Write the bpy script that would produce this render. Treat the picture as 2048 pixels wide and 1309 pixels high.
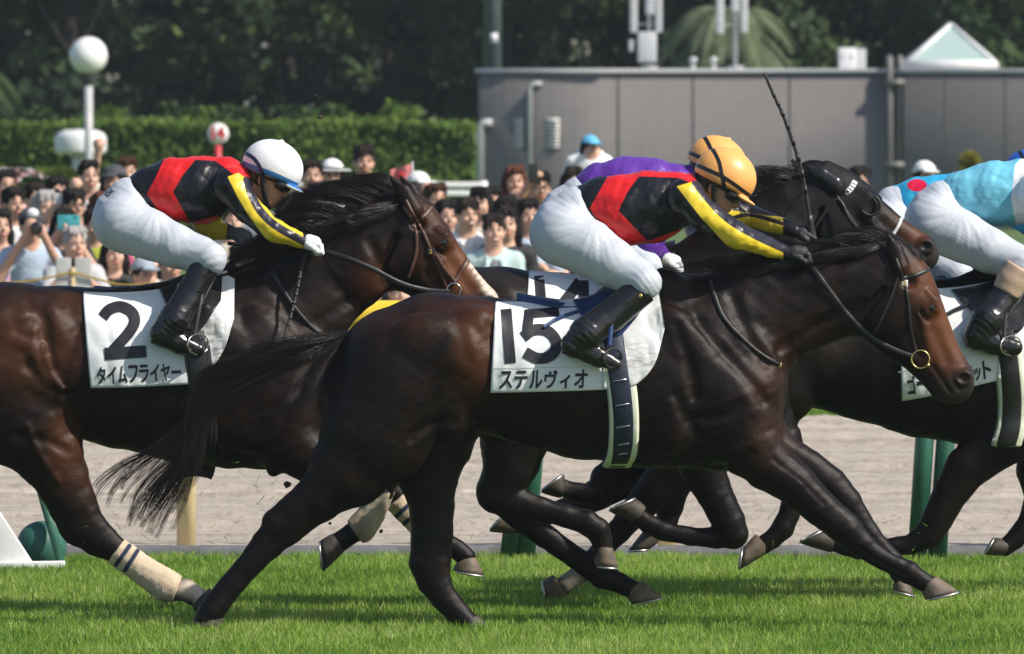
import bpy, bmesh, math, random
import numpy as np
import openvdb as vdb
from mathutils import Vector, Matrix

for _o in list(bpy.data.objects):
    bpy.data.objects.remove(_o)
SC = bpy.context.scene
COL = SC.collection
RNG = np.random.default_rng(7)
random.seed(7)
PI = math.pi

# ------------------------------------------------------------------ camera
FPX = 21500.0            # focal length in pixels of the 2048 wide photograph
CX, CY, CAMZ = 1024.0, 654.5, 2.5
PITCH = math.atan((CY - 170.0) / FPX)     # horizon lies at row 170 of the photograph
cam_d = bpy.data.cameras.new('camera')
cam_d.sensor_width = 36.0
cam_d.lens = 36.0 * FPX / 2048.0
cam_d.clip_start = 1.0
cam_d.clip_end = 2000.0
cam_d.dof.use_dof = True
cam_d.dof.focus_distance = 49.9
cam_d.dof.aperture_fstop = 8.6
cam = bpy.data.objects.new('camera', cam_d)
COL.objects.link(cam)
cam.location = (0, 0, CAMZ)
cam.rotation_euler = (PI / 2 - PITCH, 0, 0)
SC.camera = cam

# ------------------------------------------------------------------ light
SUN_DIR = Vector((0.66, -0.34, 0.70)).normalized()      # towards the sun
sun_el = math.asin(SUN_DIR.z)
sun_d = bpy.data.lights.new('sun', 'SUN')
sun_d.energy = 4.7
sun_d.angle = math.radians(0.53)
sun_d.color = (1.0, 0.93, 0.83)
sun = bpy.data.objects.new('sun', sun_d)
COL.objects.link(sun)
sun.rotation_euler = SUN_DIR.to_track_quat('Z', 'Y').to_euler()
sun.location = (20, -10, 30)
world = bpy.data.worlds.new('World')
SC.world = world
world.use_nodes = True
wn = world.node_tree
wn.nodes.clear()
w_out = wn.nodes.new('ShaderNodeOutputWorld')
w_bg = wn.nodes.new('ShaderNodeBackground')
w_sky = wn.nodes.new('ShaderNodeTexSky')
w_sky.sky_type = 'NISHITA'
w_sky.sun_disc = False
w_sky.sun_elevation = sun_el
w_sky.sun_rotation = math.atan2(SUN_DIR.x, SUN_DIR.y)
w_bg.inputs['Strength'].default_value = 0.105
wn.links.new(w_sky.outputs[0], w_bg.inputs[0])
wn.links.new(w_bg.outputs[0], w_out.inputs[0])
SC.view_settings.view_transform = 'Standard'
SC.view_settings.look = 'None'
SC.view_settings.exposure = 0.30
SC.view_settings.gamma = 1.0
SC.view_settings.use_curve_mapping = False
SC.cycles.max_bounces = 6
SC.cycles.use_denoising = True

# ------------------------------------------------------------------ helpers
_c, _s = math.cos(PITCH), math.sin(PITCH)
def P(px, py, Y):
    """photo pixel + distance along the track's depth axis -> world point"""
    u, v = (px - CX) / FPX, -(py - CY) / FPX
    dy, dz = _c + v * _s, v * _c - _s
    k = Y / dy
    return np.array([u * k, Y, CAMZ + dz * k])
def PA(pts, Y):
    return np.array([P(p[0], p[1], Y if len(p) < 3 else p[2]) for p in pts])
def ground_px(Y, z=0.0):
    return 170 + (CAMZ - z) * FPX / Y

def tag(o, label=None, cat=None, group=None, kind=None):
    if label: o['label'] = label
    if cat: o['category'] = cat
    if group: o['group'] = group
    if kind: o['kind'] = kind
    return o

def mesh_np(name, v, faces, smooth=True, uv=None):
    """faces: array (n,3) or (n,4), or a list of such arrays"""
    v = np.asarray(v, np.float32)
    if isinstance(faces, np.ndarray): faces = [faces]
    faces = [np.asarray(f, np.int32) for f in faces if len(f)]
    me = bpy.data.meshes.new(name)
    me.vertices.add(len(v)); me.vertices.foreach_set('co', v.ravel())
    nl = sum(f.size for f in faces)
    loops = np.concatenate([f.ravel() for f in faces]) if faces else np.zeros(0, np.int32)
    tot = np.concatenate([np.full(len(f), f.shape[1], np.int32) for f in faces]) if faces else np.zeros(0, np.int32)
    st = np.concatenate([[0], np.cumsum(tot)[:-1]]).astype(np.int32) if len(tot) else tot
    me.loops.add(nl); me.loops.foreach_set('vertex_index', loops)
    me.polygons.add(len(tot)); me.polygons.foreach_set('loop_start', st)
    me.polygons.foreach_set('loop_total', tot)
    me.update(calc_edges=True)
    me.validate()
    if smooth: me.polygons.foreach_set('use_smooth', np.ones(len(me.polygons), bool))
    return me

def put(name, v, faces, mat, parent=None, base=None, smooth=True, attrs=None, loc=None):
    """link a mesh given in WORLD coordinates; origin at base (or the parent's base)"""
    v = np.asarray(v, float)
    if parent is not None:
        b = np.array(parent['_b'][:]) if '_b' in parent else np.zeros(3)
        if '_b' not in parent: b = np.array(parent.location)
    else:
        b = np.array(base if base is not None else (0, 0, 0), float)
    me = mesh_np(name, v - b, faces, smooth)
    if attrs:
        for k, a in attrs.items():
            a = np.asarray(a, np.float32)
            if len(a) != len(me.vertices): continue
            at = me.attributes.new(k, 'FLOAT', 'POINT'); at.data.foreach_set('value', a)
    ms = mat if isinstance(mat, (list, tuple)) else [mat]
    for m in ms: me.materials.append(m)
    o = bpy.data.objects.new(name, me)
    COL.objects.link(o)
    if parent is not None:
        o.parent = parent
        o['_b'] = [float(x) for x in b]
    else:
        o.location = b
        o['_b'] = [float(x) for x in b]
    return o

def empty(name, base):
    o = bpy.data.objects.new(name, None); COL.objects.link(o)
    o.location = [float(x) for x in base]; o['_b'] = [float(x) for x in base]
    o.empty_display_size = 0.1
    return o

class MB:
    """collects simple shapes into one mesh (world coordinates)"""
    def __init__(s): s.v = []; s.q = []; s.t = []; s.n = 0
    def add(s, v, q=None, t=None):
        v = np.asarray(v, float)
        if q is not None and len(q): s.q.append(np.asarray(q, int) + s.n)
        if t is not None and len(t): s.t.append(np.asarray(t, int) + s.n)
        s.v.append(v); s.n += len(v)
        return s
    def box(s, c, d, rot=None, bev=0.0):
        c = np.asarray(c, float); d = np.asarray(d, float) / 2
        if bev <= 0:
            v = np.array([[x, y, z] for x in (-1, 1) for y in (-1, 1) for z in (-1, 1)]) * d
            q = [[0, 1, 3, 2], [4, 6, 7, 5], [0, 4, 5, 1], [2, 3, 7, 6], [0, 2, 6, 4], [1, 5, 7, 3]]
            t = None
        else:
            bm = bmesh.new(); bmesh.ops.create_cube(bm, size=2)
            for w in bm.verts: w.co = Vector(np.array(w.co) * d)
            bmesh.ops.bevel(bm, geom=bm.edges[:], offset=bev, segments=2, affect='EDGES', profile=0.6)
            v = np.array([w.co[:] for w in bm.verts]); q = []; t = []
            bm.verts.index_update()
            for f in bm.faces:
                ix = [w.index for w in f.verts]
                if len(ix) == 4: q.append(ix)
                else:
                    for i in range(1, len(ix) - 1): t.append([ix[0], ix[i], ix[i + 1]])
            bm.free()
        if rot is not None: v = v @ np.array(rot).T
        return s.add(v + c, q, t)
    def tube(s, pts, r, n=8, cap=True, flat=None):
        pts = np.asarray(pts, float); m = len(pts)
        r = np.broadcast_to(np.asarray(r, float), (m,))
        tg = np.gradient(pts, axis=0); tg /= np.linalg.norm(tg, axis=1)[:, None] + 1e-12
        up = np.array([0, 1, 0.]) if abs(tg[0][1]) < 0.8 else np.array([0, 0, 1.])
        rings = []
        for i in range(m):
            a = np.cross(tg[i], up); a /= np.linalg.norm(a) + 1e-12
            b = np.cross(a, tg[i])
            up = b
            th = np.arange(n) * 2 * PI / n
            kb = 1.0 if flat is None else flat
            rings.append(pts[i] + r[i] * (np.cos(th)[:, None] * a + kb * np.sin(th)[:, None] * b))
        v = np.concatenate(rings); q = []
        for i in range(m - 1):
            for j in range(n):
                k = (j + 1) % n
                q.append([i * n + j, i * n + k, (i + 1) * n + k, (i + 1) * n + j])
        t = []
        if cap:
            v = np.concatenate([v, [pts[0]], [pts[-1]]])
            for j in range(n):
                k = (j + 1) % n
                t.append([m * n, k, j]); t.append([m * n + 1, (m - 1) * n + j, (m - 1) * n + k])
        return s.add(v, q, t)
    def lathe(s, c, prof, n=24):
        """prof: (radius, z) list"""
        c = np.asarray(c, float); th = np.arange(n) * 2 * PI / n
        v = np.concatenate([np.stack([r * np.cos(th), r * np.sin(th), np.full(n, z)], 1) for r, z in prof]) + c
        q = []
        for i in range(len(prof) - 1):
            for j in range(n):
                k = (j + 1) % n
                q.append([i * n + j, i * n + k, (i + 1) * n + k, (i + 1) * n + j])
        return s.add(v, q)
    def ball(s, c, r, n=16, m=10):
        prof = [(math.sin(PI * i / m) + 1e-4, -math.cos(PI * i / m)) for i in range(m + 1)]
        k = MB().lathe((0, 0, 0), prof, n)
        return s.add(k.v[0] * np.asarray(r, float) + np.asarray(c, float), k.q[0])
    def put(s, name, mat, parent=None, base=None, smooth=True, attrs=None):
        f = []
        if s.q: f.append(np.concatenate(s.q))
        if s.t: f.append(np.concatenate(s.t))
        return put(name, np.concatenate(s.v), f, mat, parent, base, smooth, attrs)

def curve(pts, n=24):
    """Catmull-Rom through points of any dimension"""
    p = np.asarray(pts, float)
    if len(p) < 3:
        t = np.linspace(0, 1, n)[:, None]; return p[0] * (1 - t) + p[-1] * t
    p = np.vstack([2 * p[0] - p[1], p, 2 * p[-1] - p[-2]])
    m = len(p) - 3
    out = []
    for x in np.linspace(0, m - 1e-6, n):
        i = int(x); t = x - i
        a, b, c, d = p[i:i + 4]
        out.append(0.5 * (2 * b + (c - a) * t + (2 * a - 5 * b + 4 * c - d) * t * t + (3 * b - a - 3 * c + d) * t ** 3))
    return np.array(out)

# ------------------------------------------------------------------ materials
def mat(name, col=(0.5, 0.5, 0.5), rough=0.6, metal=0.0, spec=0.5, **kw):
    m = bpy.data.materials.new(name); m.use_nodes = True
    b = m.node_tree.nodes['Principled BSDF']
    b.inputs['Base Color'].default_value = (*col, 1)
    b.inputs['Roughness'].default_value = rough
    b.inputs['Metallic'].default_value = metal
    b.inputs['Specular IOR Level'].default_value = spec
    for k, v in kw.items(): b.inputs[k.replace('_', ' ')].default_value = v
    return m
def N(m, t): return m.node_tree.nodes.new(t)
def L(m, a, b): m.node_tree.links.new(a, b)
def bsdf(m): return m.node_tree.nodes['Principled BSDF']
def coords(m, scale=(1, 1, 1), kind='Object', rot=(0, 0, 0)):
    tc = N(m, 'ShaderNodeTexCoord'); mp = N(m, 'ShaderNodeMapping')
    mp.inputs['Scale'].default_value = scale; mp.inputs['Rotation'].default_value = rot
    L(m, tc.outputs[kind], mp.inputs[0]); return mp.outputs[0]
def noise(m, co, scale=5, detail=4, rough=0.55, dist=0.0):
    n = N(m, 'ShaderNodeTexNoise'); n.inputs['Scale'].default_value = scale
    n.inputs['Detail'].default_value = detail; n.inputs['Roughness'].default_value = rough
    n.inputs['Distortion'].default_value = dist
    L(m, co, n.inputs['Vector']); return n.outputs['Fac']
def ramp(m, fac, stops):
    r = N(m, 'ShaderNodeValToRGB'); e = r.color_ramp.elements
    while len(e) < len(stops): e.new(0.5)
    for i, (p, c) in enumerate(stops):
        e[i].position = p; e[i].color = (*c, 1) if len(c) == 3 else c
    L(m, fac, r.inputs[0]); return r.outputs[0]
def mixc(m, fac, a, b, mode='MIX'):
    x = N(m, 'ShaderNodeMix'); x.data_type = 'RGBA'; x.blend_type = mode
    for s, v in ((0, fac), (6, a), (7, b)):
        if hasattr(v, 'is_output'): L(m, v, x.inputs[s])
        elif s == 0: x.inputs[0].default_value = v
        else: x.inputs[s].default_value = (*v, 1)
    return x.outputs[2]
def math_n(m, op, a, b=None, clamp=False):
    x = N(m, 'ShaderNodeMath'); x.operation = op; x.use_clamp = clamp
    for i, v in enumerate((a, b)):
        if v is None: continue
        if hasattr(v, 'is_output'): L(m, v, x.inputs[i])
        else: x.inputs[i].default_value = v
    return x.outputs[0]
def attr(m, name):
    a = N(m, 'ShaderNodeAttribute'); a.attribute_name = name; return a.outputs['Fac']
def step_attr(m, name, w=0.004):
    """1 where the attribute is negative (inside the pattern), edge w metres wide"""
    r = N(m, 'ShaderNodeMapRange'); r.inputs[1].default_value = w / 2; r.inputs[2].default_value = -w / 2
    L(m, attr(m, name), r.inputs[0]); return r.outputs[0]
def bump(m, h, strength=0.3, dist=0.01, prev=None):
    b = N(m, 'ShaderNodeBump'); b.inputs['Strength'].default_value = strength
    b.inputs['Distance'].default_value = dist
    L(m, h, b.inputs['Height'])
    if prev is not None: L(m, prev, b.inputs['Normal'])
    return b.outputs[0]
def setc(m, c): L(m, c, bsdf(m).inputs['Base Color'])
def setn(m, n): L(m, n, bsdf(m).inputs['Normal'])
def setr(m, r): L(m, r, bsdf(m).inputs['Roughness'])
def speckle(name, c1, c2, scale=6, rough=0.6, bs=0.2, bd=0.01, detail=5, **kw):
    m = mat(name, c1, rough, **kw); co = coords(m)
    f = noise(m, co, scale, detail)
    setc(m, ramp(m, f, [(0.3, c1), (0.7, c2)]))
    setn(m, bump(m, noise(m, co, scale * 4, 4), bs, bd))
    return m

# ------------------------------------------------------------------ signed-distance modelling
class Field:
    """a signed distance volume; shapes are blended in and polygonised"""
    def __init__(s, lo, hi, h):
        s.h = h; s.lo = np.asarray(lo, float) - 3 * h
        s.n = np.ceil((np.asarray(hi, float) + 3 * h - s.lo) / h).astype(int) + 1
        s.f = np.full(s.n, 1.0, np.float32)
    def _sub(s, lo, hi, m):
        a = np.clip(np.floor((np.asarray(lo) - m - s.lo) / s.h).astype(int), 0, s.n)
        b = np.clip(np.ceil((np.asarray(hi) + m - s.lo) / s.h).astype(int) + 1, 0, s.n)
        if (b <= a).any(): return None
        g = [(s.lo[i] + s.h * np.arange(a[i], b[i])).astype(np.float32) for i in range(3)]
        return tuple(slice(a[i], b[i]) for i in range(3)), g[0][:, None, None], g[1][None, :, None], g[2][None, None, :]
    def _mix(s, sl, d, k, op):
        f = s.f[sl]
        if op == 'sub':
            d = -d
            h = np.clip(0.5 - 0.5 * (d - f) / k, 0, 1)   # smooth max(f, d)
            s.f[sl] = f * h + d * (1 - h) + k * h * (1 - h)
            return
        h = np.clip(0.5 + 0.5 * (d - f) / k, 0, 1)
        s.f[sl] = d * (1 - h) + f * h - k * h * (1 - h)
    def cone(s, a, b, ra, rb, ka=1.0, kb=1.0, k=0.02, op='add'):
        """rounded cone from a to b, depth (y) thickness scaled by ka..kb"""
        a = np.asarray(a, float); b = np.asarray(b, float)
        R = max(ra, rb) * max(1, ka, kb)
        m = k + 3 * s.h
        q = s._sub(np.minimum(a, b) - R, np.maximum(a, b) + R, m)
        if q is None: return s
        sl, X, Y, Z = q
        d = b - a; L2 = float(d @ d) + 1e-12
        kk = 0.5 * (ka + kb)
        dx, dz = X - a[0], Z - a[2]; dy = (Y - a[1])
        t = np.clip((dx * d[0] + dy * d[1] + dz * d[2]) / L2, 0, 1)
        kt = ka + (kb - ka) * t
        ex = dx - t * d[0]; ey = (dy - t * d[1]) / kt; ez = dz - t * d[2]
        dist = (np.sqrt(ex * ex + ey * ey + ez * ez) - (ra + (rb - ra) * t)) * min(1.0, kk * 1.15)
        s._mix(sl, dist, k, op)
        return s
    def chain(s, pts, r, kd=1.0, k=0.02, op='add', kin=0.006):
        """a limb: rounded cones joined sharply to each other, blended as one into the volume"""
        pts = np.asarray(pts, float); n = len(pts)
        kd = np.broadcast_to(np.asarray(kd, float), (n,)); r = np.broadcast_to(np.asarray(r, float), (n,))
        R = (r * np.maximum(1, kd))[:, None]
        m = k + 3 * s.h
        q = s._sub((pts - R).min(0), (pts + R).max(0), m)
        if q is None: return s
        t = Field.__new__(Field); t.h = s.h
        sl = q[0]; t.lo = s.lo + s.h * np.array([x.start for x in sl]); t.n = np.array([x.stop - x.start for x in sl])
        t.f = np.full(t.n, 1.0, np.float32)
        for i in range(n - 1):
            t.cone(pts[i], pts[i + 1], r[i], r[i + 1], kd[i], kd[i + 1], kin)
        # where the short cones were not evaluated keep a safe outside value
        s._mix(sl, t.f, k, op)
        return s
    def ell(s, c, r, rot=0.0, k=0.02, op='add', R=None):
        """ellipsoid, rot turns it in the x-z plane"""
        c = np.asarray(c, float); r = np.asarray(r, float)
        m = k + 3 * s.h; big = max(r)
        q = s._sub(c - big, c + big, m)
        if q is None: return s
        sl, X, Y, Z = q
        x, y, z = X - c[0], Y - c[1], Z - c[2]
        if R is not None:
            R = np.asarray(R, float)
            x, y, z = (R[0][0] * x + R[1][0] * y + R[2][0] * z, R[0][1] * x + R[1][1] * y + R[2][1] * z,
                       R[0][2] * x + R[1][2] * y + R[2][2] * z)
        elif rot:
            cs, sn = math.cos(rot), math.sin(rot)
            x, z = cs * x + sn * z, -sn * x + cs * z
        k0 = np.sqrt((x / r[0]) ** 2 + (y / r[1]) ** 2 + (z / r[2]) ** 2)
        k1 = np.sqrt((x / r[0] ** 2) ** 2 + (y / r[1] ** 2) ** 2 + (z / r[2] ** 2) ** 2) + 1e-9
        s._mix(sl, (k0 * (k0 - 1) / k1).astype(np.float32), k, op)
        return s
    def half(s, p, n, k=0.005):
        """cut away everything on the side the normal n points to"""
        n = np.asarray(n, float); n = n / np.linalg.norm(n)
        g = [(s.lo[i] + s.h * np.arange(s.n[i])).astype(np.float32) for i in range(3)]
        d = (g[0][:, None, None] - p[0]) * n[0] + (g[1][None, :, None] - p[1]) * n[1] + (g[2][None, None, :] - p[2]) * n[2]
        f = s.f; h = np.clip(0.5 - 0.5 * (d - f) / k, 0, 1)
        s.f = (f * h + d * (1 - h) + k * h * (1 - h)).astype(np.float32)
        return s
    def warp(s, fn):
        g = [(s.lo[i] + s.h * np.arange(s.n[i])).astype(np.float32) for i in range(3)]
        s.f = s.f + fn(g[0][:, None, None], g[1][None, :, None], g[2][None, None, :]).astype(np.float32)
        return s
    def copy(s):
        o = Field.__new__(Field); o.h, o.lo, o.n, o.f = s.h, s.lo, s.n, s.f.copy(); return o
    def poly(s, iso=0.0, adapt=0.0):
        f = np.clip(s.f, -4 * s.h, 4 * s.h).astype(np.float32)
        f[0] = f[-1] = 4 * s.h; f[:, 0] = f[:, -1] = 4 * s.h; f[:, :, 0] = f[:, :, -1] = 4 * s.h
        g = vdb.FloatGrid(); g.background = 4 * s.h
        g.copyFromArray(f)
        v, t, q = g.convertToPolygons(isovalue=iso, adaptivity=adapt)
        v = np.asarray(v, float) * s.h + s.lo
        fs = []
        if len(q): fs.append(np.asarray(q, int)[:, ::-1])
        if len(t): fs.append(np.asarray(t, int)[:, ::-1])
        return v, fs
    def near_map(s):
        """near (camera side) surface depth for every x,z column"""
        f = s.f
        ins = f < 0
        has = ins.any(1)
        j = np.argmax(ins, 1)
        jj = np.maximum(j - 1, 0)
        I, K = np.meshgrid(np.arange(s.n[0]), np.arange(s.n[2]), indexing='ij')
        f1 = f[I, j, K]; f0 = f[I, jj, K]
        t = np.clip(f0 / (f0 - f1 + 1e-9), 0, 1)
        y = s.lo[1] + s.h * (jj + t)
        y[~has] = np.nan
        return y
def sample_map(fl, mp, x, z, fill):
    """bilinear look-up of a near map, nan -> fill"""
    x = np.asarray(x, float); z = np.asarray(z, float)
    i = np.clip((x - fl.lo[0]) / fl.h, 0, fl.n[0] - 1.001); k = np.clip((z - fl.lo[2]) / fl.h, 0, fl.n[2] - 1.001)
    i0 = i.astype(int); k0 = k.astype(int); a = i - i0; b = k - k0
    m = np.where(np.isnan(mp), fill, mp)
    return (m[i0, k0] * (1 - a) * (1 - b) + m[i0 + 1, k0] * a * (1 - b) + m[i0, k0 + 1] * (1 - a) * b + m[i0 + 1, k0 + 1] * a * b)

def proj(v):
    """world point -> photo pixel"""
    v = np.asarray(v, float); z = v[:, 2] - CAMZ
    f = v[:, 1] * _c - z * _s; u = z * _c + v[:, 1] * _s
    return CX + FPX * v[:, 0] / f, CY - FPX * u / f

def poly_sd(poly, x, z):
    """signed distance to a 2-D polygon (negative inside)"""
    p = np.asarray(poly, float); d = np.full(x.shape, 1e9); ins = np.zeros(x.shape, bool)
    for i in range(len(p)):
        a, b = p[i], p[(i + 1) % len(p)]
        e = b - a; wx, wz = x - a[0], z - a[1]
        t = np.clip((wx * e[0] + wz * e[1]) / (e @ e + 1e-12), 0, 1)
        d = np.minimum(d, np.hypot(wx - t * e[0], wz - t * e[1]))
        c = ((a[1] > z) != (b[1] > z)) & (x < (b[0] - a[0]) * (z - a[1]) / (b[1] - a[1] + 1e-12) + a[0])
        ins ^= c
    return np.where(ins, -d, d)
def line_sd(pts, w, x, z):
    """signed distance to a band round a polyline"""
    d = np.full(x.shape, 1e9)
    for i in range(len(pts) - 1):
        a, b = np.asarray(pts[i], float), np.asarray(pts[i + 1], float)
        e = b - a; wx, wz = x - a[0], z - a[1]
        t = np.clip((wx * e[0] + wz * e[1]) / (e @ e + 1e-12), 0, 1)
        d = np.minimum(d, np.hypot(wx - t * e[0], wz - t * e[1]))
    return d - w

def tri_noise(X, Y, Z, s, seed=0.0):
    return (np.sin(s * (X * 1.1 + 0.7 * Z) + seed) * np.sin(s * (0.8 * Z - 0.5 * X + 0.6 * Y) + 1.7 * seed) +
            0.5 * np.sin(2.1 * s * (0.6 * X - Z * 0.9 + 0.4 * Y) + 2.3 * seed))

# ================================================================== setting
def elev(Y): return 0.0 if Y < 80.2 else min(0.54, (Y - 80.2) * 0.045)
# ---- turf, kerb, dirt, infield
M_TURF = mat('turf_soil', (0.05, 0.09, 0.02), 0.95)
_co = coords(M_TURF)
setc(M_TURF, ramp(M_TURF, noise(M_TURF, _co, 3.0, 6, 0.7), [(0.3, (0.035, 0.07, 0.012)), (0.7, (0.07, 0.12, 0.025))]))
setn(M_TURF, bump(M_TURF, noise(M_TURF, _co, 40, 4), 0.6, 0.03))
def sheet(name, x0, x1, y0, y1, nx, ny, zf, material, kind='structure'):
    X, Y = np.meshgrid(np.linspace(x0, x1, nx), np.linspace(y0, y1, ny), indexing='ij')
    v = np.stack([X, Y, zf(X, Y)], -1).reshape(-1, 3)
    i, j = np.meshgrid(np.arange(nx - 1), np.arange(ny - 1), indexing='ij'); k = (i * ny + j).ravel()
    o = put(name, v, np.stack([k, k + ny, k + ny + 1, k + 1], 1), material)
    o['kind'] = kind; return o
KY = 56.95
sheet('turf', -60, 60, 8, KY, 2, 2, lambda X, Y: X * 0, M_TURF)
M_KERB = speckle('grey_kerb', (0.09, 0.09, 0.10), (0.16, 0.16, 0.17), 12, 0.85)
kb = MB(); kb.box((0, KY + 0.11, 0.0), (120, 0.22, 0.10)); kb.put('kerb', M_KERB, smooth=False)['kind'] = 'structure'
M_DIRT = mat('harrowed_sand', (0.34, 0.29, 0.24), 0.95)
_co = coords(M_DIRT)
_n1 = noise(M_DIRT, coords(M_DIRT, (0.006, 1.0, 1)), 3.0, 7, 0.62); _n2 = noise(M_DIRT, coords(M_DIRT, (1, .45, 1)), 15, 5, 0.72)
setc(M_DIRT, mixc(M_DIRT, math_n(M_DIRT, 'MULTIPLY', ramp(M_DIRT, _n2, [(0.50, (0, 0, 0)), (0.70, (1, 1, 1))]), 0.9), ramp(M_DIRT, _n1, [(0.34, (0.27, 0.228, 0.185)), (0.46, (0.365, 0.315, 0.262)), (0.54, (0.395, 0.342, 0.286)), (0.68, (0.50, 0.44, 0.375))]), (0.20, 0.165, 0.135)))
setn(M_DIRT, bump(M_DIRT, noise(M_DIRT, _co, 26, 4, 0.7), 0.5, 0.03))
def dirt_z(X, Y):
    r = 0.5 + 0.5 * np.sin(2 * PI * Y / 0.42 + 0.5 * np.sin(X * 0.35))
    track = np.where(np.sin(Y * 1.37) > 0.35, 1.0, 0.35)
    n = np.sin(7.1 * X + 11 * Y) * np.sin(5.3 * X - 13 * Y + 1.0) + 0.6 * np.sin(17 * X + 3 * Y) * np.sin(19 * Y - 4 * X) + 0.5 * np.sin(31 * X - 8 * Y) * np.sin(27 * Y + 9 * X)
    return 0.012 + 0.030 * track * r ** 2 + 0.012 * n * track
sheet('dirt_track', -9, 9, KY + 0.22, 79.95, 260, 520, dirt_z, M_DIRT)
for a, b in ((-60, -9), (9, 60)): sheet('dirt_track', a, b, KY + 0.22, 79.95, 2, 2, lambda X, Y: X * 0 + 0.02, M_DIRT)
M_LAWN = speckle('infield_lawn', (0.05, 0.10, 0.02), (0.09, 0.15, 0.035), 2.0, 0.95)
Yk = [79.6, 80.2, 92.2, 135]
sheet('infield_ground', -60, 60, 0, 1, 2, 60, lambda X, Y: np.vectorize(lambda y: elev(79.6 + y * 60))(Y) if False else X * 0, M_LAWN) if False else None
_yy = np.array([79.95, 80.2, 84, 88, 92.2, 100, 120, 150, 230, 500]); _zz = np.array([elev(y) for y in _yy])
_v = np.array([(x, y, z) for y, z in zip(_yy, _zz) for x in (-160, 160)])
put('infield_ground', _v, np.array([[2 * i, 2 * i + 1, 2 * i + 3, 2 * i + 2] for i in range(len(_yy) - 1)]), M_LAWN)['kind'] = 'structure'
GZ = 0.54

# ---- grass blades of the turf
M_BLADE = mat('grass_blade', (0.12, 0.22, 0.03), 0.55)
_g = attr(M_BLADE, 'shade')
setc(M_BLADE, ramp(M_BLADE, _g, [(0.0, (0.075, 0.175, 0.016)), (0.35, (0.195, 0.37, 0.034)), (0.7, (0.34, 0.52, 0.07)), (1.0, (0.52, 0.56, 0.24))]))
_b = bsdf(M_BLADE)
_tr = N(M_BLADE, 'ShaderNodeBsdfTranslucent'); _mx = N(M_BLADE, 'ShaderNodeMixShader'); _mx.inputs[0].default_value = 0.5
_tc = ramp(M_BLADE, _g, [(0.0, (0.11, 0.22, 0.016)), (1.0, (0.42, 0.54, 0.09))])
L(M_BLADE, _tc, _tr.inputs[0])
_out = [n for n in M_BLADE.node_tree.nodes if n.type == 'OUTPUT_MATERIAL'][0]
L(M_BLADE, _b.outputs[0], _mx.inputs[1]); L(M_BLADE, _tr.outputs[0], _mx.inputs[2]); L(M_BLADE, _mx.outputs[0], _out.inputs[0])
def grass(name, n, x0, x1, y0, y1, hmin, hmax, seed, w=0.0032, zf=None):
    rg = np.random.default_rng(seed)
    X = rg.uniform(x0, x1, n); Y = rg.uniform(y0, y1, n)
    # tufts: pull part of the blades towards random tuft centres
    tc = np.stack([rg.uniform(x0, x1, n // 25), rg.uniform(y0, y1, n // 25)], 1)
    pick = rg.integers(0, len(tc), n); tuf = rg.random(n) < 0.55
    X = np.where(tuf, tc[pick, 0] + rg.normal(0, 0.022, n), X); Y = np.where(tuf, tc[pick, 1] + rg.normal(0, 0.03, n), Y)
    Y = np.clip(Y, y0, y1)
    patch = np.clip(0.5 + 0.22 * np.sin(1.3 * X + 0.7 * Y) + 0.2 * np.sin(2.9 * X - 1.7 * Y + 2) * np.sin(0.9 * Y) + 0.22 * np.sin(7.3 * X + 1.1 * Y) * np.sin(3.7 * Y - 2.3 * X) + 0.18 * np.sin(17 * X + 3 * Y) * np.sin(9 * Y + 5 * X), 0, 1.1)
    h = rg.uniform(hmin, hmax, n) * (0.75 + 0.4 * patch) * np.where(tuf, 1.12, 1)
    a = rg.uniform(0, 2 * PI, n); lean = rg.normal(0, 0.62, n); la = rg.uniform(0, 2 * PI, n)
    wx, wy = np.cos(a) * w * rg.uniform(.7, 1.4, n), np.sin(a) * w * rg.uniform(.7, 1.4, n)
    dx, dy = np.cos(la) * np.abs(lean), np.sin(la) * np.abs(lean)
    z0 = np.zeros(n) if zf is None else zf(X, Y)
    def pt(t, s): return np.stack([X + dx * h * t ** 1.7 + s * wx * (1 - 0.55 * t), Y + dy * h * t ** 1.7 + s * wy * (1 - 0.55 * t), z0 + h * (t - 0.16 * np.abs(lean) * t * t)], 1)
    V = np.stack([pt(0, -1), pt(0, 1), pt(.55, -1), pt(.55, 1), pt(1, 0)], 1).reshape(-1, 3)
    b = np.arange(n)[:, None] * 5
    Q = b + np.array([[0, 1, 3, 2]]); T = b + np.array([[2, 3, 4]])
    sh = np.clip(0.12 + 0.68 * patch * rg.uniform(0.5, 1.3, n) + rg.normal(0, 0.20, n) + (rg.random(n) < 0.06) * 0.5, 0, 1)
    sh = np.repeat(sh, 5)
    o = put(name, V, [Q, T], M_BLADE, attrs={'shade': sh}); o['kind'] = 'stuff'; return o
grass('grass', 235000, -3.25, 3.25, 45.6, 56.6, 0.025, 0.066, 3, 0.0026)
grass('grass', 50000, 3.25, 6.0, 45.6, 56.6, 0.025, 0.066, 4, 0.005)
grass('grass', 50000, -6.0, -3.25, 45.6, 56.6, 0.025, 0.066, 5, 0.005)
grass('grass', 24000, -6, 6, 80.0, 80.8, 0.05, 0.12, 6, 0.007)

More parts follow.
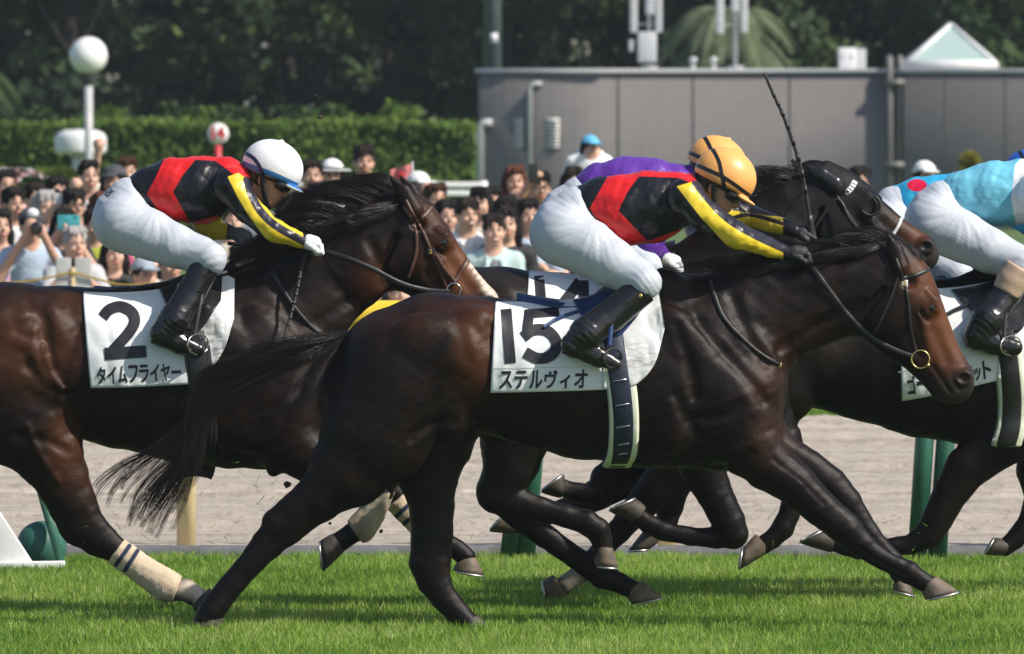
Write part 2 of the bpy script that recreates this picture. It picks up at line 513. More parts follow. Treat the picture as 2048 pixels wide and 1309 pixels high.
# ---- leaves
def leaf_mat(name, c0, c1, c2, trans=0.25, rough=0.7):
    m = mat(name, c1, rough, 0, 0.15)
    f = attr(m, 'shade'); setc(m, ramp(m, f, [(0.0, c0), (0.5, c1), (1.0, c2)]))
    t = N(m, 'ShaderNodeBsdfTranslucent'); x = N(m, 'ShaderNodeMixShader'); x.inputs[0].default_value = trans
    L(m, ramp(m, f, [(0.0, c0), (1.0, c2)]), t.inputs[0])
    o = [n for n in m.node_tree.nodes if n.type == 'OUTPUT_MATERIAL'][0]
    L(m, bsdf(m).outputs[0], x.inputs[1]); L(m, t.outputs[0], x.inputs[2]); L(m, x.outputs[0], o.inputs[0])
    return m
M_LEAF_D = leaf_mat('dark_leaves', (0.016, 0.030, 0.017), (0.030, 0.052, 0.026), (0.062, 0.095, 0.038), 0.12)
M_LEAF_M = leaf_mat('mid_green_leaves', (0.022, 0.042, 0.018), (0.042, 0.074, 0.026), (0.088, 0.13, 0.042), 0.18)
M_LEAF_H = leaf_mat('hedge_leaves', (0.045, 0.085, 0.018), (0.095, 0.17, 0.030), (0.19, 0.27, 0.06), 0.25)
M_LEAF_Y = leaf_mat('yellow_green_leaves', (0.07, 0.11, 0.02), (0.13, 0.19, 0.03), (0.22, 0.27, 0.05), 0.25)
M_LEAF_YY = leaf_mat('yellow_leaves', (0.20, 0.19, 0.02), (0.33, 0.30, 0.03), (0.42, 0.36, 0.05), 0.3)
M_BARK = speckle('bark', (0.035, 0.028, 0.022), (0.075, 0.06, 0.045), 12, 0.9, 0.6, 0.03)
M_BARKD = speckle('dark_bark', (0.016, 0.013, 0.011), (0.035, 0.028, 0.022), 12, 0.9, 0.6, 0.03)
def leaves(name, C, material, size, parent=None, base=None, seed=0, shade=None, tilt=None, label=None):
    """one rhombic, slightly folded leaf at every row of C"""
    rg = np.random.default_rng(seed); n = len(C)
    d = rg.normal(0, 1, (n, 3)); d[:, 2] -= 0.35
    if tilt is not None: d = d * 0.8 + tilt
    d /= np.linalg.norm(d, axis=1)[:, None]
    r = rg.normal(0, 1, (n, 3)); s = np.cross(d, r); s /= np.linalg.norm(s, axis=1)[:, None]; u = np.cross(s, d)
    L_ = size * rg.uniform(0.6, 1.35, n)[:, None]; wd = L_ * rg.uniform(0.26, 0.42, n)[:, None]
    a, b = C - d * L_ * .5, C + d * L_ * .5
    m = C + d * L_ * 0.02
    V = np.stack([a, m + s * wd + u * wd * .25, b, m - s * wd + u * wd * .25], 1).reshape(-1, 3)
    Q = np.arange(n)[:, None] * 4 + np.array([[0, 1, 2, 3]])
    sh = np.clip((rg.normal(0.45, 0.2, n) if shade is None else shade + rg.normal(0, 0.15, n)), 0, 1)
    return put(name, V, Q, material, parent, base, smooth=False, attrs={'shade': np.repeat(sh, 4)})
def clump_points(rg, centres, radii, n):
    """points in the outer shells of many ellipsoidal clumps"""
    k = rg.integers(0, len(centres), n)
    d = rg.normal(0, 1, (n, 3)); d /= np.linalg.norm(d, axis=1)[:, None]
    t = rg.uniform(0.15, 1, n) ** 0.45
    return centres[k] + d * radii[k] * t[:, None] * rg.uniform(0.85, 1.18, (n, 1)), k
def tree(label, x, Y, zg, height, rad, nclump, nleaf, size, lm, bm_, seed, cat='tree', group='trees of the dark wood', trunk_r=0.16, low=0.18, name='broadleaf_tree'):
    rg = np.random.default_rng(seed)
    root = empty(name, (x, Y, zg)); tag(root, label, cat, group)
    tr = MB(); k = np.linspace(0, 1, 9)
    cl = np.stack([x + 0.12 * np.sin(3 * k + seed) * height * 0.1, Y + 0.1 * np.cos(2.4 * k + seed) * height * .1, zg - 0.05 + k * height * 0.72], 1)
    tr.tube(cl, trunk_r * (1 - 0.7 * k) * (1 + 0.5 * np.exp(-k * 14)), 9)
    th = rg.uniform(0, 2 * PI, nclump); u = rg.uniform(0, 1, nclump) ** 0.6; hz = rg.uniform(low, 0.97, nclump)
    prof = np.sin(PI * np.clip((hz - low * 0.6) / (1.02 - low * 0.6), 0, 1)) ** 0.6
    C = np.stack([x + np.cos(th) * rad * u * prof, Y + np.sin(th) * rad * u * prof, zg + hz * height], 1)
    R = np.stack([rg.uniform(.55, 1.0, nclump) * rad * 0.40, rg.uniform(.55, 1.0, nclump) * rad * 0.40, rg.uniform(.4, .75, nclump) * rad * 0.30], 1)
    for c in C[:14]:
        i = int(np.clip(((c[2] - zg) / height / 0.72 - 0.22) * 8, 1, 7)); a = cl[i]
        mid = (a + c) / 2 + (0, 0, -0.06 * height * 0.3)
        tr.tube(curve([a, mid, c], 6), np.linspace(trunk_r * 0.32, 0.02, 6), 6)
    tr.put('trunk', bm_, root)
    pts, kk = clump_points(rg, C, R, nleaf)
    tone = rg.normal(0.42, 0.27, nclump)
    leaves('crown', pts, lm, size, root, seed=seed + 1, shade=tone[kk])
    return root
wr = np.random.default_rng(5)
names_t = ['dark broadleaf tree behind the hedge at the left edge', 'dark tree rising behind the globe lamp', 'dark tree with a lit lower branch, right of the globe lamp', 'dark tree above the white cap of the rider on horse 2',
           'dark tree standing left of the green mast', 'dark tree behind the green mast and the left end of the building', 'dark tree between the two roof antennas', 'dark tree right of the roof antennas', 'dark tree behind the white box on the roof', 'dark tree behind the glass pyramid', 'dark tree at the right edge behind the building']
for i, nm in enumerate(names_t):
    px = -60 + i * 215 + wr.uniform(-30, 30); Yt = 168 + wr.uniform(-4, 8)
    tree(nm, P(px, 300, Yt)[0], Yt, GZ, wr.uniform(8.2, 10), wr.uniform(2.0, 2.5), 40, 6500, 0.24, M_LEAF_D if i % 3 else M_LEAF_M, M_BARKD, 100 + i, low=0.10)
for i in range(9):
    px = -120 + i * 290; Yt = 186 + wr.uniform(-3, 6)
    tree(['leftmost', 'second', 'third', 'fourth', 'middle', 'sixth', 'seventh', 'eighth', 'rightmost'][i] + ' tree, from the left, of the hidden second row of the wood', P(px, 300, Yt)[0], Yt, GZ, wr.uniform(9, 11), 3.2, 40, 4200, 0.26, M_LEAF_D, M_BARKD, 140 + i, group='second row of the dark wood', low=0.08)
# the wood beyond, one dark mass
rg = np.random.default_rng(9)
n = 16000; C = np.stack([rg.uniform(-26, 26, n), rg.uniform(204, 212, n), GZ + rg.uniform(0, 14, n)], 1)
leaves('far_wood', C, M_LEAF_D, 0.75, seed=8)['kind'] = 'stuff'

# ---- hedge with shoots
hx0, hx1, hY = P(-220, 0, 141)[0], P(952, 0, 141)[0], 141.0
hz = P(0, 251, hY)[2]
hedge = empty('hedge', ((hx0 + hx1) / 2, hY, GZ)); tag(hedge, 'long clipped green hedge in front of the dark wood', 'hedge')
MB().box(((hx0 + hx1) / 2, hY + 0.45, (GZ + hz) / 2 - 0.05), (hx1 - hx0 - .1, 0.7, hz - GZ - 0.12)).put('branch_core', mat('hedge_core', (0.014, 0.022, 0.008), 0.9), hedge, smooth=False)
n = 26000
fx = rg.uniform(hx0, hx1, n); fz = rg.uniform(GZ, hz + 0.03, n); top = rg.random(n) < 0.22
fy = hY + rg.normal(0, 0.045, n) + 0.03 * np.sin(fx * 3) + 0.05 * np.sin(fz * 6 + fx * 2)
C = np.stack([fx, np.where(top, hY + rg.uniform(0, .9, n), fy), np.where(top, hz + rg.normal(0.0, 0.035, n) + 0.03 * np.sin(fx * 2.2), fz)], 1)
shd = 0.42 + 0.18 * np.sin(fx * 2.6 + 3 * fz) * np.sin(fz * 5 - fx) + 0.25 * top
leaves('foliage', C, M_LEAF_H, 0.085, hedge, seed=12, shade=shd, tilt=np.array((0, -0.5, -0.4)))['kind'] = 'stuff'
for i in range(16):                                       # taller shoots and shrubs rising behind the clipped top
    px = rg.uniform(300, 930) if i < 13 else rg.uniform(0, 280); hgt = rg.uniform(0.16, 0.34); x = P(px, 0, hY)[0]
    cc = np.array([(x + rg.normal(0, .1), hY + 1.0 + rg.normal(0, .15), hz + hgt * rg.uniform(-0.3, 0.6)) for _ in range(9)]); rr = np.full((9, 3), 0.15)
    pts, _k = clump_points(rg, cc, rr, 420)
    sh = empty('shrub', (x, hY + 1.0, GZ)); tag(sh, ['round', 'loose', 'pale-tipped', 'low'][i % 4] + ' leafy shrub showing above the hedge ' + ('right' if px > 436 else 'left') + ' of the red marker, ' + ['under the dark tree', 'with a bent stem', 'reaching higher', 'spreading sideways'][i // 4], 'shrub', 'shrubs behind the hedge')
    MB().tube(curve([(x, hY + 1, GZ), (x + .05, hY + 1, hz - .3), (x, hY + 1, hz + hgt * .6)], 8), np.linspace(.03, .008, 8), 6).put('stem', M_BARK, sh)
    leaves('foliage', pts, M_LEAF_M if i % 3 else M_LEAF_H, 0.10, sh, seed=300 + i)

# ---- palms
M_FROND = leaf_mat('palm_frond', (0.09, 0.12, 0.06), (0.17, 0.21, 0.12), (0.28, 0.32, 0.20), 0.25)
def palm(label, px, py, Y, nf, flen, seed, group='palms'):
    rg = np.random.default_rng(seed); c = P(px, py, Y)
    root = empty('palm_tree', (c[0], Y, GZ)); tag(root, label, 'palm', group)
    k = np.linspace(0, 1, 12)
    MB().tube(np.stack([c[0] + 0 * k, Y + 0 * k, GZ + k * (c[2] - GZ)], 1), 0.20 + 0.02 * np.sin(k * 60), 10).put('trunk', M_BARK, root)
    for i in range(nf):
        a = rg.uniform(0, 2 * PI); el = rg.uniform(-0.35, 1.1); ln = flen * rg.uniform(.8, 1.1)
        t = np.linspace(0, 1, 16)
        r_ = ln * t * math.cos(el * 0.6); zz = ln * (math.sin(el) * t - (0.85 + 0.3 * el) * t ** 2.2)
        sp = np.stack([c[0] + np.cos(a) * r_, c[1] + np.sin(a) * r_, c[2] + zz], 1)
        V = []; T = []; tg = np.gradient(sp, axis=0); tg /= np.linalg.norm(tg, axis=1)[:, None]
        sdv = np.cross(tg, (0, 0, 1.0)); sdv /= np.linalg.norm(sdv, axis=1)[:, None] + 1e-6
        for j in range(60):
            u = 0.10 + 0.9 * j / 60; q = np.array([np.interp(u, t, sp[:, m]) for m in range(3)]); g = np.array([np.interp(u, t, tg[:, m]) for m in range(3)]); s_ = np.array([np.interp(u, t, sdv[:, m]) for m in range(3)])
            lf = 0.34 * math.sin(PI * min(1, u * 0.9 + 0.12)) ** 0.6
            for sg in (-1, 1):
                e = q + s_ * sg * lf * 0.8 + g * lf * 0.55 + np.array((0, 0, -0.35 * lf + rg.normal(0, .02)))
                w = g * 0.012; b0 = len(V); V += [q - w, q + w, e]; T.append([b0, b0 + 1, b0 + 2])
        b0 = len(V); rw = 0.014
        for j in range(16): V += [sp[j] - sdv[j] * rw, sp[j] + sdv[j] * rw]
        for j in range(15): T += [[b0 + 2 * j, b0 + 2 * j + 1, b0 + 2 * j + 3], [b0 + 2 * j, b0 + 2 * j + 3, b0 + 2 * j + 2]]
        put('frond', np.array(V), np.array(T), M_FROND, root, smooth=False, attrs={'shade': np.full(len(V), float(np.clip(rg.normal(.5, .2), 0, 1)))})
palm('pale palm with drooping fronds above the roof, between the antennas', 1456, 40, 156, 60, 1.12, 61)
M_FROND = M_LEAF_M
palm('palm partly cut by the left edge, behind the hedge', -70, 140, 158, 30, 0.9, 62)

# ---- grey building
M_TILE = mat('grey_tile_wall', (0.25, 0.235, 0.225), 0.7)
_co = coords(M_TILE, (1, 1, 1))
_cm = N(M_TILE, 'ShaderNodeCombineXYZ'); _sx = N(M_TILE, 'ShaderNodeSeparateXYZ'); L(M_TILE, _co, _sx.inputs[0])
_ad = math_n(M_TILE, 'ADD', _sx.outputs[0], _sx.outputs[1]); L(M_TILE, _ad, _cm.inputs[0]); L(M_TILE, _sx.outputs[2], _cm.inputs[1])
_br = N(M_TILE, 'ShaderNodeTexBrick'); _br.inputs['Scale'].default_value = 1.0; _br.inputs['Brick Width'].default_value = 0.10; _br.inputs['Row Height'].default_value = 0.045; _br.inputs['Mortar Size'].default_value = 0.005
_br.offset = 0.0
_br.inputs['Color1'].default_value = (0.255, 0.236, 0.226, 1); _br.inputs['Color2'].default_value = (0.225, 0.208, 0.200, 1); _br.inputs['Mortar'].default_value = (0.165, 0.155, 0.15, 1)
L(M_TILE, _cm.outputs[0], _br.inputs['Vector'])
setc(M_TILE, mixc(M_TILE, math_n(M_TILE, 'MULTIPLY', noise(M_TILE, coords(M_TILE, (1, 1, .3)), 1.2, 5, .6), 0.35), _br.outputs['Color'], (0.185, 0.172, 0.165)))
setn(M_TILE, bump(M_TILE, _br.outputs['Fac'], -0.3, 0.006))
M_COPING = speckle('pale_coping', (0.50, 0.50, 0.50), (0.58, 0.58, 0.58), 5, 0.6)
M_JOINT = mat('dark_joint', (0.06, 0.06, 0.06), 0.8)
M_GREYMET = speckle('grey_painted_metal', (0.42, 0.42, 0.43), (0.5, 0.5, 0.51), 8, 0.45)
M_DKMET = speckle('dark_grey_pipe', (0.15, 0.145, 0.14), (0.20, 0.19, 0.185), 8, 0.5)
M_WHT = speckle('white_paint', (0.70, 0.70, 0.70), (0.78, 0.78, 0.78), 6, 0.4)
M_LGREY = speckle('light_grey_plastic', (0.50, 0.51, 0.52), (0.58, 0.59, 0.60), 8, 0.45)
BY = 146.0
def bx(px, Y=BY): return P(px, 0, Y)[0]
zt = P(0, 146, BY)[2]
xc, xs, xr = bx(1200), bx(1808), bx(2048) + 9.0
xl = P(957, 0, BY + 0.62)[0]
bld = empty('building', ((xc + xr) / 2, BY + 2, GZ)); tag(bld, 'low grey tiled building with louvres and pipes behind the crowd', 'building')
def wall_prism(name, poly, z0, z1, material, parent):
    n = len(poly); v = [(p[0], p[1], z0) for p in poly] + [(p[0], p[1], z1) for p in poly]
    q = [[i, (i + 1) % n, (i + 1) % n + n, i + n] for i in range(n)]
    a0 = n // 2 + 1      # fan from a back corner: the plan is not convex
    t = [[n + a0, n + (a0 + i) % n, n + (a0 + i + 1) % n] for i in range(1, n - 1)]
    return put(name, np.array(v), [np.array(q), np.array(t)], material, parent, smooth=False)
plan = [(xc, BY), (xs, BY), (xs, BY - 0.21), (xr, BY - 0.21), (xr, BY + 8), (xl, BY + 8), (xl, BY + 0.62)]
wall_prism('wall', plan, GZ - 0.1, zt, M_TILE, bld)
# coping set proud of the walls
plan2 = [(xc + 0.02, BY - 0.04), (xs - 0.05, BY - 0.04), (xs - 0.05, BY - 0.25), (xr + .05, BY - 0.25), (xr + .05, BY + 8.05), (xl - 0.05, BY + 8.05), (xl - 0.05, BY + 0.60)]
wall_prism('coping', plan2, zt, zt + 0.055, M_COPING, bld)
for px in (1237, 1387, 1580): MB().box((bx(px), BY - 0.001, (GZ + zt) / 2), (0.022, 0.012, zt - GZ)).put('wall_joint', M_JOINT, bld, smooth=False)
for px in (1890, 2010): MB().box((bx(px), BY - 0.211, (GZ + zt) / 2), (0.022, 0.012, zt - GZ)).put('wall_joint', M_JOINT, bld, smooth=False)
# louvres and down pipes on the slanting left wall
wl = np.array((xl, BY + 0.62)); wd_ = np.array((xc, BY)) - wl; wlen = np.linalg.norm(wd_); wd_ /= wlen; wn_ = np.array((wd_[1], -wd_[0]))
def on_left(px):
    for t in np.linspace(0, wlen, 400):
        q = wl + wd_ * t
        if proj(np.array([[q[0], q[1], 1.5]]))[0][0] >= px: return q
    return q
ang = math.atan2(wd_[1], wd_[0]); Rz = np.array([[math.cos(ang), -math.sin(ang), 0], [math.sin(ang), math.cos(ang), 0], [0, 0, 1]])
for a, b in ((1029, 1049), (1088, 1120)):
    q0, q1 = on_left(a), on_left(b); c = (q0 + q1) / 2; w = np.linalg.norm(q1 - q0); Yc = c[1]
    z1, z0 = P(0, 236, Yc)[2], P(0, 297, Yc)[2]
    fr = MB().box((c[0] + wn_[0] * .012, c[1] + wn_[1] * .012, (z0 + z1) / 2), (w, 0.03, z1 - z0), Rz).put('louvre', M_TILE, bld, smooth=False)
    for i in range(8):
        z = z0 + (i + .5) / 8 * (z1 - z0)
        Rt = Rz @ np.array([[1, 0, 0], [0, math.cos(.7), -math.sin(.7)], [0, math.sin(.7), math.cos(.7)]])
        MB().box((c[0] + wn_[0] * .036, c[1] + wn_[1] * .036, z), (w * .94, 0.040, 0.010), Rt).put('slat', M_WHT, fr, smooth=False)
def pipe(px, ytop, elbow_px=None, r=0.055, nm='drain_pipe', m=M_DKMET, at=None):
    q = at if at is not None else on_left(px); o = wn_ * 0.04 if at is None else np.array((0, -0.1))
    z1 = P(0, ytop, q[1])[2]
    pts = [(q[0] + o[0], q[1] + o[1], GZ), (q[0] + o[0], q[1] + o[1], z1 - .06), (q[0] + o[0] + wd_[0] * .05, q[1] + o[1] + wd_[1] * .05, z1), (q[0] + wd_[0] * .16, q[1] + wd_[1] * .16, z1)]
    return MB().tube(pts, r, 10).put(nm, m, bld)
pipe(1062, 168, r=.035, m=M_GREYMET); pipe(962, 246, m=M_GREYMET)
for px in (1779, 1800):
    x = bx(px); zz = P(0, 122, BY)[2]
    MB().tube([(x, BY - .12, GZ), (x, BY - .12, zz - .04), (x, BY - .10, zz), (x, BY - .04, zz + .035), (x, BY + .05, zz), (x, BY + .06, zt)], 0.045, 10).put('conduit', M_DKMET, bld)
for py in (165, 330, 395): 
    MB().box((bx(1790), BY - .13, P(0, py, BY)[2]), (0.26, 0.16, 0.075)).put('pipe_bracket', M_DKMET, bld, smooth=False)
# things on the roof
def roof_box(name, label, cat, px0, px1, py0, py1, Y, depth, material):
    a, b = P(px0, py1, Y), P(px1, py0, Y)
    return (a + b) / 2, b - a
zr = zt + 0.055
c, d = roof_box('', '', '', 1677, 1712, 95, 132, BY + 1.2, .4, None)
ac = empty('roof_unit', (c[0], BY + 1.2, zr)); tag(ac, 'white metal cabinet standing on the grey roof', 'cabinet')
MB().box((c[0], BY + 1.2, (zr + P(0, 96, BY + 1.2)[2]) / 2), (d[0], 0.4, P(0, 96, BY + 1.2)[2] - zr), bev=0.015).put('cabinet_body', M_WHT, ac)
c2, d2 = roof_box('', '', '', 1712, 1731, 97, 132, BY + 1.2, .4, None)
MB().box((c2[0] + .002, BY + 1.22, (zr + P(0, 98, BY + 1.2)[2]) / 2), (d2[0], 0.34, P(0, 98, BY + 1.2)[2] - zr), bev=0.01).put('side_door', M_LGREY, ac)
for i in range(2): MB().box((c[0] - .06 + .12 * i, BY + 0.995, c[2]), (0.02, 0.012, 0.06)).put('latch', M_GREYMET, ac)
apex = P(1898, 50, BY + 2.2); pl, pr = P(1815, 128, BY + 1.0)[0], P(1990, 128, BY + 1.0)[0]
pyr = empty('skylight', (apex[0], BY + 2.2, zr)); tag(pyr, 'glass pyramid skylight with white ribs on the roof', 'skylight')
hw = (pr - pl) / 2; bz = zr + 0.09; cxp = (pl + pr) / 2
cor = [np.array((cxp - hw, BY + 1.0, bz)), np.array((cxp + hw, BY + 1.0, bz)), np.array((cxp + hw, BY + 1.0 + 2 * hw, bz)), np.array((cxp - hw, BY + 1.0 + 2 * hw, bz))]
ap = np.array((cxp + 0.02, BY + 1.0 + hw, apex[2]))
M_GLASS = mat('pale_green_glass', (0.36, 0.47, 0.45), 0.12, 0, 0.6)
MB().box((cxp, BY + 1.0 + hw, (zr + bz) / 2 - .005), (2 * hw + .1, 2 * hw + .1, bz - zr + .01)).put('kerb_frame', M_COPING, pyr, smooth=False)
for i in range(4):
    put('pane', np.array([cor[i], cor[(i + 1) % 4], ap, cor[i] - (0, 0, .01), cor[(i + 1) % 4] - (0, 0, .01), ap - (0, 0, .012)]), [np.array([[0, 1, 2], [5, 4, 3]])], M_GLASS, pyr, smooth=False)
    MB().tube([cor[i], ap], 0.032, 6).put('rib', M_WHT, pyr); MB().tube([cor[i], cor[(i + 1) % 4]], 0.028, 6).put('rib', M_WHT, pyr)
def antenna(label, px, Y, panels, top):
    x = bx(px, Y); root = empty('antenna_mast', (x, Y, zr)); tag(root, label, 'antenna', 'phone antennas on the roof')
    MB().tube([(x, Y, zr), (x, Y, top)], 0.028, 8).put('pole', M_LGREY, root)
    MB().box((x, Y, zr + .02), (0.22, 0.22, 0.04)).put('base_plate', M_GREYMET, root)
    for (a, w, y0, y1) in panels:
        z0 = P(0, y1, Y)[2]; z1 = top - 0.1 if y0 < 0 else P(0, y0, Y)[2]; xx = bx(a, Y)
        p_ = MB().box((xx, Y - .05, (z0 + z1) / 2), (w / FPX * Y, 0.085, z1 - z0), bev=0.018).put('antenna_panel', M_LGREY, root)
        for zz in (z0 + .12, (z0 + z1) / 2): MB().tube([(xx, Y, zz), (x, Y, zz)], 0.013, 6).put('bracket', M_GREYMET, root)
    return root
a1 = antenna('left phone antenna on the roof, with a grey equipment box', 1299, BY + 2.5, [(1267, 15, -5, 66), (1317, 14, -5, 66), (1300, 18, -5, 30)], 5.0)
q = P(1294, 95, BY + 2.45); MB().box(q, (0.26, 0.16, 0.42), bev=0.02).put('equipment_box', M_LGREY, a1)
q = P(1262, 92, BY + 2.45); MB().box(q, (0.06, 0.1, 0.16), bev=0.01).put('small_box', M_GREYMET, a1); MB().tube([P(1262, 84, BY + 2.45), P(1299, 84, BY + 2.5)], 0.012, 6).put('bracket', M_GREYMET, a1)
antenna('right phone antenna on the roof, in front of the pale palm', 1471, BY + 2.5, [(1440, 15, -5, 68), (1488, 14, -5, 66), (1470, 16, -5, 24)], 5.0)
for i, px in enumerate((1386, 1427)):
    v_ = MB().lathe((bx(px, BY + .8), BY + .8, zr), [(0.035, 0), (0.035, .10), (0.055, .10), (0.05, .15), (0.001, .165)], 12).put('vent_pipe', M_LGREY, None, (bx(px, BY + .8), BY + .8, zr))
    tag(v_, ['small grey roof vent, left of the pair by the parapet', 'small grey roof vent, right of the pair by the parapet'][i], 'vent', 'small roof vents')
# green mast behind the building
mx = P(985, 0, 152)[0]
mast = empty('mast', (mx, 152, GZ)); tag(mast, 'thick dark green mast rising behind the end of the building', 'mast')
M_MAST = speckle('dark_green_paint', (0.055, 0.085, 0.075), (0.075, 0.11, 0.098), 4, 0.4)
MB().tube([(mx, 152, GZ), (mx, 152, 9.0)], np.array([0.132, 0.115]), 20).put('shaft', M_MAST, mast)
MB().lathe((mx, 152, GZ), [(0.25, 0), (0.25, .04), (0.001, .041)], 16).put('base_plate', M_MAST, mast)
MB().box((P(988, 77, 151.86)), (0.10, 0.012, 0.14)).put('notice_plate', M_WHT, mast)

# ---- globe lamp, vent cap, round sign, bushes
LY = 136.0
lc = P(177, 112, LY)
lamp = empty('street_lamp', (lc[0], LY, GZ)); tag(lamp, 'white globe lamp on a grey pole in front of the hedge', 'street lamp')
M_GLOBE = mat('white_globe', (0.82, 0.82, 0.80), 0.22)
MB().ball(lc, 38 / FPX * LY, 28, 18).put('globe', M_GLOBE, lamp)
MB().lathe((lc[0], LY, 0), [(0.055, P(0, 172, LY)[2]), (0.10, P(0, 160, LY)[2]), (0.125, P(0, 148, LY)[2])], 16).put('collar', M_JOINT, lamp)
MB().tube([(lc[0], LY, GZ), (lc[0], LY, P(0, 158, LY)[2])], 0.053, 12).put('pole', M_GREYMET, lamp)
vc = P(161, 285, 138.0); s_ = 138 / FPX
vent = empty('ventilation_cap', (vc[0], 138, GZ)); tag(vent, 'white mushroom-shaped ventilator beside the globe lamp pole', 'ventilator')
zb, ztp = P(0, 308, 138)[2], P(0, 259, 138)[2]
MB().lathe((vc[0], 138, 0), [(0.30, zb + .01), (0.325, zb), (0.335, zb + .05), (0.335, zb + .20), (0.30, ztp - .05), (0.2, ztp - .01), (0.001, ztp)], 28).put('cap', M_WHT, vent)
MB().tube([(vc[0] - .02, 138, GZ), (vc[0] - .02, 138, zb + .02)], 0.09, 14).put('stem', M_WHT, vent)
sY = 118.0; sc_ = P(436, 268, sY)
sign = empty('distance_marker', (sc_[0], sY, GZ)); tag(sign, 'round white marker with a red 14 on a red post', 'sign')
M_RED = speckle('red_paint', (0.50, 0.02, 0.03), (0.58, 0.03, 0.04), 6, 0.4)
th = np.linspace(0, 2 * PI, 33)[:-1]; rS = 21.5 / FPX * sY
dv = np.concatenate([np.stack([sc_[0] + rS * np.cos(th), np.full(32, sY - .012), sc_[2] + rS * np.sin(th)], 1), np.stack([sc_[0] + rS * np.cos(th), np.full(32, sY + .012), sc_[2] + rS * np.sin(th)], 1), [[sc_[0], sY - .012, sc_[2]], [sc_[0], sY + .012, sc_[2]]]])
put('disc', dv, [np.array([[i, (i + 1) % 32, 32 + (i + 1) % 32, 32 + i] for i in range(32)]), np.array([[64, (i + 1) % 32, i] for i in range(32)] + [[65, 32 + i, 32 + (i + 1) % 32] for i in range(32)])], M_WHT, sign, smooth=False)
MB().tube([(sc_[0], sY + .03, GZ), (sc_[0], sY + .03, sc_[2] + .02)], 0.038, 10).put('post', M_RED, sign)
def flat_text(txt, c, h, material, parent, offset=0.0, name='digit', squeeze=1.0):
    cu = bpy.data.curves.new(name, 'FONT'); cu.body = txt; cu.size = h * 1.35; cu.align_x = 'CENTER'; cu.align_y = 'CENTER'; cu.offset = offset; cu.extrude = 0.0008
    to = bpy.data.objects.new(name, cu); COL.objects.link(to); bpy.context.view_layer.update()
    dg = bpy.context.evaluated_depsgraph_get(); ev = to.evaluated_get(dg); me = ev.to_mesh()
    V = np.array([w.co[:] for w in me.vertices]); T = []
    me.calc_loop_triangles(); T = np.array([t.vertices[:] for t in me.loop_triangles]); ev.to_mesh_clear(); bpy.data.objects.remove(to); bpy.data.curves.remove(cu)
    W_ = np.stack([c[0] + V[:, 0] * squeeze, np.full(len(V), c[1]) - V[:, 2], c[2] + V[:, 1]], 1)
    return put(name, W_, T, material, parent, smooth=False)
flat_text('1', (sc_[0] - .055, sY - .0135, sc_[2]), 0.15, M_RED, sign, 0.006)
flat_text('4', (sc_[0] + .030, sY - .0135, sc_[2]), 0.15, M_RED, sign, 0.006)
def bush(label, px, py, w, h, Y, lm, nleaf, size, seed, group=None, cat='bush', flowers=None):
    rg = np.random.default_rng(seed); c = P(px, py, Y); rx, rz = w / FPX * Y / 2, h / FPX * Y / 2
    root = empty('bush', (c[0], Y, GZ)); tag(root, label, cat, group)
    zc = c[2]; low_ = zc - GZ
    d = rg.normal(0, 1, (nleaf, 3)); d /= np.linalg.norm(d, axis=1)[:, None]
    t = rg.uniform(.75, 1.03, (nleaf, 1))
    q = np.array((c[0], Y, zc)) + d * np.array((rx, rx, rz)) * t
    q[:, 2] = np.where(d[:, 2] < 0, zc + d[:, 2] * low_ * t[:, 0], q[:, 2])
    leaves('foliage', q, lm, size, root, seed=seed)
    for i in range(5):
        a = i * 1.3; MB().tube(curve([(c[0], Y, GZ), (c[0] + .1 * math.cos(a), Y + .1 * math.sin(a), (GZ + zc) / 2), (c[0] + rx * .6 * math.cos(a), Y + rx * .6 * math.sin(a), zc)], 6), np.linspace(.025, .008, 6), 5).put('stem', M_BARK, root)
    MB().ball((c[0], Y, zc - .02), (rx * .8, rx * .8, rz * .8), 14, 9).put('inner_twigs', mat('twig_mass', (0.03, 0.04, 0.012), .9), root)
    if flowers:
        for m_, k in flowers:
            d = rg.normal(0, 1, (k, 3)); d /= np.linalg.norm(d, axis=1)[:, None]; d[:, 2] = np.abs(d[:, 2])
            leaves('blossom', np.array((c[0], Y, zc)) + d * np.array((rx, rx, rz)) * 1.05, m_, size * 1.0, root, seed=seed + 5)
    return root
bush('round clipped yellow-green bush below the white ventilator', 112, 372, 128, 72, 112, M_LEAF_Y, 5200, 0.05, 71)
M_PINK = leaf_mat('pink_petals', (0.55, 0.2, 0.22), (0.65, 0.35, 0.36), (0.75, 0.6, 0.6), .2); M_WPET = leaf_mat('white_petals', (0.55, 0.5, 0.5), (0.68, 0.63, 0.62), (0.78, 0.76, 0.75), .2)
bush('flowering bush with pink and white blossom at the left edge', 20, 385, 190, 84, 104, M_LEAF_M, 4200, 0.06, 72, flowers=[(M_PINK, 500), (M_WPET, 260)])
bush('dark green bush between the two lighter bushes at left', 66, 402, 80, 90, 96, M_LEAF_M, 2500, 0.06, 73)
bush('green bush low in front of the hedge, under the red marker post', 300, 372, 170, 60, 122, M_LEAF_H, 3500, 0.06, 76)
bush('small yellow-leaved bush against the grey building at right', 1940, 328, 40, 46, 138, M_LEAF_YY, 700, 0.07, 74)
M_TARP = speckle('white_tarp', (0.55, 0.52, 0.5), (0.66, 0.63, 0.6), 5, 0.7)
tp = empty('garden_tent', (P(20, 0, 118)[0], 118, GZ)); tag(tp, 'low white tent roof behind the flowering bush at left', 'tent')
ta, tb = P(-140, 352, 118), P(100, 352, 118); rz_ = P(0, 338, 118)[2]
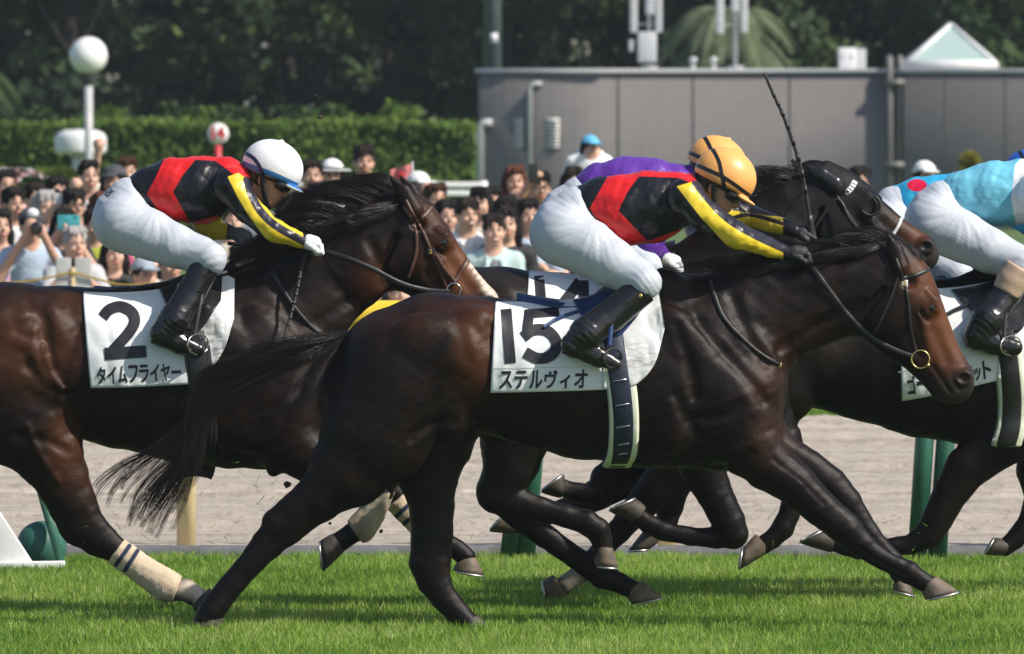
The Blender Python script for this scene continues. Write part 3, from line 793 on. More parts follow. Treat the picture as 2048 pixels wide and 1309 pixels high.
put('tent_roof', np.array([(ta[0], 117.2, ta[2] - .05), (tb[0], 117.2, tb[2] - .05), (tb[0] - .2, 118, rz_), (ta[0], 118, rz_ + .02), (tb[0], 118.8, tb[2] - .05), (ta[0], 118.8, ta[2] - .05)]), np.array([[0, 1, 2, 3], [3, 2, 4, 5]]), M_TARP, tp, smooth=False)
for x in (ta[0] + .1, tb[0] - .1):
    for y in (117.3, 118.7): MB().tube([(x, y, GZ), (x, y, ta[2] - .05)], 0.02, 6).put('tent_pole', M_LGREY, tp)
# white two-rail fence behind the crowd
fY = 108.0
fe = empty('rail_fence', (P(760, 0, fY)[0], fY, GZ)); tag(fe, 'white two-rail fence in front of the hedge, behind the crowd', 'fence')
xa, xb = P(560, 0, fY)[0], P(968, 0, fY)[0]
for py in (370, 387): MB().box(((xa + xb) / 2, fY, P(0, py, fY)[2]), (xb - xa, 0.05, 0.055), bev=0.01).put('rail', M_WHT, fe)
for i in range(5): MB().box((xa + (xb - xa) * i / 4, fY + .04, (GZ + P(0, 362, fY)[2]) / 2), (0.07, 0.03, P(0, 362, fY)[2] - GZ)).put('post', M_WHT, fe)

# ---- rails beside the turf
M_CREAM = speckle('cream_post_paint', (0.66, 0.52, 0.28), (0.74, 0.60, 0.34), 3, 0.4)
M_YRAIL = speckle('yellow_rail_paint', (0.75, 0.50, 0.03), (0.80, 0.56, 0.05), 5, 0.35)
M_GRAIL = speckle('green_rail_paint', (0.018, 0.085, 0.055), (0.03, 0.12, 0.08), 6, 0.35)
rY = 57.5
dr = empty('track_rail', (P(820, 0, rY)[0], rY, 0)); tag(dr, 'yellow rail on cream posts along the edge of the dirt track', 'rail')
for i in range(-2, 5):
    x = P(372 + 963 * i, 0, rY)[0]
    MB().tube([(x, rY, -.02), (x, rY, 1.22)], 0.052, 16).put('post', M_CREAM, dr)
zt0, zt1 = P(0, 601, rY)[2], P(0, 660, rY)[2]
sec = [(0.0, zt1), (-.035, zt1 + .02), (-.05, (zt0 + zt1) / 2), (-.035, zt0 - .015), (0.0, zt0), (.035, zt0 - .015), (.05, (zt0 + zt1) / 2), (.035, zt1 + .02)]
x0, x1 = P(-1560, 0, rY)[0], P(3400, 0, rY)[0]
vv = np.array([(x, rY + a, b) for x in (x0, x1) for a, b in sec]); put('rail', vv, np.array([[i, (i + 1) % 8, (i + 1) % 8 + 8, i + 8] for i in range(8)]), M_YRAIL, dr, smooth=False)
gY = 56.25
gr = empty('turf_rail', (P(1450, 0, gY)[0], gY, 0)); tag(gr, 'green posts in leaning pairs carrying the inner turf rail', 'rail')
for (xb_, xt_) in ((1016, 1040), (1050, 1066), (1834, 1846), (1874, 1888), (128, 62), (2700, 2712), (2740, 2752)):
    a = P(xb_, 0, gY)[0]; b = a + (xt_ - xb_) / FPX * gY * 2.2
    gy_ = gY if xb_ != 128 else 55.25
    if xb_ == 128: a = P(xb_, 0, gy_)[0]; b = a + (xt_ - xb_) / FPX * gy_ * 2.2
    MB().tube([(a, gy_, -.02), (b, gY - .03, 1.12)], 0.050 if xb_ != 128 else 0.022, 14).put('post', M_GRAIL, gr)
MB().tube([(P(-600, 0, gY)[0], gY - .03, 1.15), (P(3000, 0, gY)[0], gY - .03, 1.15)], 0.035, 12).put('rail', M_WHT, gr)
# white hurdle end and green ball at the left edge
bY = 55.3
hd_ = empty('hurdle', (P(40, 0, bY)[0], bY, 0)); tag(hd_, 'white wooden hurdle frame cut by the left edge, on the turf', 'hurdle')
def plank(a, b, w, t, name, material, parent, Y):
    A, B = P(a[0], a[1], Y), P(b[0], b[1], Y); d = B - A; ln = np.linalg.norm(d); d /= ln
    R = np.stack([d, np.array((0, 1.0, 0)), np.cross(d, (0, 1.0, 0))], 1)
    return MB().box((A + B) / 2, (ln, t, w / FPX * Y), R, bev=0.006).put(name, material, parent)
plank((-98, 928), (46, 1150), 60, 0.05, 'leg', M_WHT, hd_, bY)
plank((-80, 1060), (6, 1150), 36, 0.05, 'brace', M_WHT, hd_, bY + .06)
plank((-100, 1134), (130, 1130), 16, 0.06, 'foot_bar', M_WHT, hd_, bY - .05)
gb = P(83, 1093, 55.6)
ball = MB().ball(gb, 51 / FPX * 55.6, 26, 18).put('ball', speckle('green_rubber', (0.02, 0.10, 0.075), (0.035, 0.135, 0.10), 6, 0.5), None, (gb[0], gb[1], 0)); tag(ball, 'dark green ball on the turf beside the white hurdle', 'ball')
# turf thrown up by the hooves
rg = np.random.default_rng(77); V = []; T = []
spots = [(400, 1180), (655, 1110), (930, 1150), (1110, 1180), (90, 1090), (1480, 1130), (560, 1010), (300, 1090), (1800, 1120)]
for s in range(150):
    c = spots[rg.integers(0, len(spots))]; p = P(c[0] + rg.normal(0, 70), c[1] - abs(rg.normal(0, 60)), rg.uniform(49.5, 55)); d = rg.normal(0, 1, 3); d /= np.linalg.norm(d); e = np.cross(d, rg.normal(0, 1, 3)); e /= np.linalg.norm(e)
    l, w = rg.uniform(.012, .035), .0022; b0 = len(V); V += [p - d * l - e * w, p - d * l + e * w, p + d * l + e * w * .3, p + d * l - e * w * .3 + e * .004]; T.append([b0, b0 + 1, b0 + 2, b0 + 3])
put('flying_grass', np.array(V), np.array(T), M_BLADE, attrs={'shade': rg.uniform(.2, .8, len(V))})['kind'] = 'stuff'
M_SOIL = speckle('soil', (0.03, 0.02, 0.014), (0.06, 0.045, 0.03), 30, .95)
cl_ = MB()
for (x, y, r) in ((575, 969, 7), (660, 1047, 3), (762, 1063, 4), (640, 235, 5), (630, 191, 2.5), (612, 1000, 3)):
    bm = bmesh.new(); bmesh.ops.create_icosphere(bm, subdivisions=2, radius=r / FPX * 51)
    pp = P(x, y, 51); vv = np.array([w.co[:] for w in bm.verts]); vv *= (1 + .35 * np.sin(vv * 900 + x)[:, [1, 2, 0]]); tt = [[w.index for w in f.verts] for f in bm.faces]; bm.free(); cl_.add(vv + pp, None, tt)
cl_.put('flying_soil', M_SOIL)['kind'] = 'stuff'
# ================================================================== horses
def coat_material(name, dark, brown, rough=0.36):
    m = mat(name, dark, rough, 0, 0.18)
    co = coords(m)
    n1 = noise(m, co, 9, 5, 0.6)
    n2 = noise(m, co, 60, 3, 0.6)
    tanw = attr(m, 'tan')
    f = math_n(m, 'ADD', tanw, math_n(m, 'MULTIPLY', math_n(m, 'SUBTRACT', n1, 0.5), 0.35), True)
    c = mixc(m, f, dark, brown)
    c = mixc(m, attr(m, 'pale'), c, (0.78, 0.66, 0.54))
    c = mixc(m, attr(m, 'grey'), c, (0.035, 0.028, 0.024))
    c = mixc(m, math_n(m, 'MULTIPLY', n2, 0.35), c, (0.012, 0.006, 0.004))
    c = mixc(m, attr(m, 'black'), c, (0.0045, 0.0032, 0.0028))
    setc(m, c)
    r = N(m, 'ShaderNodeMapRange'); r.inputs[3].default_value = rough - 0.06; r.inputs[4].default_value = rough + 0.16
    L(m, n1, r.inputs[0]); setr(m, r.outputs[0])
    hair = noise(m, coords(m, (30, 30, 160), rot=(0, 0.5, 0)), 4, 3, 0.6)
    vein = noise(m, co, 13, 3, 0.5, 0.4)
    b1 = bump(m, vein, 0.15, 0.02)
    b2 = bump(m, noise(m, coords(m, (1, 1, 1.8), rot=(0, 0.4, 0)), 75, 3, 0.65), 0.30, 0.005, b1)
    setn(m, bump(m, hair, 0.30, 0.003, b2))
    b = bsdf(m)
    b.inputs['Sheen Weight'].default_value = 0.0
    b.inputs['Sheen Roughness'].default_value = 0.4
    b.inputs['Coat Weight'].default_value = 0.0
    b.inputs['Coat Roughness'].default_value = 0.28
    return m

M_BAY = coat_material('dark_bay_coat', (0.0048, 0.0024, 0.0017), (0.135, 0.046, 0.016))
M_BROWN = coat_material('brown_bay_coat', (0.0066, 0.0032, 0.0021), (0.145, 0.050, 0.018))
M_BLACK = coat_material('black_coat', (0.0040, 0.0030, 0.0026), (0.105, 0.040, 0.016))
M_HAIR = mat('black_hair', (0.0065, 0.005, 0.0045), 0.38, 0, 0.5)
M_HAIR2 = mat('dark_brown_hair', (0.009, 0.006, 0.005), 0.36, 0, 0.5)
M_EYE = mat('horse_eye', (0.006, 0.004, 0.004), 0.04, 0, 0.8)
M_HOOFH = speckle('hoof_horn', (0.028, 0.022, 0.017), (0.07, 0.055, 0.042), 18, 0.65)
M_HOOFB = speckle('pale_hoof_horn', (0.075, 0.055, 0.04), (0.17, 0.13, 0.095), 18, 0.65)
M_SHOE = mat('aluminium_shoe', (0.5, 0.5, 0.5), 0.45, 1.0)
M_STRAP = speckle('black_leather', (0.010, 0.010, 0.011), (0.022, 0.021, 0.021), 40, 0.42)
M_BRSTRAP = speckle('brown_leather', (0.06, 0.025, 0.015), (0.11, 0.05, 0.03), 40, 0.4)
M_STEEL = mat('steel', (0.62, 0.60, 0.55), 0.22, 1.0)
M_BRASS = mat('brass', (0.75, 0.55, 0.22), 0.25, 1.0)
def bandage_mat(name, c1, c2):
    m = mat(name, c1, 0.85)
    co = coords(m)
    n = noise(m, co, 22, 5, 0.65)
    c = ramp(m, n, [(0.38, c1), (0.72, c2)])
    c = mixc(m, math_n(m, 'MULTIPLY', step_attr(m, 'dirt', 0.09), 0.6), c, (0.17, 0.12, 0.08))
    c = mixc(m, step_attr(m, 'stripe', 0.006), c, (0.012, 0.02, 0.06))
    setc(m, c)
    w = N(m, 'ShaderNodeTexWave'); w.inputs['Scale'].default_value = 24; w.inputs['Distortion'].default_value = 7
    w.inputs['Detail'].default_value = 3
    L(m, coords(m, (1.4, 1, 0.7)), w.inputs['Vector'])
    setn(m, bump(m, w.outputs['Fac'], 0.16, 0.004))
    return m
M_BAND = bandage_mat('cream_bandage', (0.62, 0.50, 0.37), (0.48, 0.37, 0.26))
M_BANDG = bandage_mat('muddy_bandage', (0.50, 0.44, 0.33), (0.30, 0.24, 0.17))

def horse_body(spec):
    D = spec['D']; sc = D / FPX
    def W(p, off=0.0): return P(p[0], p[1], D + off)
    allp = [p for p in spec['torso'] + spec['neck']] + [p for l in spec['legs'] for p in l['pts']]
    xs = [p[0] for p in allp]; ys = [p[1] for p in allp]
    hp = spec.get('head')
    if hp: xs += [hp['o'][0] + hp['d'][0] * hp['L'] * 1.1]; ys += [hp['o'][1] - 90]
    lo = P(min(xs) - 150, max(ys) + 60, D); hi = P(max(xs) + 150, min(ys) - 150, D)
    if spec.get('xmax'): hi[0] = min(hi[0], P(spec['xmax'], 0, D)[0])
    F = Field((lo[0], D - 0.40, lo[2]), (hi[0], D + 0.40, hi[2]), spec.get('h', 0.0085))
    def ch(pts, k, off=0.0, kin=0.02, kdef=1.0):
        F.chain([W(p, off) for p in pts], [p[2] * sc for p in pts], [p[3] if len(p) > 3 else kdef for p in pts], k, 'add', kin)
    ch(spec['torso'], 0.05, 0, 0.035)
    if 'torso2' in spec: ch(spec['torso2'], 0.06, 0, 0.03)
    ch(spec['neck'], 0.07, 0, 0.03)
    # muscles of the trunk: px centre, px radii, turn, how far they stand out (m)
    mp = F.near_map()
    for (x, y, rx, ry, rot, out) in spec.get('muscles', []):
        c = W((x, y)); yn = float(sample_map(F, mp, c[0], c[2], D))
        rd = 0.075
        for s in (-1, 1):
            yy = yn + (rd - out) if s < 0 else 2 * D - yn - (rd - out)
            F.ell((c[0], yy, c[2]), (rx * sc, rd, ry * sc), math.radians(-rot), 0.035)
    for l in spec['legs']:
        off = l.get('off', 0.0); n = len(l['pts'])
        o2 = l.get('off2', off * 0.75)
        pts = [W(p, off + (o2 - off) * i / max(1, n - 1)) for i, p in enumerate(l['pts'])]
        F.chain(pts, [p[2] * sc for p in l['pts']], [p[3] if len(p) > 3 else 0.82 for p in l['pts']], l.get('k', 0.03), 'add', 0.007)
        for (x, y, rx, ry, rot) in l.get('bumps', []):
            c = W((x, y), off); F.ell(c, (rx * sc, min(rx, ry) * sc * 0.9, ry * sc), math.radians(-rot), 0.03)
        for (i0, i1, sg) in l.get('tendon', []):      # groove between bone and tendon, both faces
            for face in (-1, 1):
                gp = []
                for i in range(i0, i1 + 1):
                    a = pts[max(0, i - 1)]; b = pts[min(n - 1, i + 1)]; d = b - a; d /= np.linalg.norm(d)
                    r = l['pts'][i][2] * sc; kd = l['pts'][i][3]
                    gp.append(pts[i] + np.array((-d[2], 0, d[0])) * sg * r * 0.32 + np.array((0, face * (r * kd + 0.0035), 0)))
                F.chain(gp, 0.0085, 1.0, 0.012, 'sub')
        for g in l.get('grooves', []):
            gp = [W(p, off) for p in g]
            mp2 = F.near_map()
            for q in gp: q[1] = float(sample_map(F, mp2, q[0], q[2], D)) - 0.006
            F.chain(gp, 0.010, 1.0, 0.02, 'sub')
    mp = F.near_map()
    for g in spec.get('grooves', []):
        r = g[0]; pts = [W(p) for p in curve(g[1], 10)]
        for q in pts: q[1] = float(sample_map(F, mp, q[0], q[2], D)) - r * 0.74
        far = [np.array((q[0], 2 * D - q[1], q[2])) for q in pts]
        F.chain(pts, r, 1.0, 0.035, 'sub'); F.chain(far, r, 1.0, 0.035, 'sub')
    for g in spec.get('ridges', []):
        r = g[0]; pts = [W(p) for p in curve(g[1], 10)]
        for q in pts: q[1] = float(sample_map(F, mp, q[0], q[2], D)) + r * 0.62
        F.chain(pts, r, 1.0, 0.03, 'add')
    H = dict(D=D, sc=sc, F=F, W=W, spec=spec)
    F.warp(lambda X, Y, Z: 0.0013 * tri_noise(X, Y, Z, 34, D) + 0.0008 * tri_noise(Z, X, Y, 83, D))
    if hp: horse_head(H, hp)
    H['map'] = F.near_map()
    return H

def horse_head(H, hp):
    F, sc, D = H['F'], H['sc'], H['D']
    o, d, Lh = np.array(hp['o'], float), np.array(hp['d'], float), hp['L']
    d = d / np.linalg.norm(d); v = np.array((-d[1], d[0]))
    def uv(u, w): q = o + d * u * Lh + v * w * Lh; return (q[0], q[1])
    H['uv'] = uv
    def W(u, w, off=0.0): return H['W'](uv(u, w), off)
    R = Lh * sc
    sec = [(0.03, 0.02, 0.34, 0.56), (0.15, -0.02, 0.45, 0.55), (0.30, -0.025, 0.52, 0.52), (0.42, -0.015, 0.515, 0.47), (0.52, 0.0, 0.455, 0.47),
           (0.62, 0.004, 0.395, 0.50), (0.74, 0.008, 0.345, 0.52), (0.86, -0.005, 0.30, 0.56), (0.94, -0.018, 0.275, 0.60)]
    F.chain([W(u, (a + b) / 2) for u, a, b, k in sec], [(b - a) / 2 * R for u, a, b, k in sec], [k for *_, k in sec], 0.035, 'add', 0.02)
    # the narrow nasal bone, brow, upper lip, lower lip and chin
    F.chain([W(0.2, 0.055), W(0.45, 0.06), W(0.7, 0.075), W(0.9, 0.065)], [0.075 * R, 0.065 * R, 0.06 * R, 0.055 * R], [1.0, 1.0, 0.8, 0.8], 0.03)
    F.chain([W(0.94, 0.075), W(1.0, 0.09)], [0.095 * R, 0.075 * R], 0.72, 0.02)
    F.chain([W(0.88, 0.215), W(0.965, 0.225)], [0.075 * R, 0.060 * R], 0.7, 0.015)
    for s in (-1, 1):
        F.ell(W(0.36, 0.35, s * 0.058), (0.155 * R, 0.045, 0.155 * R), 0, 0.03)          # cheek
        F.ell(W(0.415, 0.075, s * 0.067), (0.085 * R, 0.024, 0.060 * R), 0, 0.035)         # eye socket
        F.chain([W(0.45, 0.13, s * 0.082), W(0.58, 0.165, s * 0.070), W(0.70, 0.185, s * 0.058)], [0.036 * R, 0.031 * R, 0.020 * R], 0.75, 0.014)   # facial crest
        F.chain([W(0.33, 0.035, s * 0.066), W(0.40, 0.015, s * 0.074), W(0.46, 0.035, s * 0.072)], [0.020 * R, 0.026 * R, 0.018 * R], 0.8, 0.012)   # brow
        F.chain([W(0.44, 0.125, s * 0.088), W(0.50, 0.115, s * 0.082)], 0.012, 1.0, 0.012, 'sub')
        F.chain([W(0.20, 0.30, s * 0.104), W(0.30, 0.49, s * 0.094), W(0.42, 0.515, s * 0.075)], 0.016, 1.0, 0.02, 'sub')   # jaw edge
        F.chain([W(0.90, 0.10, s * 0.074), W(0.955, 0.115, s * 0.068), W(1.0, 0.10, s * 0.055)], 0.012, 1.0, 0.012, 'sub')
        F.ell(W(0.945, 0.045, s * 0.05), (0.062 * R, 0.024, 0.055 * R), 0, 0.02)          # flared nostril
        F.ell(W(0.955, 0.045, s * 0.076), (0.048 * R, 0.028, 0.036 * R), 0, 0.008, 'sub')
        F.chain([W(0.80, 0.205, s * 0.066), W(0.90, 0.185, s * 0.066), W(1.0, 0.165, s * 0.055)], 0.011, 1.0, 0.01, 'sub')    # mouth
        F.chain([W(0.55, 0.27, s * 0.096), W(0.70, 0.25, s * 0.083)], 0.022, 1.0, 0.03, 'sub')
        F.chain([W(0.60, 0.09, s * 0.085), W(0.80, 0.10, s * 0.075)], 0.018, 1.0, 0.03, 'sub')
        F.ell(W(0.22, 0.12, s * 0.085), (0.05 * R, 0.022, 0.04 * R), 0, 0.02, 'sub')
    for e in hp['ears']:
        pts = [H['W'](p, e['off']) for p in e['pts']]
        F.chain(pts, [r * sc for r in e['r']], [0.9, 0.55, 0.5, 0.5][:len(pts)], 0.012, 'add', 0.008)
        if e.get('cup'):
            cp = [H['W'](p, e['off'] - 0.022) for p in e['cup']]
            F.chain(cp, [0.016, 0.012][:len(cp)] if len(cp) == 2 else 0.013, 1.0, 0.008, 'sub')

def surf(H, px, py, out=0.0):
    """point on the near side of a horse under a photo pixel (photo plane of the horse)"""
    p = H['W']((px, py))
    y = float(sample_map(H['F'], H['map'], p[0], p[2], H['D']))
    return np.array((p[0], y - out, p[2]))

def horse_mesh(H, name, label, material, base, group, attrs):
    v, fs = H['F'].poly()
    px, py = proj(v)
    at = {}
    for k, blobs in attrs.items():
        a = np.zeros(len(v))
        for (x, y, rx, ry, w) in blobs:
            q = ((px - x) / rx) ** 2 + ((py - y) / ry) ** 2
            a = np.maximum(a, w * np.exp(-q ** 1.5))
        at[k] = a
    leg = np.zeros(len(v)); gy = ground_px(H['D'])
    for l in H['spec']['legs']:
        n = len(l['pts'])
        d = line_sd([p[:2] for p in l['pts'][max(2, n - 8):]], 0, px, py)
        leg = np.maximum(leg, np.clip(1.6 - d / 32, 0, 1))
    at['black'] = 0.85 * leg * np.clip((py - gy + 330) / 120, 0, 1) * (1 - at.get('pale', 0 * leg)) * (1 - at.get('tan', 0 * leg) * .8)
    o = put(name, v, fs, material, None, base, True, at)
    tag(o, label, 'horse', group)
    H['root'] = o
    return o

def ribbon(pts, nrm, w, t, n_cross=2):
    """a flat strap: pts centre line, nrm outward normals, w widths, t thickness"""
    pts = np.asarray(pts, float); nrm = np.asarray(nrm, float)
    tg = np.gradient(pts, axis=0); tg /= np.linalg.norm(tg, axis=1)[:, None] + 1e-12
    sd = np.cross(tg, nrm); sd /= np.linalg.norm(sd, axis=1)[:, None] + 1e-12
    w = np.broadcast_to(np.asarray(w, float), (len(pts),))[:, None] / 2
    rows = np.stack([pts - sd * w, pts - sd * w * 0.8 + nrm * t, pts + sd * w * 0.8 + nrm * t, pts + sd * w], 1)
    v = rows.reshape(-1, 3); q = []
    for i in range(len(pts) - 1):
        for j in range(4):
            k = (j + 1) % 4
            q.append([i * 4 + j, (i + 1) * 4 + j, (i + 1) * 4 + k, i * 4 + k])
    return v, np.array(q)

def strap(H, name, pts, w_px, material, parent=None, out=0.004, n=28, t=0.004, free=False):
    """strap lying on the near side of the horse, through photo points (x, y[, depth offset])"""
    c = curve([p[:2] for p in pts], n)
    if free:
        off = curve([[p[2] if len(p) > 2 else 0.0, 0] for p in pts], n)[:, 0]
        q = np.array([H['W'](p, o) for p, o in zip(c, off)])
    else:
        q = np.array([surf(H, p[0], p[1], out) for p in c])
        y = q[:, 1].copy()
        for i in range(len(y)):          # bridge hollows, drape
            a, b = max(0, i - 1), min(len(y), i + 2); q[i, 1] = min(y[i], y[a:b].mean())
    nr = np.tile(np.array([0, -1.0, 0]), (len(q), 1))
    v, f = ribbon(q, nr, w_px * H['sc'], t)
    return put(name, v, f, material, parent if parent is not None else H['root'])

def hoof(H, cor, sole, off, material, shoe=True, depth=0.046):
    """cor: coronet pixel pair, sole: toe and heel pixel pair"""
    c1, c2 = H['W'](cor[0], off), H['W'](cor[1], off); s1, s2 = H['W'](sole[0], off), H['W'](sole[1], off)
    n = 20; th = np.arange(n) * 2 * PI / n; rings = []
    for u, bul in ((-0.18, 0.9), (0.0, 1.0), (0.35, 1.03), (0.7, 1.03), (1.0, 1.0)):
        a, b = c1 + (s1 - c1) * u, c2 + (s2 - c2) * u
        m, hx = (a + b) / 2, (a - b) / 2 * bul
        dep = (depth + 0.010 * u) * (0.92 if u < 0 else 1)
        rings.append(m + np.cos(th)[:, None] * hx + np.sin(th)[:, None] * np.array((0, dep, 0)))
    m = (s1 + s2) / 2
    up = ((c1 + c2) / 2 - m)
    rings.append(m + (rings[-1] - m) * 0.72 + up * 0.10)
    v = np.concatenate(rings + [[m + up * 0.12]]); q = []; t = []
    k = len(rings)
    for i in range(k - 1):
        for j in range(n):
            e = (j + 1) % n; q.append([i * n + j, i * n + e, (i + 1) * n + e, (i + 1) * n + j])
    for j in range(n): t.append([k * n, (k - 1) * n + j, (k - 1) * n + (j + 1) % n])
    o = put('hoof', v, [np.array(q), np.array(t)], material, H['root'])
    if shoe:
        hx = (s1 - s2) / 2
        tt = np.linspace(-2.5, 2.5, 26)
        pts = m + np.cos(tt)[:, None] * hx * 0.97 + np.sin(tt)[:, None] * np.array((0, (depth + 0.01) * 0.97, 0)) - up / (np.linalg.norm(up) + 1e-9) * 0.004
        MB().tube(pts, 0.0055, 6).put('horseshoe', M_SHOE, o)
    return o

def wrap(H, name, pts, off, material, stripe=None, dirt=None, grow=1.0):
    """bandage round a leg: (x, y, r) stations in photo pixels"""
    D, sc = H['D'], H['sc']
    W = [H['W'](p, off) for p in pts]; r = np.array([p[2] * sc for p in pts]) * grow
    W = np.array(W); R = r.max() + 0.02
    F = Field((W - R).min(0), (W + R).max(0), 0.006)
    F.chain(W, r, 0.9, 0.004, 'add', 0.004)
    a = W[1] - W[0]; b = W[-1] - W[-2]
    F.half(W[0] - a / np.linalg.norm(a) * r[0] * 0.1, -a, 0.008); F.half(W[-1] + b / np.linalg.norm(b) * r[-1] * 0.1, b, 0.008)
    F.warp(lambda X, Y, Z: 0.0011 * tri_noise(X, Y, Z, 90, 1.0) + 0.0006 * tri_noise(Z, X, Y, 170, 2.0))
    v, fs = F.poly()
    px, py = proj(v); at = {}
    if stripe is not None:
        d = np.full(len(v), 9.0)
        for (s, w) in stripe: d = np.minimum(d, line_sd(s, w, px, py))
        at['stripe'] = d * sc
    else: at['stripe'] = np.full(len(v), 9.0)
    if dirt is not None:
        d = np.full(len(v), 9.0)
        for (x, y, rr) in dirt: d = np.minimum(d, (np.hypot(px - x, py - y) - rr) * sc)
        at['dirt'] = d
    else: at['dirt'] = np.full(len(v), 9.0)
    return put(name, v, fs, material, H['root'], attrs=at)

def strands(name, guides, n, material, parent, r=0.0016, jit=0.03, seg=14, seed=1, curl=0.012, tip=0.35, length=(0.6, 1.0)):
    """hair: every strand follows a blend of two neighbouring guides (world points)"""
    rg = np.random.default_rng(seed)
    G = np.array([curve(g, seg + 1) for g in guides])
    ng = len(G); V = []; Q = []; base = 0
    th = np.arange(3) * 2 * PI / 3
    for s in range(n):
        i = rg.uniform(0, ng - 1); a = int(i); b = min(a + 1, ng - 1); t = i - a
        c = G[a] * (1 - t) + G[b] * t
        ln = rg.uniform(*length)
        c = curve(c[: max(3, int(round(len(c) * ln)))], seg + 1)
        u = np.linspace(0, 1, seg + 1)[:, None]
        c = c + rg.normal(0, jit, 3) * (0.25 + 0.75 * u) * np.array((1, 0.8, 1))
        ph = rg.uniform(0, 6.28, 3); fr = rg.uniform(3, 8)
        c = c + curl * u * np.sin(fr * u * 2 + ph)
        rr = r * rg.uniform(0.6, 1.35) * (1 - (1 - tip) * u[:, 0] ** 2)
        tg = np.gradient(c, axis=0); tg /= np.linalg.norm(tg, axis=1)[:, None] + 1e-9
        A = np.cross(tg, (0.1, 1, 0.05)); A /= np.linalg.norm(A, axis=1)[:, None] + 1e-9
        B = np.cross(tg, A)
        ring = c[:, None, :] + rr[:, None, None] * (np.cos(th)[None, :, None] * A[:, None, :] + np.sin(th)[None, :, None] * B[:, None, :])
        V.append(ring.reshape(-1, 3))
        for k in range(seg):
            for j in range(3):
                e = (j + 1) % 3
                Q.append((base + k * 3 + j, base + k * 3 + e, base + (k + 1) * 3 + e, base + (k + 1) * 3 + j))
        base += (seg + 1) * 3
    return put(name, np.concatenate(V), np.array(Q), material, parent)

def hair_clumps(name, guides, n_clump, per, material, parent, spread=0.05, fine=0.006, r=0.0015, seg=14, seed=1, curl=0.02, length=(0.6, 1.05), tip=0.3):
    """hair gathered in locks"""
    rg = np.random.default_rng(seed)
    G = np.array([curve(g, seg + 1) for g in guides]); ng = len(G)
    u = np.linspace(0, 1, seg + 1)[:, None]
    locks = []
    for c in range(n_clump):
        i = rg.uniform(0, ng - 1); a = int(i); b = min(a + 1, ng - 1); t = i - a
        g = G[a] * (1 - t) + G[b] * t
        ln = rg.uniform(*length)
        g = curve(g[: max(3, int(round((seg + 1) * min(1, ln))))], seg + 1)
        g = g + rg.normal(0, spread, 3) * (0.12 + 0.88 * u ** 1.2) * np.array((1, 0.8, 1))
        g = g + curl * u * np.sin(rg.uniform(2, 6) * u + rg.uniform(0, 6.28, 3))
        locks.append(g)
    V = []; Q = []; base = 0; th = np.arange(3) * 2 * PI / 3
    quad = np.array([(k * 3 + j, k * 3 + (j + 1) % 3, (k + 1) * 3 + (j + 1) % 3, (k + 1) * 3 + j) for k in range(seg) for j in range(3)])
    for g in locks:
        for s in range(per):
            taper = np.where(u < 0.5, 1.0, 1.0 - 0.55 * (u - 0.5) * 2)
            c = g + rg.normal(0, fine, 3) * (0.6 + 0.9 * u) * taper + 0.35 * fine * np.sin(rg.uniform(3, 9) * u + rg.uniform(0, 6.28, 3)) * u
            rr = r * rg.uniform(0.6, 1.3) * (1 - (1 - tip) * u[:, 0] ** 2)
            tg = np.gradient(c, axis=0); tg /= np.linalg.norm(tg, axis=1)[:, None] + 1e-9
            A = np.cross(tg, (0.1, 1, 0.05)); A /= np.linalg.norm(A, axis=1)[:, None] + 1e-9
            B = np.cross(tg, A)
            ring = c[:, None, :] + rr[:, None, None] * (np.cos(th)[None, :, None] * A[:, None, :] + np.sin(th)[None, :, None] * B[:, None, :])
            V.append(ring.reshape(-1, 3)); Q.append(quad + base); base += (seg + 1) * 3
    return put(name, np.concatenate(V), np.concatenate(Q), material, parent)

# ------------------------------------------------------------------ number cloths and tack
def cloth_mat(name):
    m = mat(name, (0.74, 0.76, 0.77), 0.55)
    co = coords(m)
    n = noise(m, co, 5, 5, 0.6)
    c = ramp(m, n, [(0.35, (0.70, 0.72, 0.73)), (0.7, (0.80, 0.81, 0.81))])
    d = math_n(m, 'MULTIPLY', attr(m, 'dirt'), ramp(m, noise(m, coords(m, (1, 1, 4), rot=(0, 0.5, 0)), 14, 5, 0.7), [(0.42, (0, 0, 0)), (0.68, (1, 1, 1))]))
    c = mixc(m, d, c, (0.22, 0.17, 0.12))
    setc(m, c)
    weave = noise(m, co, 260, 2, 0.5)
    b1 = bump(m, noise(m, co, 7, 3, 0.5, 0.6), 0.35, 0.02)
    setn(m, bump(m, weave, 0.12, 0.002, b1))
    return m
M_CLOTH = cloth_mat('white_cloth')
M_PRINT = mat('black_print', (0.010, 0.011, 0.016), 0.55)
M_HEM = mat('white_hem', (0.70, 0.71, 0.70), 0.7)

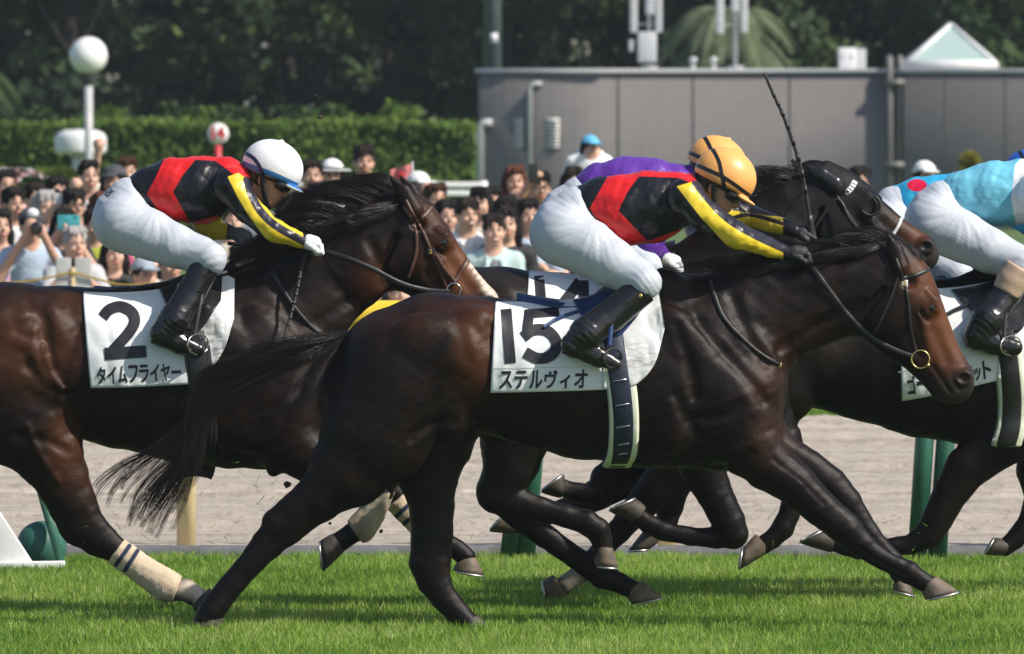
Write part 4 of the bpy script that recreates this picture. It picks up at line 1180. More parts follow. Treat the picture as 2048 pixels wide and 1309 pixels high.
class Cloth:
    """a saddle cloth lying on the near side of a horse; (s, t) in 0..1 runs along / down"""
    def __init__(s, H, top, bottom, out=0.014, ripple=0.004, seed=0):
        s.H = H; s.top = curve(top, 41); s.bot = curve(bottom, 41); s.out = out; s.rip = ripple; s.seed = seed
    def px(s, a, b):
        i = np.clip(a, 0, 1) * 40; k = np.minimum(i.astype(int), 39); t = (i - k)[..., None]
        T = s.top[k] * (1 - t) + s.top[k + 1] * t; B = s.bot[k] * (1 - t) + s.bot[k + 1] * t
        return T + (B - T) * b[..., None]
    def world(s, a, b, out=0.0):
        H = s.H; p = s.px(a, b); D = H['D']
        x0 = H['W']((0, 0)); W0 = np.array([H['W'](q) for q in p.reshape(-1, 2)]).reshape(p.shape[:-1] + (3,))
        y = np.zeros(a.shape); tot = 0
        for dz in (-0.03, 0, 0.03):
            for dx in (-0.03, 0, 0.03):
                y += sample_map(H['F'], H['map'], W0[..., 0] + dx, W0[..., 2] + dz, D); tot += 1
        y /= tot
        y0 = sample_map(H['F'], H['map'], W0[..., 0], W0[..., 2], D)
        y = np.minimum(y, y0)
        rip = s.rip * (np.sin(9 * a + 3 * b + s.seed) * np.sin(7 * b + s.seed) + 0.5 * np.sin(23 * a - 9 * b + s.seed)) * (0.3 + 0.7 * b)
        W0[..., 1] = y - s.out - out - np.abs(rip) * 1.0
        return W0
    def put(s, name, material, parent, dirt=None, n=(44, 36), thick=0.005):
        a, b = np.meshgrid(np.linspace(0, 1, n[0]), np.linspace(0, 1, n[1]), indexing='ij')
        v = s.world(a, b).reshape(-1, 3); m = len(v)
        far = v.copy(); far[:, 1] = 2 * s.H['D'] - far[:, 1]          # the same cloth hangs down the far side
        inn = v + np.array((0, thick, 0))
        fin = far - np.array((0, thick, 0))
        Q = []
        for i in range(n[0] - 1):
            for j in range(n[1] - 1):
                k = i * n[1] + j; Q.append([k, k + n[1], k + n[1] + 1, k + 1])
        Q = np.array(Q); top = [i * n[1] for i in range(n[0])]
        edge = []
        loop = [i * n[1] + n[1] - 1 for i in range(n[0])]
        left = [j for j in range(n[1])]; right = [(n[0] - 1) * n[1] + j for j in range(n[1])]
        for ln, fl in ((loop, 0), (left, 1), (right, 0)):
            for p, q in zip(ln[:-1], ln[1:]):
                edge.append([p, q, q + m, p + m]); edge.append([q + 2 * m, p + 2 * m, p + 3 * m, q + 3 * m])
        br = [[p, q, q + 2 * m, p + 2 * m] for p, q in zip(top[:-1], top[1:])]
        V = np.concatenate([v, inn, far, fin])
        at = {'dirt': np.zeros(len(V))}
        if dirt is not None:
            d = np.zeros(len(v)); px, py = proj(v)
            for (x, y, rx, ry, w) in dirt: d = np.maximum(d, w * np.exp(-(((px - x) / rx) ** 2 + ((py - y) / ry) ** 2)))
            at['dirt'] = np.tile(d, 4)
        s.obj = put(name, V, [Q, Q[:, ::-1] + m, Q[:, ::-1] + 2 * m, Q + 3 * m, np.array(edge), np.array(br)], material, parent, attrs=at)
        return s.obj
    def at_px(s, pts, out=0.003):
        """world points on the cloth under given pixels"""
        pts = np.asarray(pts, float); H = s.H
        W0 = np.array([H['W'](q) for q in pts]); y = np.zeros(len(pts)); D = H['D']
        # invert (s, t) numerically
        A, B = np.meshgrid(np.linspace(0, 1, 81), np.linspace(-0.02, 1.02, 61), indexing='ij')
        if not hasattr(s, '_gw'): s._gw = s.world(A, np.clip(B, 0, 1))
        G = s.px(A, B); GW = s._gw
        res = []
        for p, w in zip(pts, W0):
            d = ((G - p) ** 2).sum(-1); k = np.argpartition(d.ravel(), 4)[:4]
            wt = 1 / (d.ravel()[k] + 0.3); yy = (GW[..., 1].ravel()[k] * wt).sum() / wt.sum()
            res.append((w[0], yy - out, w[2]))
        return np.array(res)



def glyphs(text, box, cl, parent, bold=0.02, part='lettering', slant=0.0, out=0.003, squash=None):
    """text laid on a cloth: box = four pixel corners (tl, tr, br, bl)"""
    for i, chh in enumerate(text):
        c = bpy.data.curves.new('glyph', 'FONT'); c.body = chh; c.size = 1.0; c.offset = bold; c.resolution_u = 3
        to = bpy.data.objects.new('glyph', c); COL.objects.link(to)
        bpy.context.view_layer.update()
        dg = bpy.context.evaluated_depsgraph_get()
        me = to.evaluated_get(dg).to_mesh()
        bm = bmesh.new(); bm.from_mesh(me)
        to.evaluated_get(dg).to_mesh_clear()
        bpy.data.objects.remove(to); bpy.data.curves.remove(c)
        bmesh.ops.remove_doubles(bm, verts=bm.verts[:], dist=1e-4)
        xs = [w.co.x for w in bm.verts]; ys = [w.co.y for w in bm.verts]
        for ax, a, b in ((0, min(xs), max(xs)), (1, min(ys), max(ys))):
            k = max(3, int((b - a) / 0.09))
            for j in range(1, k):
                p = Vector((0, 0, 0)); p[ax] = a + (b - a) * j / k; nn = Vector((0, 0, 0)); nn[ax] = 1
                bmesh.ops.bisect_plane(bm, geom=bm.verts[:] + bm.edges[:] + bm.faces[:], dist=1e-6, plane_co=p, plane_no=nn)
        bmesh.ops.triangulate(bm, faces=bm.faces[:])
        bm.verts.index_update()
        co = np.array([w.co[:2] for w in bm.verts]); tri = np.array([[w.index for w in f.verts] for f in bm.faces]); bm.free()
        n = len(text)
        if squash and squash.get(chh): f0, f1, g0, g1 = squash[chh]
        else: f0, f1, g0, g1 = 0.06, 0.94, 0.0, 1.0
        lo, hi = co.min(0), co.max(0)
        u = (co[:, 0] - lo[0]) / (hi[0] - lo[0] + 1e-9); w = 1 - (co[:, 1] - lo[1]) / (hi[1] - lo[1] + 1e-9)
        u = (i + f0 + u * (f1 - f0)) / n; w = g0 + w * (g1 - g0)
        tl, tr, br, bl = [np.array(b, float) for b in box]
        p = (tl * (1 - u)[:, None] + tr * u[:, None]) * (1 - w)[:, None] + (bl * (1 - u)[:, None] + br * u[:, None]) * w[:, None]
        put(part, cl.at_px(p, out), np.array(tri), M_PRINT, parent)

def stroke(cl, pts, w, parent, part='digit', out=0.003, n=40, smooth=True, mt=None):
    """a painted stroke on a cloth: centre line in pixels, width in pixels"""
    c = curve(pts, n) if smooth else np.concatenate([np.linspace(pts[i], pts[i + 1], 12) for i in range(len(pts) - 1)])
    keep = np.r_[True, np.hypot(*(np.diff(c, axis=0)).T) > 1e-6]; c = c[keep]
    tg = np.gradient(c, axis=0); tg /= np.hypot(tg[:, 0], tg[:, 1])[:, None] + 1e-9
    sd = np.stack([-tg[:, 1], tg[:, 0]], 1); w = np.broadcast_to(np.asarray(w, float), (len(c),))[:, None] if np.ndim(w) == 0 else np.interp(np.linspace(0, 1, len(c)), np.linspace(0, 1, len(w)), w)[:, None]
    k = 6
    rows = np.stack([c + sd * w * (j / (k - 1) - 0.5) for j in range(k)], 1).reshape(-1, 2)
    q = []
    for i in range(len(c) - 1):
        for j in range(k - 1):
            q.append([i * k + j, i * k + j + 1, (i + 1) * k + j + 1, (i + 1) * k + j])
    return rows, np.array(q)
def digit(cl, strokes, parent, part='digit', out=0.003, mt=None):
    V = []; Q = []; n = 0
    for i, s in enumerate(strokes):
        r, q = stroke(cl, s[0], s[1], parent, smooth=s[2] if len(s) > 2 else True)
        V.append(cl.at_px(r, out + 0.0006 * i)); Q.append(q + n); n += len(r)
    return put(part, np.concatenate(V), np.concatenate(Q), mt or M_PRINT, parent)

def girth_strap(H, name, line, w_px, material, parent=None, out=0.012, t=0.006):
    """girth: near-side centre line in pixels from top to the belly, carried round to the far side"""
    c = curve(line, 60); q = np.array([surf(H, p[0], p[1], out) for p in c])
    D = H['D']
    for i in range(1, len(q)):
        if q[i, 1] < q[i - 1, 1] - 0.05: q[i, 1] = q[i - 1, 1]
    far = q[::-1].copy(); far[:, 1] = 2 * D - far[:, 1]
    full = np.concatenate([q, far])
    # even out and smooth the turn under the belly
    for _ in range(3): full[1:-1] = 0.25 * full[:-2] + 0.5 * full[1:-1] + 0.25 * full[2:]
    tg = np.gradient(full, axis=0)
    ax = np.array([1.0, 0, 0.0]); nr = np.cross(tg, np.tile(ax, (len(full), 1)))
    nr /= np.linalg.norm(nr, axis=1)[:, None] + 1e-9
    v, f = ribbon(full, nr, w_px * H['sc'], t)
    return put(name, v, f, material, parent if parent is not None else H['root'])
# ------------------------------------------------------------------ horse number 15 (nearest)
G_HORSES = 'racehorses galloping past'
G_RIDERS = 'riders on the racehorses'
D15 = 49.2
spec15 = dict(D=D15, h=0.0078,
    torso=[(742, 792, 108, .80), (795, 738, 120, .92), (870, 716, 128, .95), (955, 728, 132, .88), (1060, 745, 140, .80), (1170, 760, 156, .74), (1290, 756, 176, .66), (1385, 760, 178, .60), (1450, 800, 108, .78)],
    torso2=[(1330, 630, 84, .50), (1410, 690, 118, .62), (1470, 770, 96, .85), (1462, 850, 90, .80)],
    neck=[(1400, 668, 110, .55), (1490, 645, 106, .56), (1560, 622, 96, .52), (1640, 596, 88, .50), (1730, 577, 84, .52), (1775, 570, 74, .55)],
    head=dict(o=(1824, 490), d=(.407, .914), L=300, ears=[
        dict(off=-.085, pts=[(1800, 534), (1789, 502), (1776, 470)], r=[19, 17, 4]),
        dict(off=.075, pts=[(1806, 528), (1797, 500), (1786, 472)], r=[16, 14, 3])]),
    legs=[
        dict(off=-.13, off2=-.10, k=.045, pts=[(800, 770, 120, .62), (752, 865, 112, .62), (700, 935, 82, .66), (640, 994, 50, .72), (603, 1022, 44, .66), (566, 1054, 42, .60), (537, 1086, 32, .62), (512, 1115, 27, .72), (470, 1162, 24.5, .75), (437, 1204, 26, .8), (424, 1222, 26, .9), (412, 1240, 24, .95)],
             tendon=[(5, 8, 1)], bumps=[(546, 1046, 14, 20, -40)]),
        dict(off=.12, off2=.10, k=.045, pts=[(880, 800, 110, .62), (868, 880, 80, .62), (856, 950, 62, .66), (863, 1010, 46, .72), (864, 1070, 42, .70), (860, 1125, 42, .60), (867, 1160, 34, .64), (886, 1192, 27, .72), (915, 1226, 24, .78), (935, 1248, 25, .9)]),
        dict(off=-.13, off2=-.09, k=.04, pts=[(1455, 800, 95, .62), (1490, 880, 72, .72), (1535, 930, 52, .82), (1590, 968, 43, .84), (1640, 1016, 36, .84), (1690, 1057, 33, .80), (1722, 1088, 27, .78), (1752, 1112, 21, .76), (1792, 1133, 20, .78), (1817, 1145, 23, .84), (1840, 1160, 19, .84), (1860, 1172, 19, .9)],
             tendon=[(6, 9, -1), (2, 4, 1)], bumps=[(1698, 1060, 22, 12, 45), (1520, 880, 20, 50, -38)]),
        dict(off=.12, off2=.10, k=.03, pts=[(1480, 830, 70, .7), (1560, 905, 40, .82), (1612, 935, 38, .84), (1660, 968, 34, .84), (1693, 1005, 31, .8), (1722, 1046, 24, .78), (1757, 1090, 20, .78), (1785, 1122, 20, .8), (1798, 1140, 22, .84), (1806, 1158, 18, .9)])],
    muscles=[(956, 652, 44, 40, 30, .026), (920, 700, 70, 34, 55, .012), (868, 690, 90, 60, 20, .018), (770, 800, 70, 120, 15, .020), (890, 800, 50, 80, -20, .018),
             (945, 690, 20, 52, -18, .020), (1385, 700, 45, 110, -38, .020), (1440, 780, 50, 105, -48, .022), (1525, 765, 36, 46, -20, .026), (1420, 855, 85, 50, 10, .026), (1350, 600, 40, 70, -30, .015),
             (1480, 560, 80, 26, -12, .012), (1500, 690, 70, 34, 38, .014), (1640, 560, 90, 26, -14, .010), (1536, 820, 26, 60, -10, .020), (1340, 800, 50, 110, -4, .012)],
    grooves=[(.024, [(985, 650), (992, 710), (985, 770), (960, 820)]), (.020, [(905, 842), (860, 850), (830, 870)]), (.022, [(1465, 590), (1490, 655), (1530, 720)]), (.018, [(1395, 640), (1445, 700), (1500, 760), (1528, 800)]),
             (.016, [(1350, 790), (1380, 850), (1420, 900)]), (.014, [(1480, 805), (1440, 830), (1380, 835)]), (.018, [(1560, 700), (1640, 650), (1720, 610)]), (.014, [(1350, 650), (1375, 720), (1390, 790)]), (.014, [(1500, 905), (1470, 930), (1430, 935)])],
    ridges=[(.008, [(1010, 870), (1040, 880), (1080, 890)])])
H15 = horse_body(spec15)
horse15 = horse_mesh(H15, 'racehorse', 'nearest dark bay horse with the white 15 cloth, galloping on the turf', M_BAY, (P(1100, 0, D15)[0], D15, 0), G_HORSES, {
    'tan': [(1900, 660, 55, 90, 1.0), (1850, 560, 38, 55, .8), (1868, 700, 30, 45, .45), (950, 690, 44, 100, .55), (985, 650, 34, 60, .45), (1530, 770, 40, 70, .18), (860, 640, 150, 50, .14), (1545, 870, 50, 60, .16), (1600, 690, 90, 60, .10)],  # face brown is coat colour; rump blobs paint the warm sun highlight into it
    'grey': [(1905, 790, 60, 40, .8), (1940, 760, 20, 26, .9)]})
hoof(H15, ((447, 1222), (395, 1222)), ((445, 1262), (380, 1258)), -.10, M_HOOFH, False)
hoof(H15, ((962, 1236), (914, 1246)), ((985, 1264), (925, 1266)), .10, M_HOOFH, False)
hoof(H15, ((1880, 1157), (1843, 1180)), ((1917, 1184), (1850, 1200)), -.09, M_HOOFB)
hoof(H15, ((1815, 1160), (1785, 1170)), ((1829, 1192), (1786, 1180)), .10, M_HOOFB)

# ------------------------------------------------------------------ horse number 2
D2 = 50.3
spec2 = dict(D=D2, h=0.0085, xmax=None,
    torso=[(-210, 770, 105, .80), (-150, 716, 116, .92), (-75, 690, 124, .95), (20, 702, 134, .88), (130, 718, 142, .80), (250, 735, 160, .74), (370, 742, 180, .66), (465, 752, 186, .60), (545, 800, 118, .80)],
    torso2=[(440, 625, 80, .50), (505, 680, 120, .62), (560, 770, 100, .85), (548, 845, 92, .80)],
    neck=[(500, 655, 112, .55), (560, 625, 112, .56), (620, 576, 104, .54), (690, 522, 98, .52), (752, 486, 86, .52), (795, 470, 78, .55)],
    head=dict(o=(826, 378), d=(.6, .8), L=284, ears=[
        dict(off=-.085, pts=[(828, 420), (806, 386), (783, 356)], r=[19, 17, 4]),
        dict(off=.075, pts=[(840, 412), (820, 380), (800, 352)], r=[16, 14, 3])]),
    legs=[
        dict(off=-.13, off2=-.10, k=.045, pts=[(-20, 760, 118, .62), (45, 840, 100, .62), (95, 905, 72, .66), (122, 955, 56, .7), (143, 1005, 49, .72), (162, 1048, 46, .62), (197, 1078, 36, .62), (232, 1101, 26, .72), (285, 1140, 26, .75), (335, 1174, 29, .8), (368, 1180, 23, .8), (398, 1196, 20, .85)]),
        dict(off=.12, off2=.10, k=.045, pts=[(-60, 780, 110, .62), (-70, 880, 80, .64), (-90, 960, 52, .7), (-120, 1020, 42, .64), (-165, 1080, 27, .7), (-210, 1140, 24, .78), (-228, 1165, 26, .85), (-250, 1185, 20, .9)]),
        dict(off=-.12, off2=-.08, k=.04, pts=[(545, 800, 92, .62), (575, 880, 66, .72), (630, 922, 50, .82), (700, 945, 42, .84), (768, 952, 34, .82), (762, 985, 25, .78), (742, 1030, 22, .78), (724, 1056, 25, .84), (703, 1068, 20, .84), (676, 1086, 21, .9)],
             bumps=[(547, 938, 14, 16, 0)]),
        dict(off=.12, off2=.10, k=.03, pts=[(560, 830, 70, .7), (640, 890, 46, .82), (710, 925, 38, .84), (770, 965, 32, .82), (800, 1005, 25, .78), (840, 1050, 21, .78), (880, 1080, 22, .84), (915, 1100, 20, .84), (932, 1115, 20, .9)])],
    muscles=[(66, 640, 40, 36, 20, .028), (70, 700, 22, 60, -20, .024), (20, 670, 80, 60, 20, .018), (20, 740, 90, 50, 10, .02), (90, 760, 60, 26, 35, .022), (120, 660, 30, 60, -20, .014), (110, 850, 36, 70, -18, .024),
             (470, 690, 42, 110, -38, .018), (545, 700, 50, 90, -30, .022), (600, 690, 50, 50, 0, .022), (650, 620, 60, 60, 0, .016), (730, 530, 60, 80, 25, .016), (600, 520, 60, 30, -40, .012), (500, 850, 85, 50, 10, .02)],
    grooves=[(.020, [(60, 600), (92, 640), (98, 690), (112, 740), (130, 780)]), (.016, [(62, 670), (40, 655), (70, 640)]), (.014, [(142, 790), (100, 775), (60, 730)]), (.016, [(130, 740), (146, 700), (165, 650)]), (.018, [(555, 560), (575, 620), (620, 670)]),
             (.016, [(740, 480), (760, 530), (770, 570)]), (.016, [(700, 600), (640, 640), (600, 660)]), (.012, [(40, 870), (100, 880), (140, 900)])],
    ridges=[(.007, [(90, 690), (105, 740), (128, 775)]), (.006, [(60, 850), (80, 900), (120, 960)])])
H2 = horse_body(spec2)
horse2 = horse_mesh(H2, 'racehorse', 'brown bay horse with the white 2 cloth, white nose stripe and bandaged legs', M_BROWN, (P(200, 0, D2)[0], D2, 0), G_HORSES, {
    'tan': [(925, 540, 45, 75, 1.0), (868, 430, 40, 40, .35), (880, 520, 40, 60, .35), (60, 690, 110, 90, .42), (130, 900, 40, 90, .40), (130, 650, 50, 80, .30), (745, 570, 45, 60, .28), (610, 690, 70, 50, .14), (165, 990, 26, 80, .2)],
    'pale': [(944, 532, 7, 7, 1), (952, 543, 7, 7, 1), (960, 554, 7, 7, 1), (967, 564, 7, 7, 1), (974, 575, 10, 10, 1), (982, 586, 11, 11, 1), (988, 595, 12, 10, .9), (382, 1180, 36, 24, 1), (402, 1192, 26, 22, 1)],
    'grey': [(640, 640, 70, 70, .6), (560, 690, 60, 60, .6)]})
hoof(H2, ((424, 1180), (384, 1212)), ((438, 1212), (394, 1232)), -.10, M_HOOFH)
hoof(H2, ((-235, 1172), (-270, 1192)), ((-262, 1206), (-290, 1216)), .10, M_HOOFH)
hoof(H2, ((664, 1068), (688, 1104)), ((640, 1082), (646, 1144)), -.08, M_HOOFH)
hoof(H2, ((951, 1114), (910, 1130)), ((968, 1152), (906, 1141)), .10, M_HOOFB)

# ------------------------------------------------------------------ horse number 14 (black hood)
D14 = 50.85
spec14 = dict(D=D14, h=0.009,
    torso=[(858, 742, 92, .80), (886, 690, 106, .92), (925, 656, 120, .95), (1000, 664, 127, .88), (1110, 685, 136, .80), (1215, 700, 150, .74), (1325, 700, 170, .66), (1415, 705, 172, .60), (1480, 740, 105, .80)],
    torso2=[(1360, 575, 80, .50), (1430, 640, 114, .62), (1490, 710, 92, .85), (1480, 790, 88, .80)],
    neck=[(1420, 590, 106, .55), (1475, 535, 106, .56), (1530, 485, 104, .54), (1590, 445, 94, .52), (1640, 430, 80, .55)],
    head=dict(o=(1650, 320), d=(.79, .615), L=279, ears=[
        dict(off=-.08, pts=[(1672, 376), (1640, 352), (1617, 336)], r=[17, 14, 4]),
        dict(off=.075, pts=[(1650, 368), (1612, 344), (1582, 322)], r=[16, 14, 3])]),
    legs=[
        dict(off=-.13, off2=-.10, k=.045, pts=[(1010, 740, 112, .62), (1030, 830, 84, .62), (1020, 890, 60, .66), (1016, 935, 50, .72), (994, 985, 42, .62), (1030, 1005, 33, .64), (1075, 1017, 25, .72), (1130, 1032, 23, .76), (1175, 1046, 25, .8), (1195, 1060, 25, .84), (1204, 1085, 20, .84), (1206, 1108, 20, .9)]),
        dict(off=.12, off2=.10, k=.045, pts=[(1040, 760, 100, .62), (1040, 850, 74, .64), (1030, 920, 52, .7), (1000, 985, 42, .64), (1040, 1030, 30, .66), (1090, 1072, 24, .74), (1150, 1115, 22, .78), (1205, 1152, 27, .8), (1240, 1167, 20, .84), (1266, 1180, 19, .9)]),
        dict(off=-.12, off2=-.09, k=.04, pts=[(1430, 800, 90, .62), (1395, 880, 60, .75), (1405, 935, 46, .82), (1430, 990, 36, .84), (1458, 1045, 33, .82), (1466, 1068, 31, .78), (1435, 1077, 21, .76), (1380, 1073, 18, .78), (1325, 1062, 20, .84), (1300, 1050, 20, .84), (1280, 1036, 18, .9)]),
        dict(off=.12, off2=.10, k=.03, pts=[(1500, 800, 80, .7), (1560, 880, 44, .82), (1588, 940, 32, .84), (1590, 985, 24, .8), (1578, 1030, 21, .78), (1565, 1058, 23, .84), (1545, 1078, 19, .84), (1526, 1091, 19, .9)])],
    muscles=[(1015, 600, 40, 34, 20, .02), (930, 640, 80, 50, 20, .015), (1560, 490, 70, 60, 30, .015)])
H14 = horse_body(spec14)
horse14 = horse_mesh(H14, 'racehorse', 'black horse in a black hood behind the nearest horse, wearing the 14 cloth', M_BLACK, (P(1200, 0, D14)[0], D14, 0), G_HORSES, {
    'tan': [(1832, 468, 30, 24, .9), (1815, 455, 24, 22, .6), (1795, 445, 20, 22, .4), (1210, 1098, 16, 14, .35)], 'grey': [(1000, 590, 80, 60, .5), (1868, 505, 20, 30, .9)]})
hoof(H14, ((1226, 1098), (1188, 1098)), ((1236, 1136), (1190, 1132)), -.10, M_HOOFB)
hoof(H14, ((1290, 1167), (1252, 1190)), ((1324, 1196), (1264, 1209)), .10, M_HOOFB)
hoof(H14, ((1290, 1012), (1262, 1044)), ((1272, 998), (1216, 1022)), -.09, M_HOOFH)
hoof(H14, ((1508, 1072), (1532, 1108)), ((1486, 1096), (1478, 1141)), .10, M_HOOFB)

# ------------------------------------------------------------------ dark horse at the right edge (light blue rider)
DR = 51.7
specR = dict(D=DR, h=0.0095,
    torso=[(1438, 752, 100, .80), (1490, 700, 112, .92), (1560, 680, 118, .95), (1640, 686, 128, .88), (1740, 700, 141, .80), (1850, 716, 156, .74), (1960, 722, 168, .66), (2060, 725, 170, .60), (2130, 760, 104, .80)],
    torso2=[(2010, 595, 76, .50), (2080, 660, 110, .62), (2140, 730, 90, .85), (2130, 805, 86, .80)],
    neck=[(2070, 630, 104, .55), (2155, 605, 100, .56), (2220, 585, 90, .52), (2295, 560, 83, .50), (2375, 542, 79, .52), (2420, 535, 70, .55)],
    head=dict(o=(2462, 462), d=(.407, .914), L=278, ears=[
        dict(off=-.08, pts=[(2440, 500), (2430, 472), (2418, 442)], r=[16, 14, 3]), dict(off=.075, pts=[(2446, 496), (2438, 470), (2428, 444)], r=[16, 14, 3])]),
    legs=[
        dict(off=-.13, off2=-.10, k=.045, pts=[(1530, 760, 108, .62), (1450, 850, 86, .62), (1370, 925, 58, .66), (1310, 980, 39, .72), (1272, 1022, 30, .62), (1235, 1065, 24, .72), (1195, 1110, 21, .76), (1168, 1141, 22, .84), (1146, 1158, 18, .84), (1126, 1173, 18, .9)]),
        dict(off=.12, off2=.10, k=.045, pts=[(1520, 780, 100, .62), (1420, 850, 80, .64), (1330, 895, 58, .7), (1270, 920, 44, .7), (1215, 962, 36, .62), (1204, 984, 27, .72), (1175, 988, 20, .8), (1142, 982, 18, .84), (1126, 976, 18, .9)]),
        dict(off=-.12, off2=-.09, k=.04, pts=[(2120, 760, 88, .62), (2060, 840, 66, .72), (1990, 890, 52, .8), (1935, 935, 44, .84), (1902, 985, 36, .84), (1874, 1040, 31, .82), (1858, 1070, 29, .78), (1820, 1090, 20, .76), (1762, 1096, 17, .78), (1715, 1099, 20, .84), (1690, 1094, 17, .84), (1670, 1087, 17, .9)]),
        dict(off=.12, off2=.10, k=.03, pts=[(2130, 800, 80, .7), (2090, 880, 50, .82), (2072, 940, 40, .84), (2080, 990, 32, .82), (2060, 1040, 22, .78), (2030, 1080, 20, .84), (2010, 1095, 18, .9)])],
    muscles=[(1650, 620, 40, 34, 20, .02)],
    ridges=[(.028, [(1545, 835), (1565, 848), (1582, 850)])])
HR = horse_body(specR)
horseR = horse_mesh(HR, 'racehorse', 'almost black horse at the right edge under the light blue rider', M_BLACK, (P(1900, 0, DR)[0], DR, 0), G_HORSES, {
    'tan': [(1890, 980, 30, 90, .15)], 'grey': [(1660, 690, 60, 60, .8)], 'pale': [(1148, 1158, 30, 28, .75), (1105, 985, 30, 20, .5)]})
hoof(HR, ((1104, 1151), (1128, 1194)), ((1086, 1162), (1092, 1206)), -.10, M_HOOFB)
hoof(HR, ((1130, 962), (1116, 996)), ((1128, 950), (1080, 985)), .10, M_HOOFH)
hoof(HR, ((1668, 1068), (1654, 1104)), ((1650, 1060), (1597, 1086)), -.09, M_HOOFH)
hoof(HR, ((2016, 1080), (2004, 1112)), ((1990, 1076), (1970, 1110)), .10, M_HOOFH)

# ------------------------------------------------------------------ farthest horse (blue rider with the red spot)
DF = 52.7
def TF(p): return ((p[0] - 631) * .91 + 1390, (p[1] - 586) * .91 + 562, p[2] * .91) + tuple(p[3:])
specF = dict(D=DF, h=0.0105,
    torso=[TF(p) for p in spec15['torso']], torso2=[TF(p) for p in spec15['torso2']], neck=[TF(p) for p in spec15['neck']],
    head=dict(o=TF((1824, 490, 0))[:2], d=(.407, .914), L=273, ears=[dict(off=-.08, pts=[TF((1800, 534, 0))[:2], TF((1789, 502, 0))[:2], TF((1776, 470, 0))[:2]], r=[15, 13, 3]),
        dict(off=.08, pts=[TF((1806, 534, 0))[:2], TF((1797, 502, 0))[:2], TF((1788, 470, 0))[:2]], r=[15, 13, 3])]),
    legs=[
        dict(off=-.12, off2=-.10, k=.045, pts=[(1500, 740, 104, .62), (1420, 840, 80, .62), (1320, 910, 56, .66), (1240, 960, 40, .7), (1195, 990, 32, .62), (1140, 1015, 23, .74), (1080, 1035, 20, .78), (1052, 1048, 19, .84), (1030, 1050, 17, .9)]),
        dict(off=.12, off2=.10, k=.045, pts=[(1480, 760, 100, .62), (1420, 850, 80, .64), (1370, 920, 50, .7), (1348, 970, 34, .7), (1338, 1015, 28, .64), (1335, 1040, 22, .75), (1322, 1056, 19, .84), (1305, 1068, 18, .9)]),
        dict(off=-.12, off2=-.09, k=.04, pts=[(2150, 780, 84, .65), (2200, 880, 46, .82), (2240, 960, 34, .82), (2290, 1030, 22, .78), (2330, 1075, 20, .84), (2355, 1090, 18, .9)]),
        dict(off=.12, off2=.10, k=.03, pts=[(2160, 800, 70, .7), (2230, 880, 40, .82), (2290, 940, 32, .82), (2350, 1010, 20, .78), (2390, 1060, 20, .84), (2410, 1080, 18, .9)])])
HF = horse_body(specF)
horseF = horse_mesh(HF, 'racehorse', 'farthest dark horse, mostly hidden, under the rider with the red spot', M_BLACK, (P(1900, 0, DF)[0], DF, 0), G_HORSES, {'tan': [(1000, 1000, 1, 1, 0)]})
hoof(HF, ((1030, 1030), (1026, 1068)), ((1014, 1024), (978, 1064)), -.10, M_HOOFB)
hoof(HF, ((1292, 1056), (1316, 1086)), ((1256, 1102), (1300, 1098)), .10, M_HOOFH)
hoof(HF, ((2362, 1076), (2340, 1100)), ((2390, 1100), (2350, 1112)), -.09, M_HOOFH)
hoof(HF, ((2416, 1068), (2396, 1092)), ((2440, 1092), (2400, 1106)), .10, M_HOOFH)
# ================================================================== riders
M_SKIN = mat('skin', (0.42, 0.22, 0.14), 0.5); bsdf(M_SKIN).inputs['Subsurface Weight'].default_value = 0.08
bsdf(M_SKIN).inputs['Subsurface Radius'].default_value = (0.012, 0.005, 0.003)
M_BOOT = mat('black_boot_leather', (0.009, 0.009, 0.010), 0.24, 0, 0.6)
setn(M_BOOT, bump(M_BOOT, noise(M_BOOT, coords(M_BOOT, (1, 1, 2.2)), 13, 3, 0.5, 0.6), 0.25, 0.012))
M_GOG = mat('goggle_lens', (0.02, 0.02, 0.022), 0.08, 0, 0.7)
M_RUBBER = mat('black_rubber', (0.015, 0.015, 0.016), 0.6)
M_WGLOVE = speckle('white_glove', (0.72, 0.72, 0.74), (0.8, 0.8, 0.8), 30, 0.6)
M_BGLOVE = speckle('black_glove', (0.012, 0.012, 0.013), (0.03, 0.03, 0.03), 30, 0.6)
M_GGLOVE = speckle('grey_glove', (0.07, 0.075, 0.08), (0.16, 0.16, 0.17), 25, 0.6)
def fabric(name, c, rough=0.45, fold=0.35, sheen=0.2, scale=7):
    m = mat(name, c, rough); co = coords(m)
    setn(m, bump(m, noise(m, co, 300, 2), 0.06, 0.001, bump(m, noise(m, coords(m, (1.0, 0.7, 1.6), rot=(0, 0.6, 0)), scale, 4, 0.55, 0.9), fold, 0.02)))
    bsdf(m).inputs['Sheen Weight'].default_value = sheen
    return m
M_BREECH = fabric('white_breeches', (0.47, 0.505, 0.56), 0.55, 0.22, 0.0, 9)
def silk_pattern(name, base, layers, rough=0.34, fold=0.34):
    """layers: (attribute, colour) painted in order where the attribute is negative"""
    m = fabric(name, base, rough, fold, 0.0, 10); bsdf(m).inputs['Specular IOR Level'].default_value = 0.35
    c = base
    for a, colr in layers: c = mixc(m, step_attr(m, a, 0.0035), c, colr)
    setc(m, c); return m
C_BLACK, C_RED, C_YEL = (0.010, 0.010, 0.014), (0.62, 0.016, 0.018), (0.74, 0.55, 0.035)
M_SILK_BRY = silk_pattern('black_silk_red_band_yellow_sleeves', C_BLACK, [('red', C_RED), ('yellow', C_YEL), ('stripe', (0.02, 0.018, 0.03))])
M_SILK_PUR = silk_pattern('purple_silk', (0.11, 0.035, 0.30), [('white', (0.7, 0.7, 0.74))])
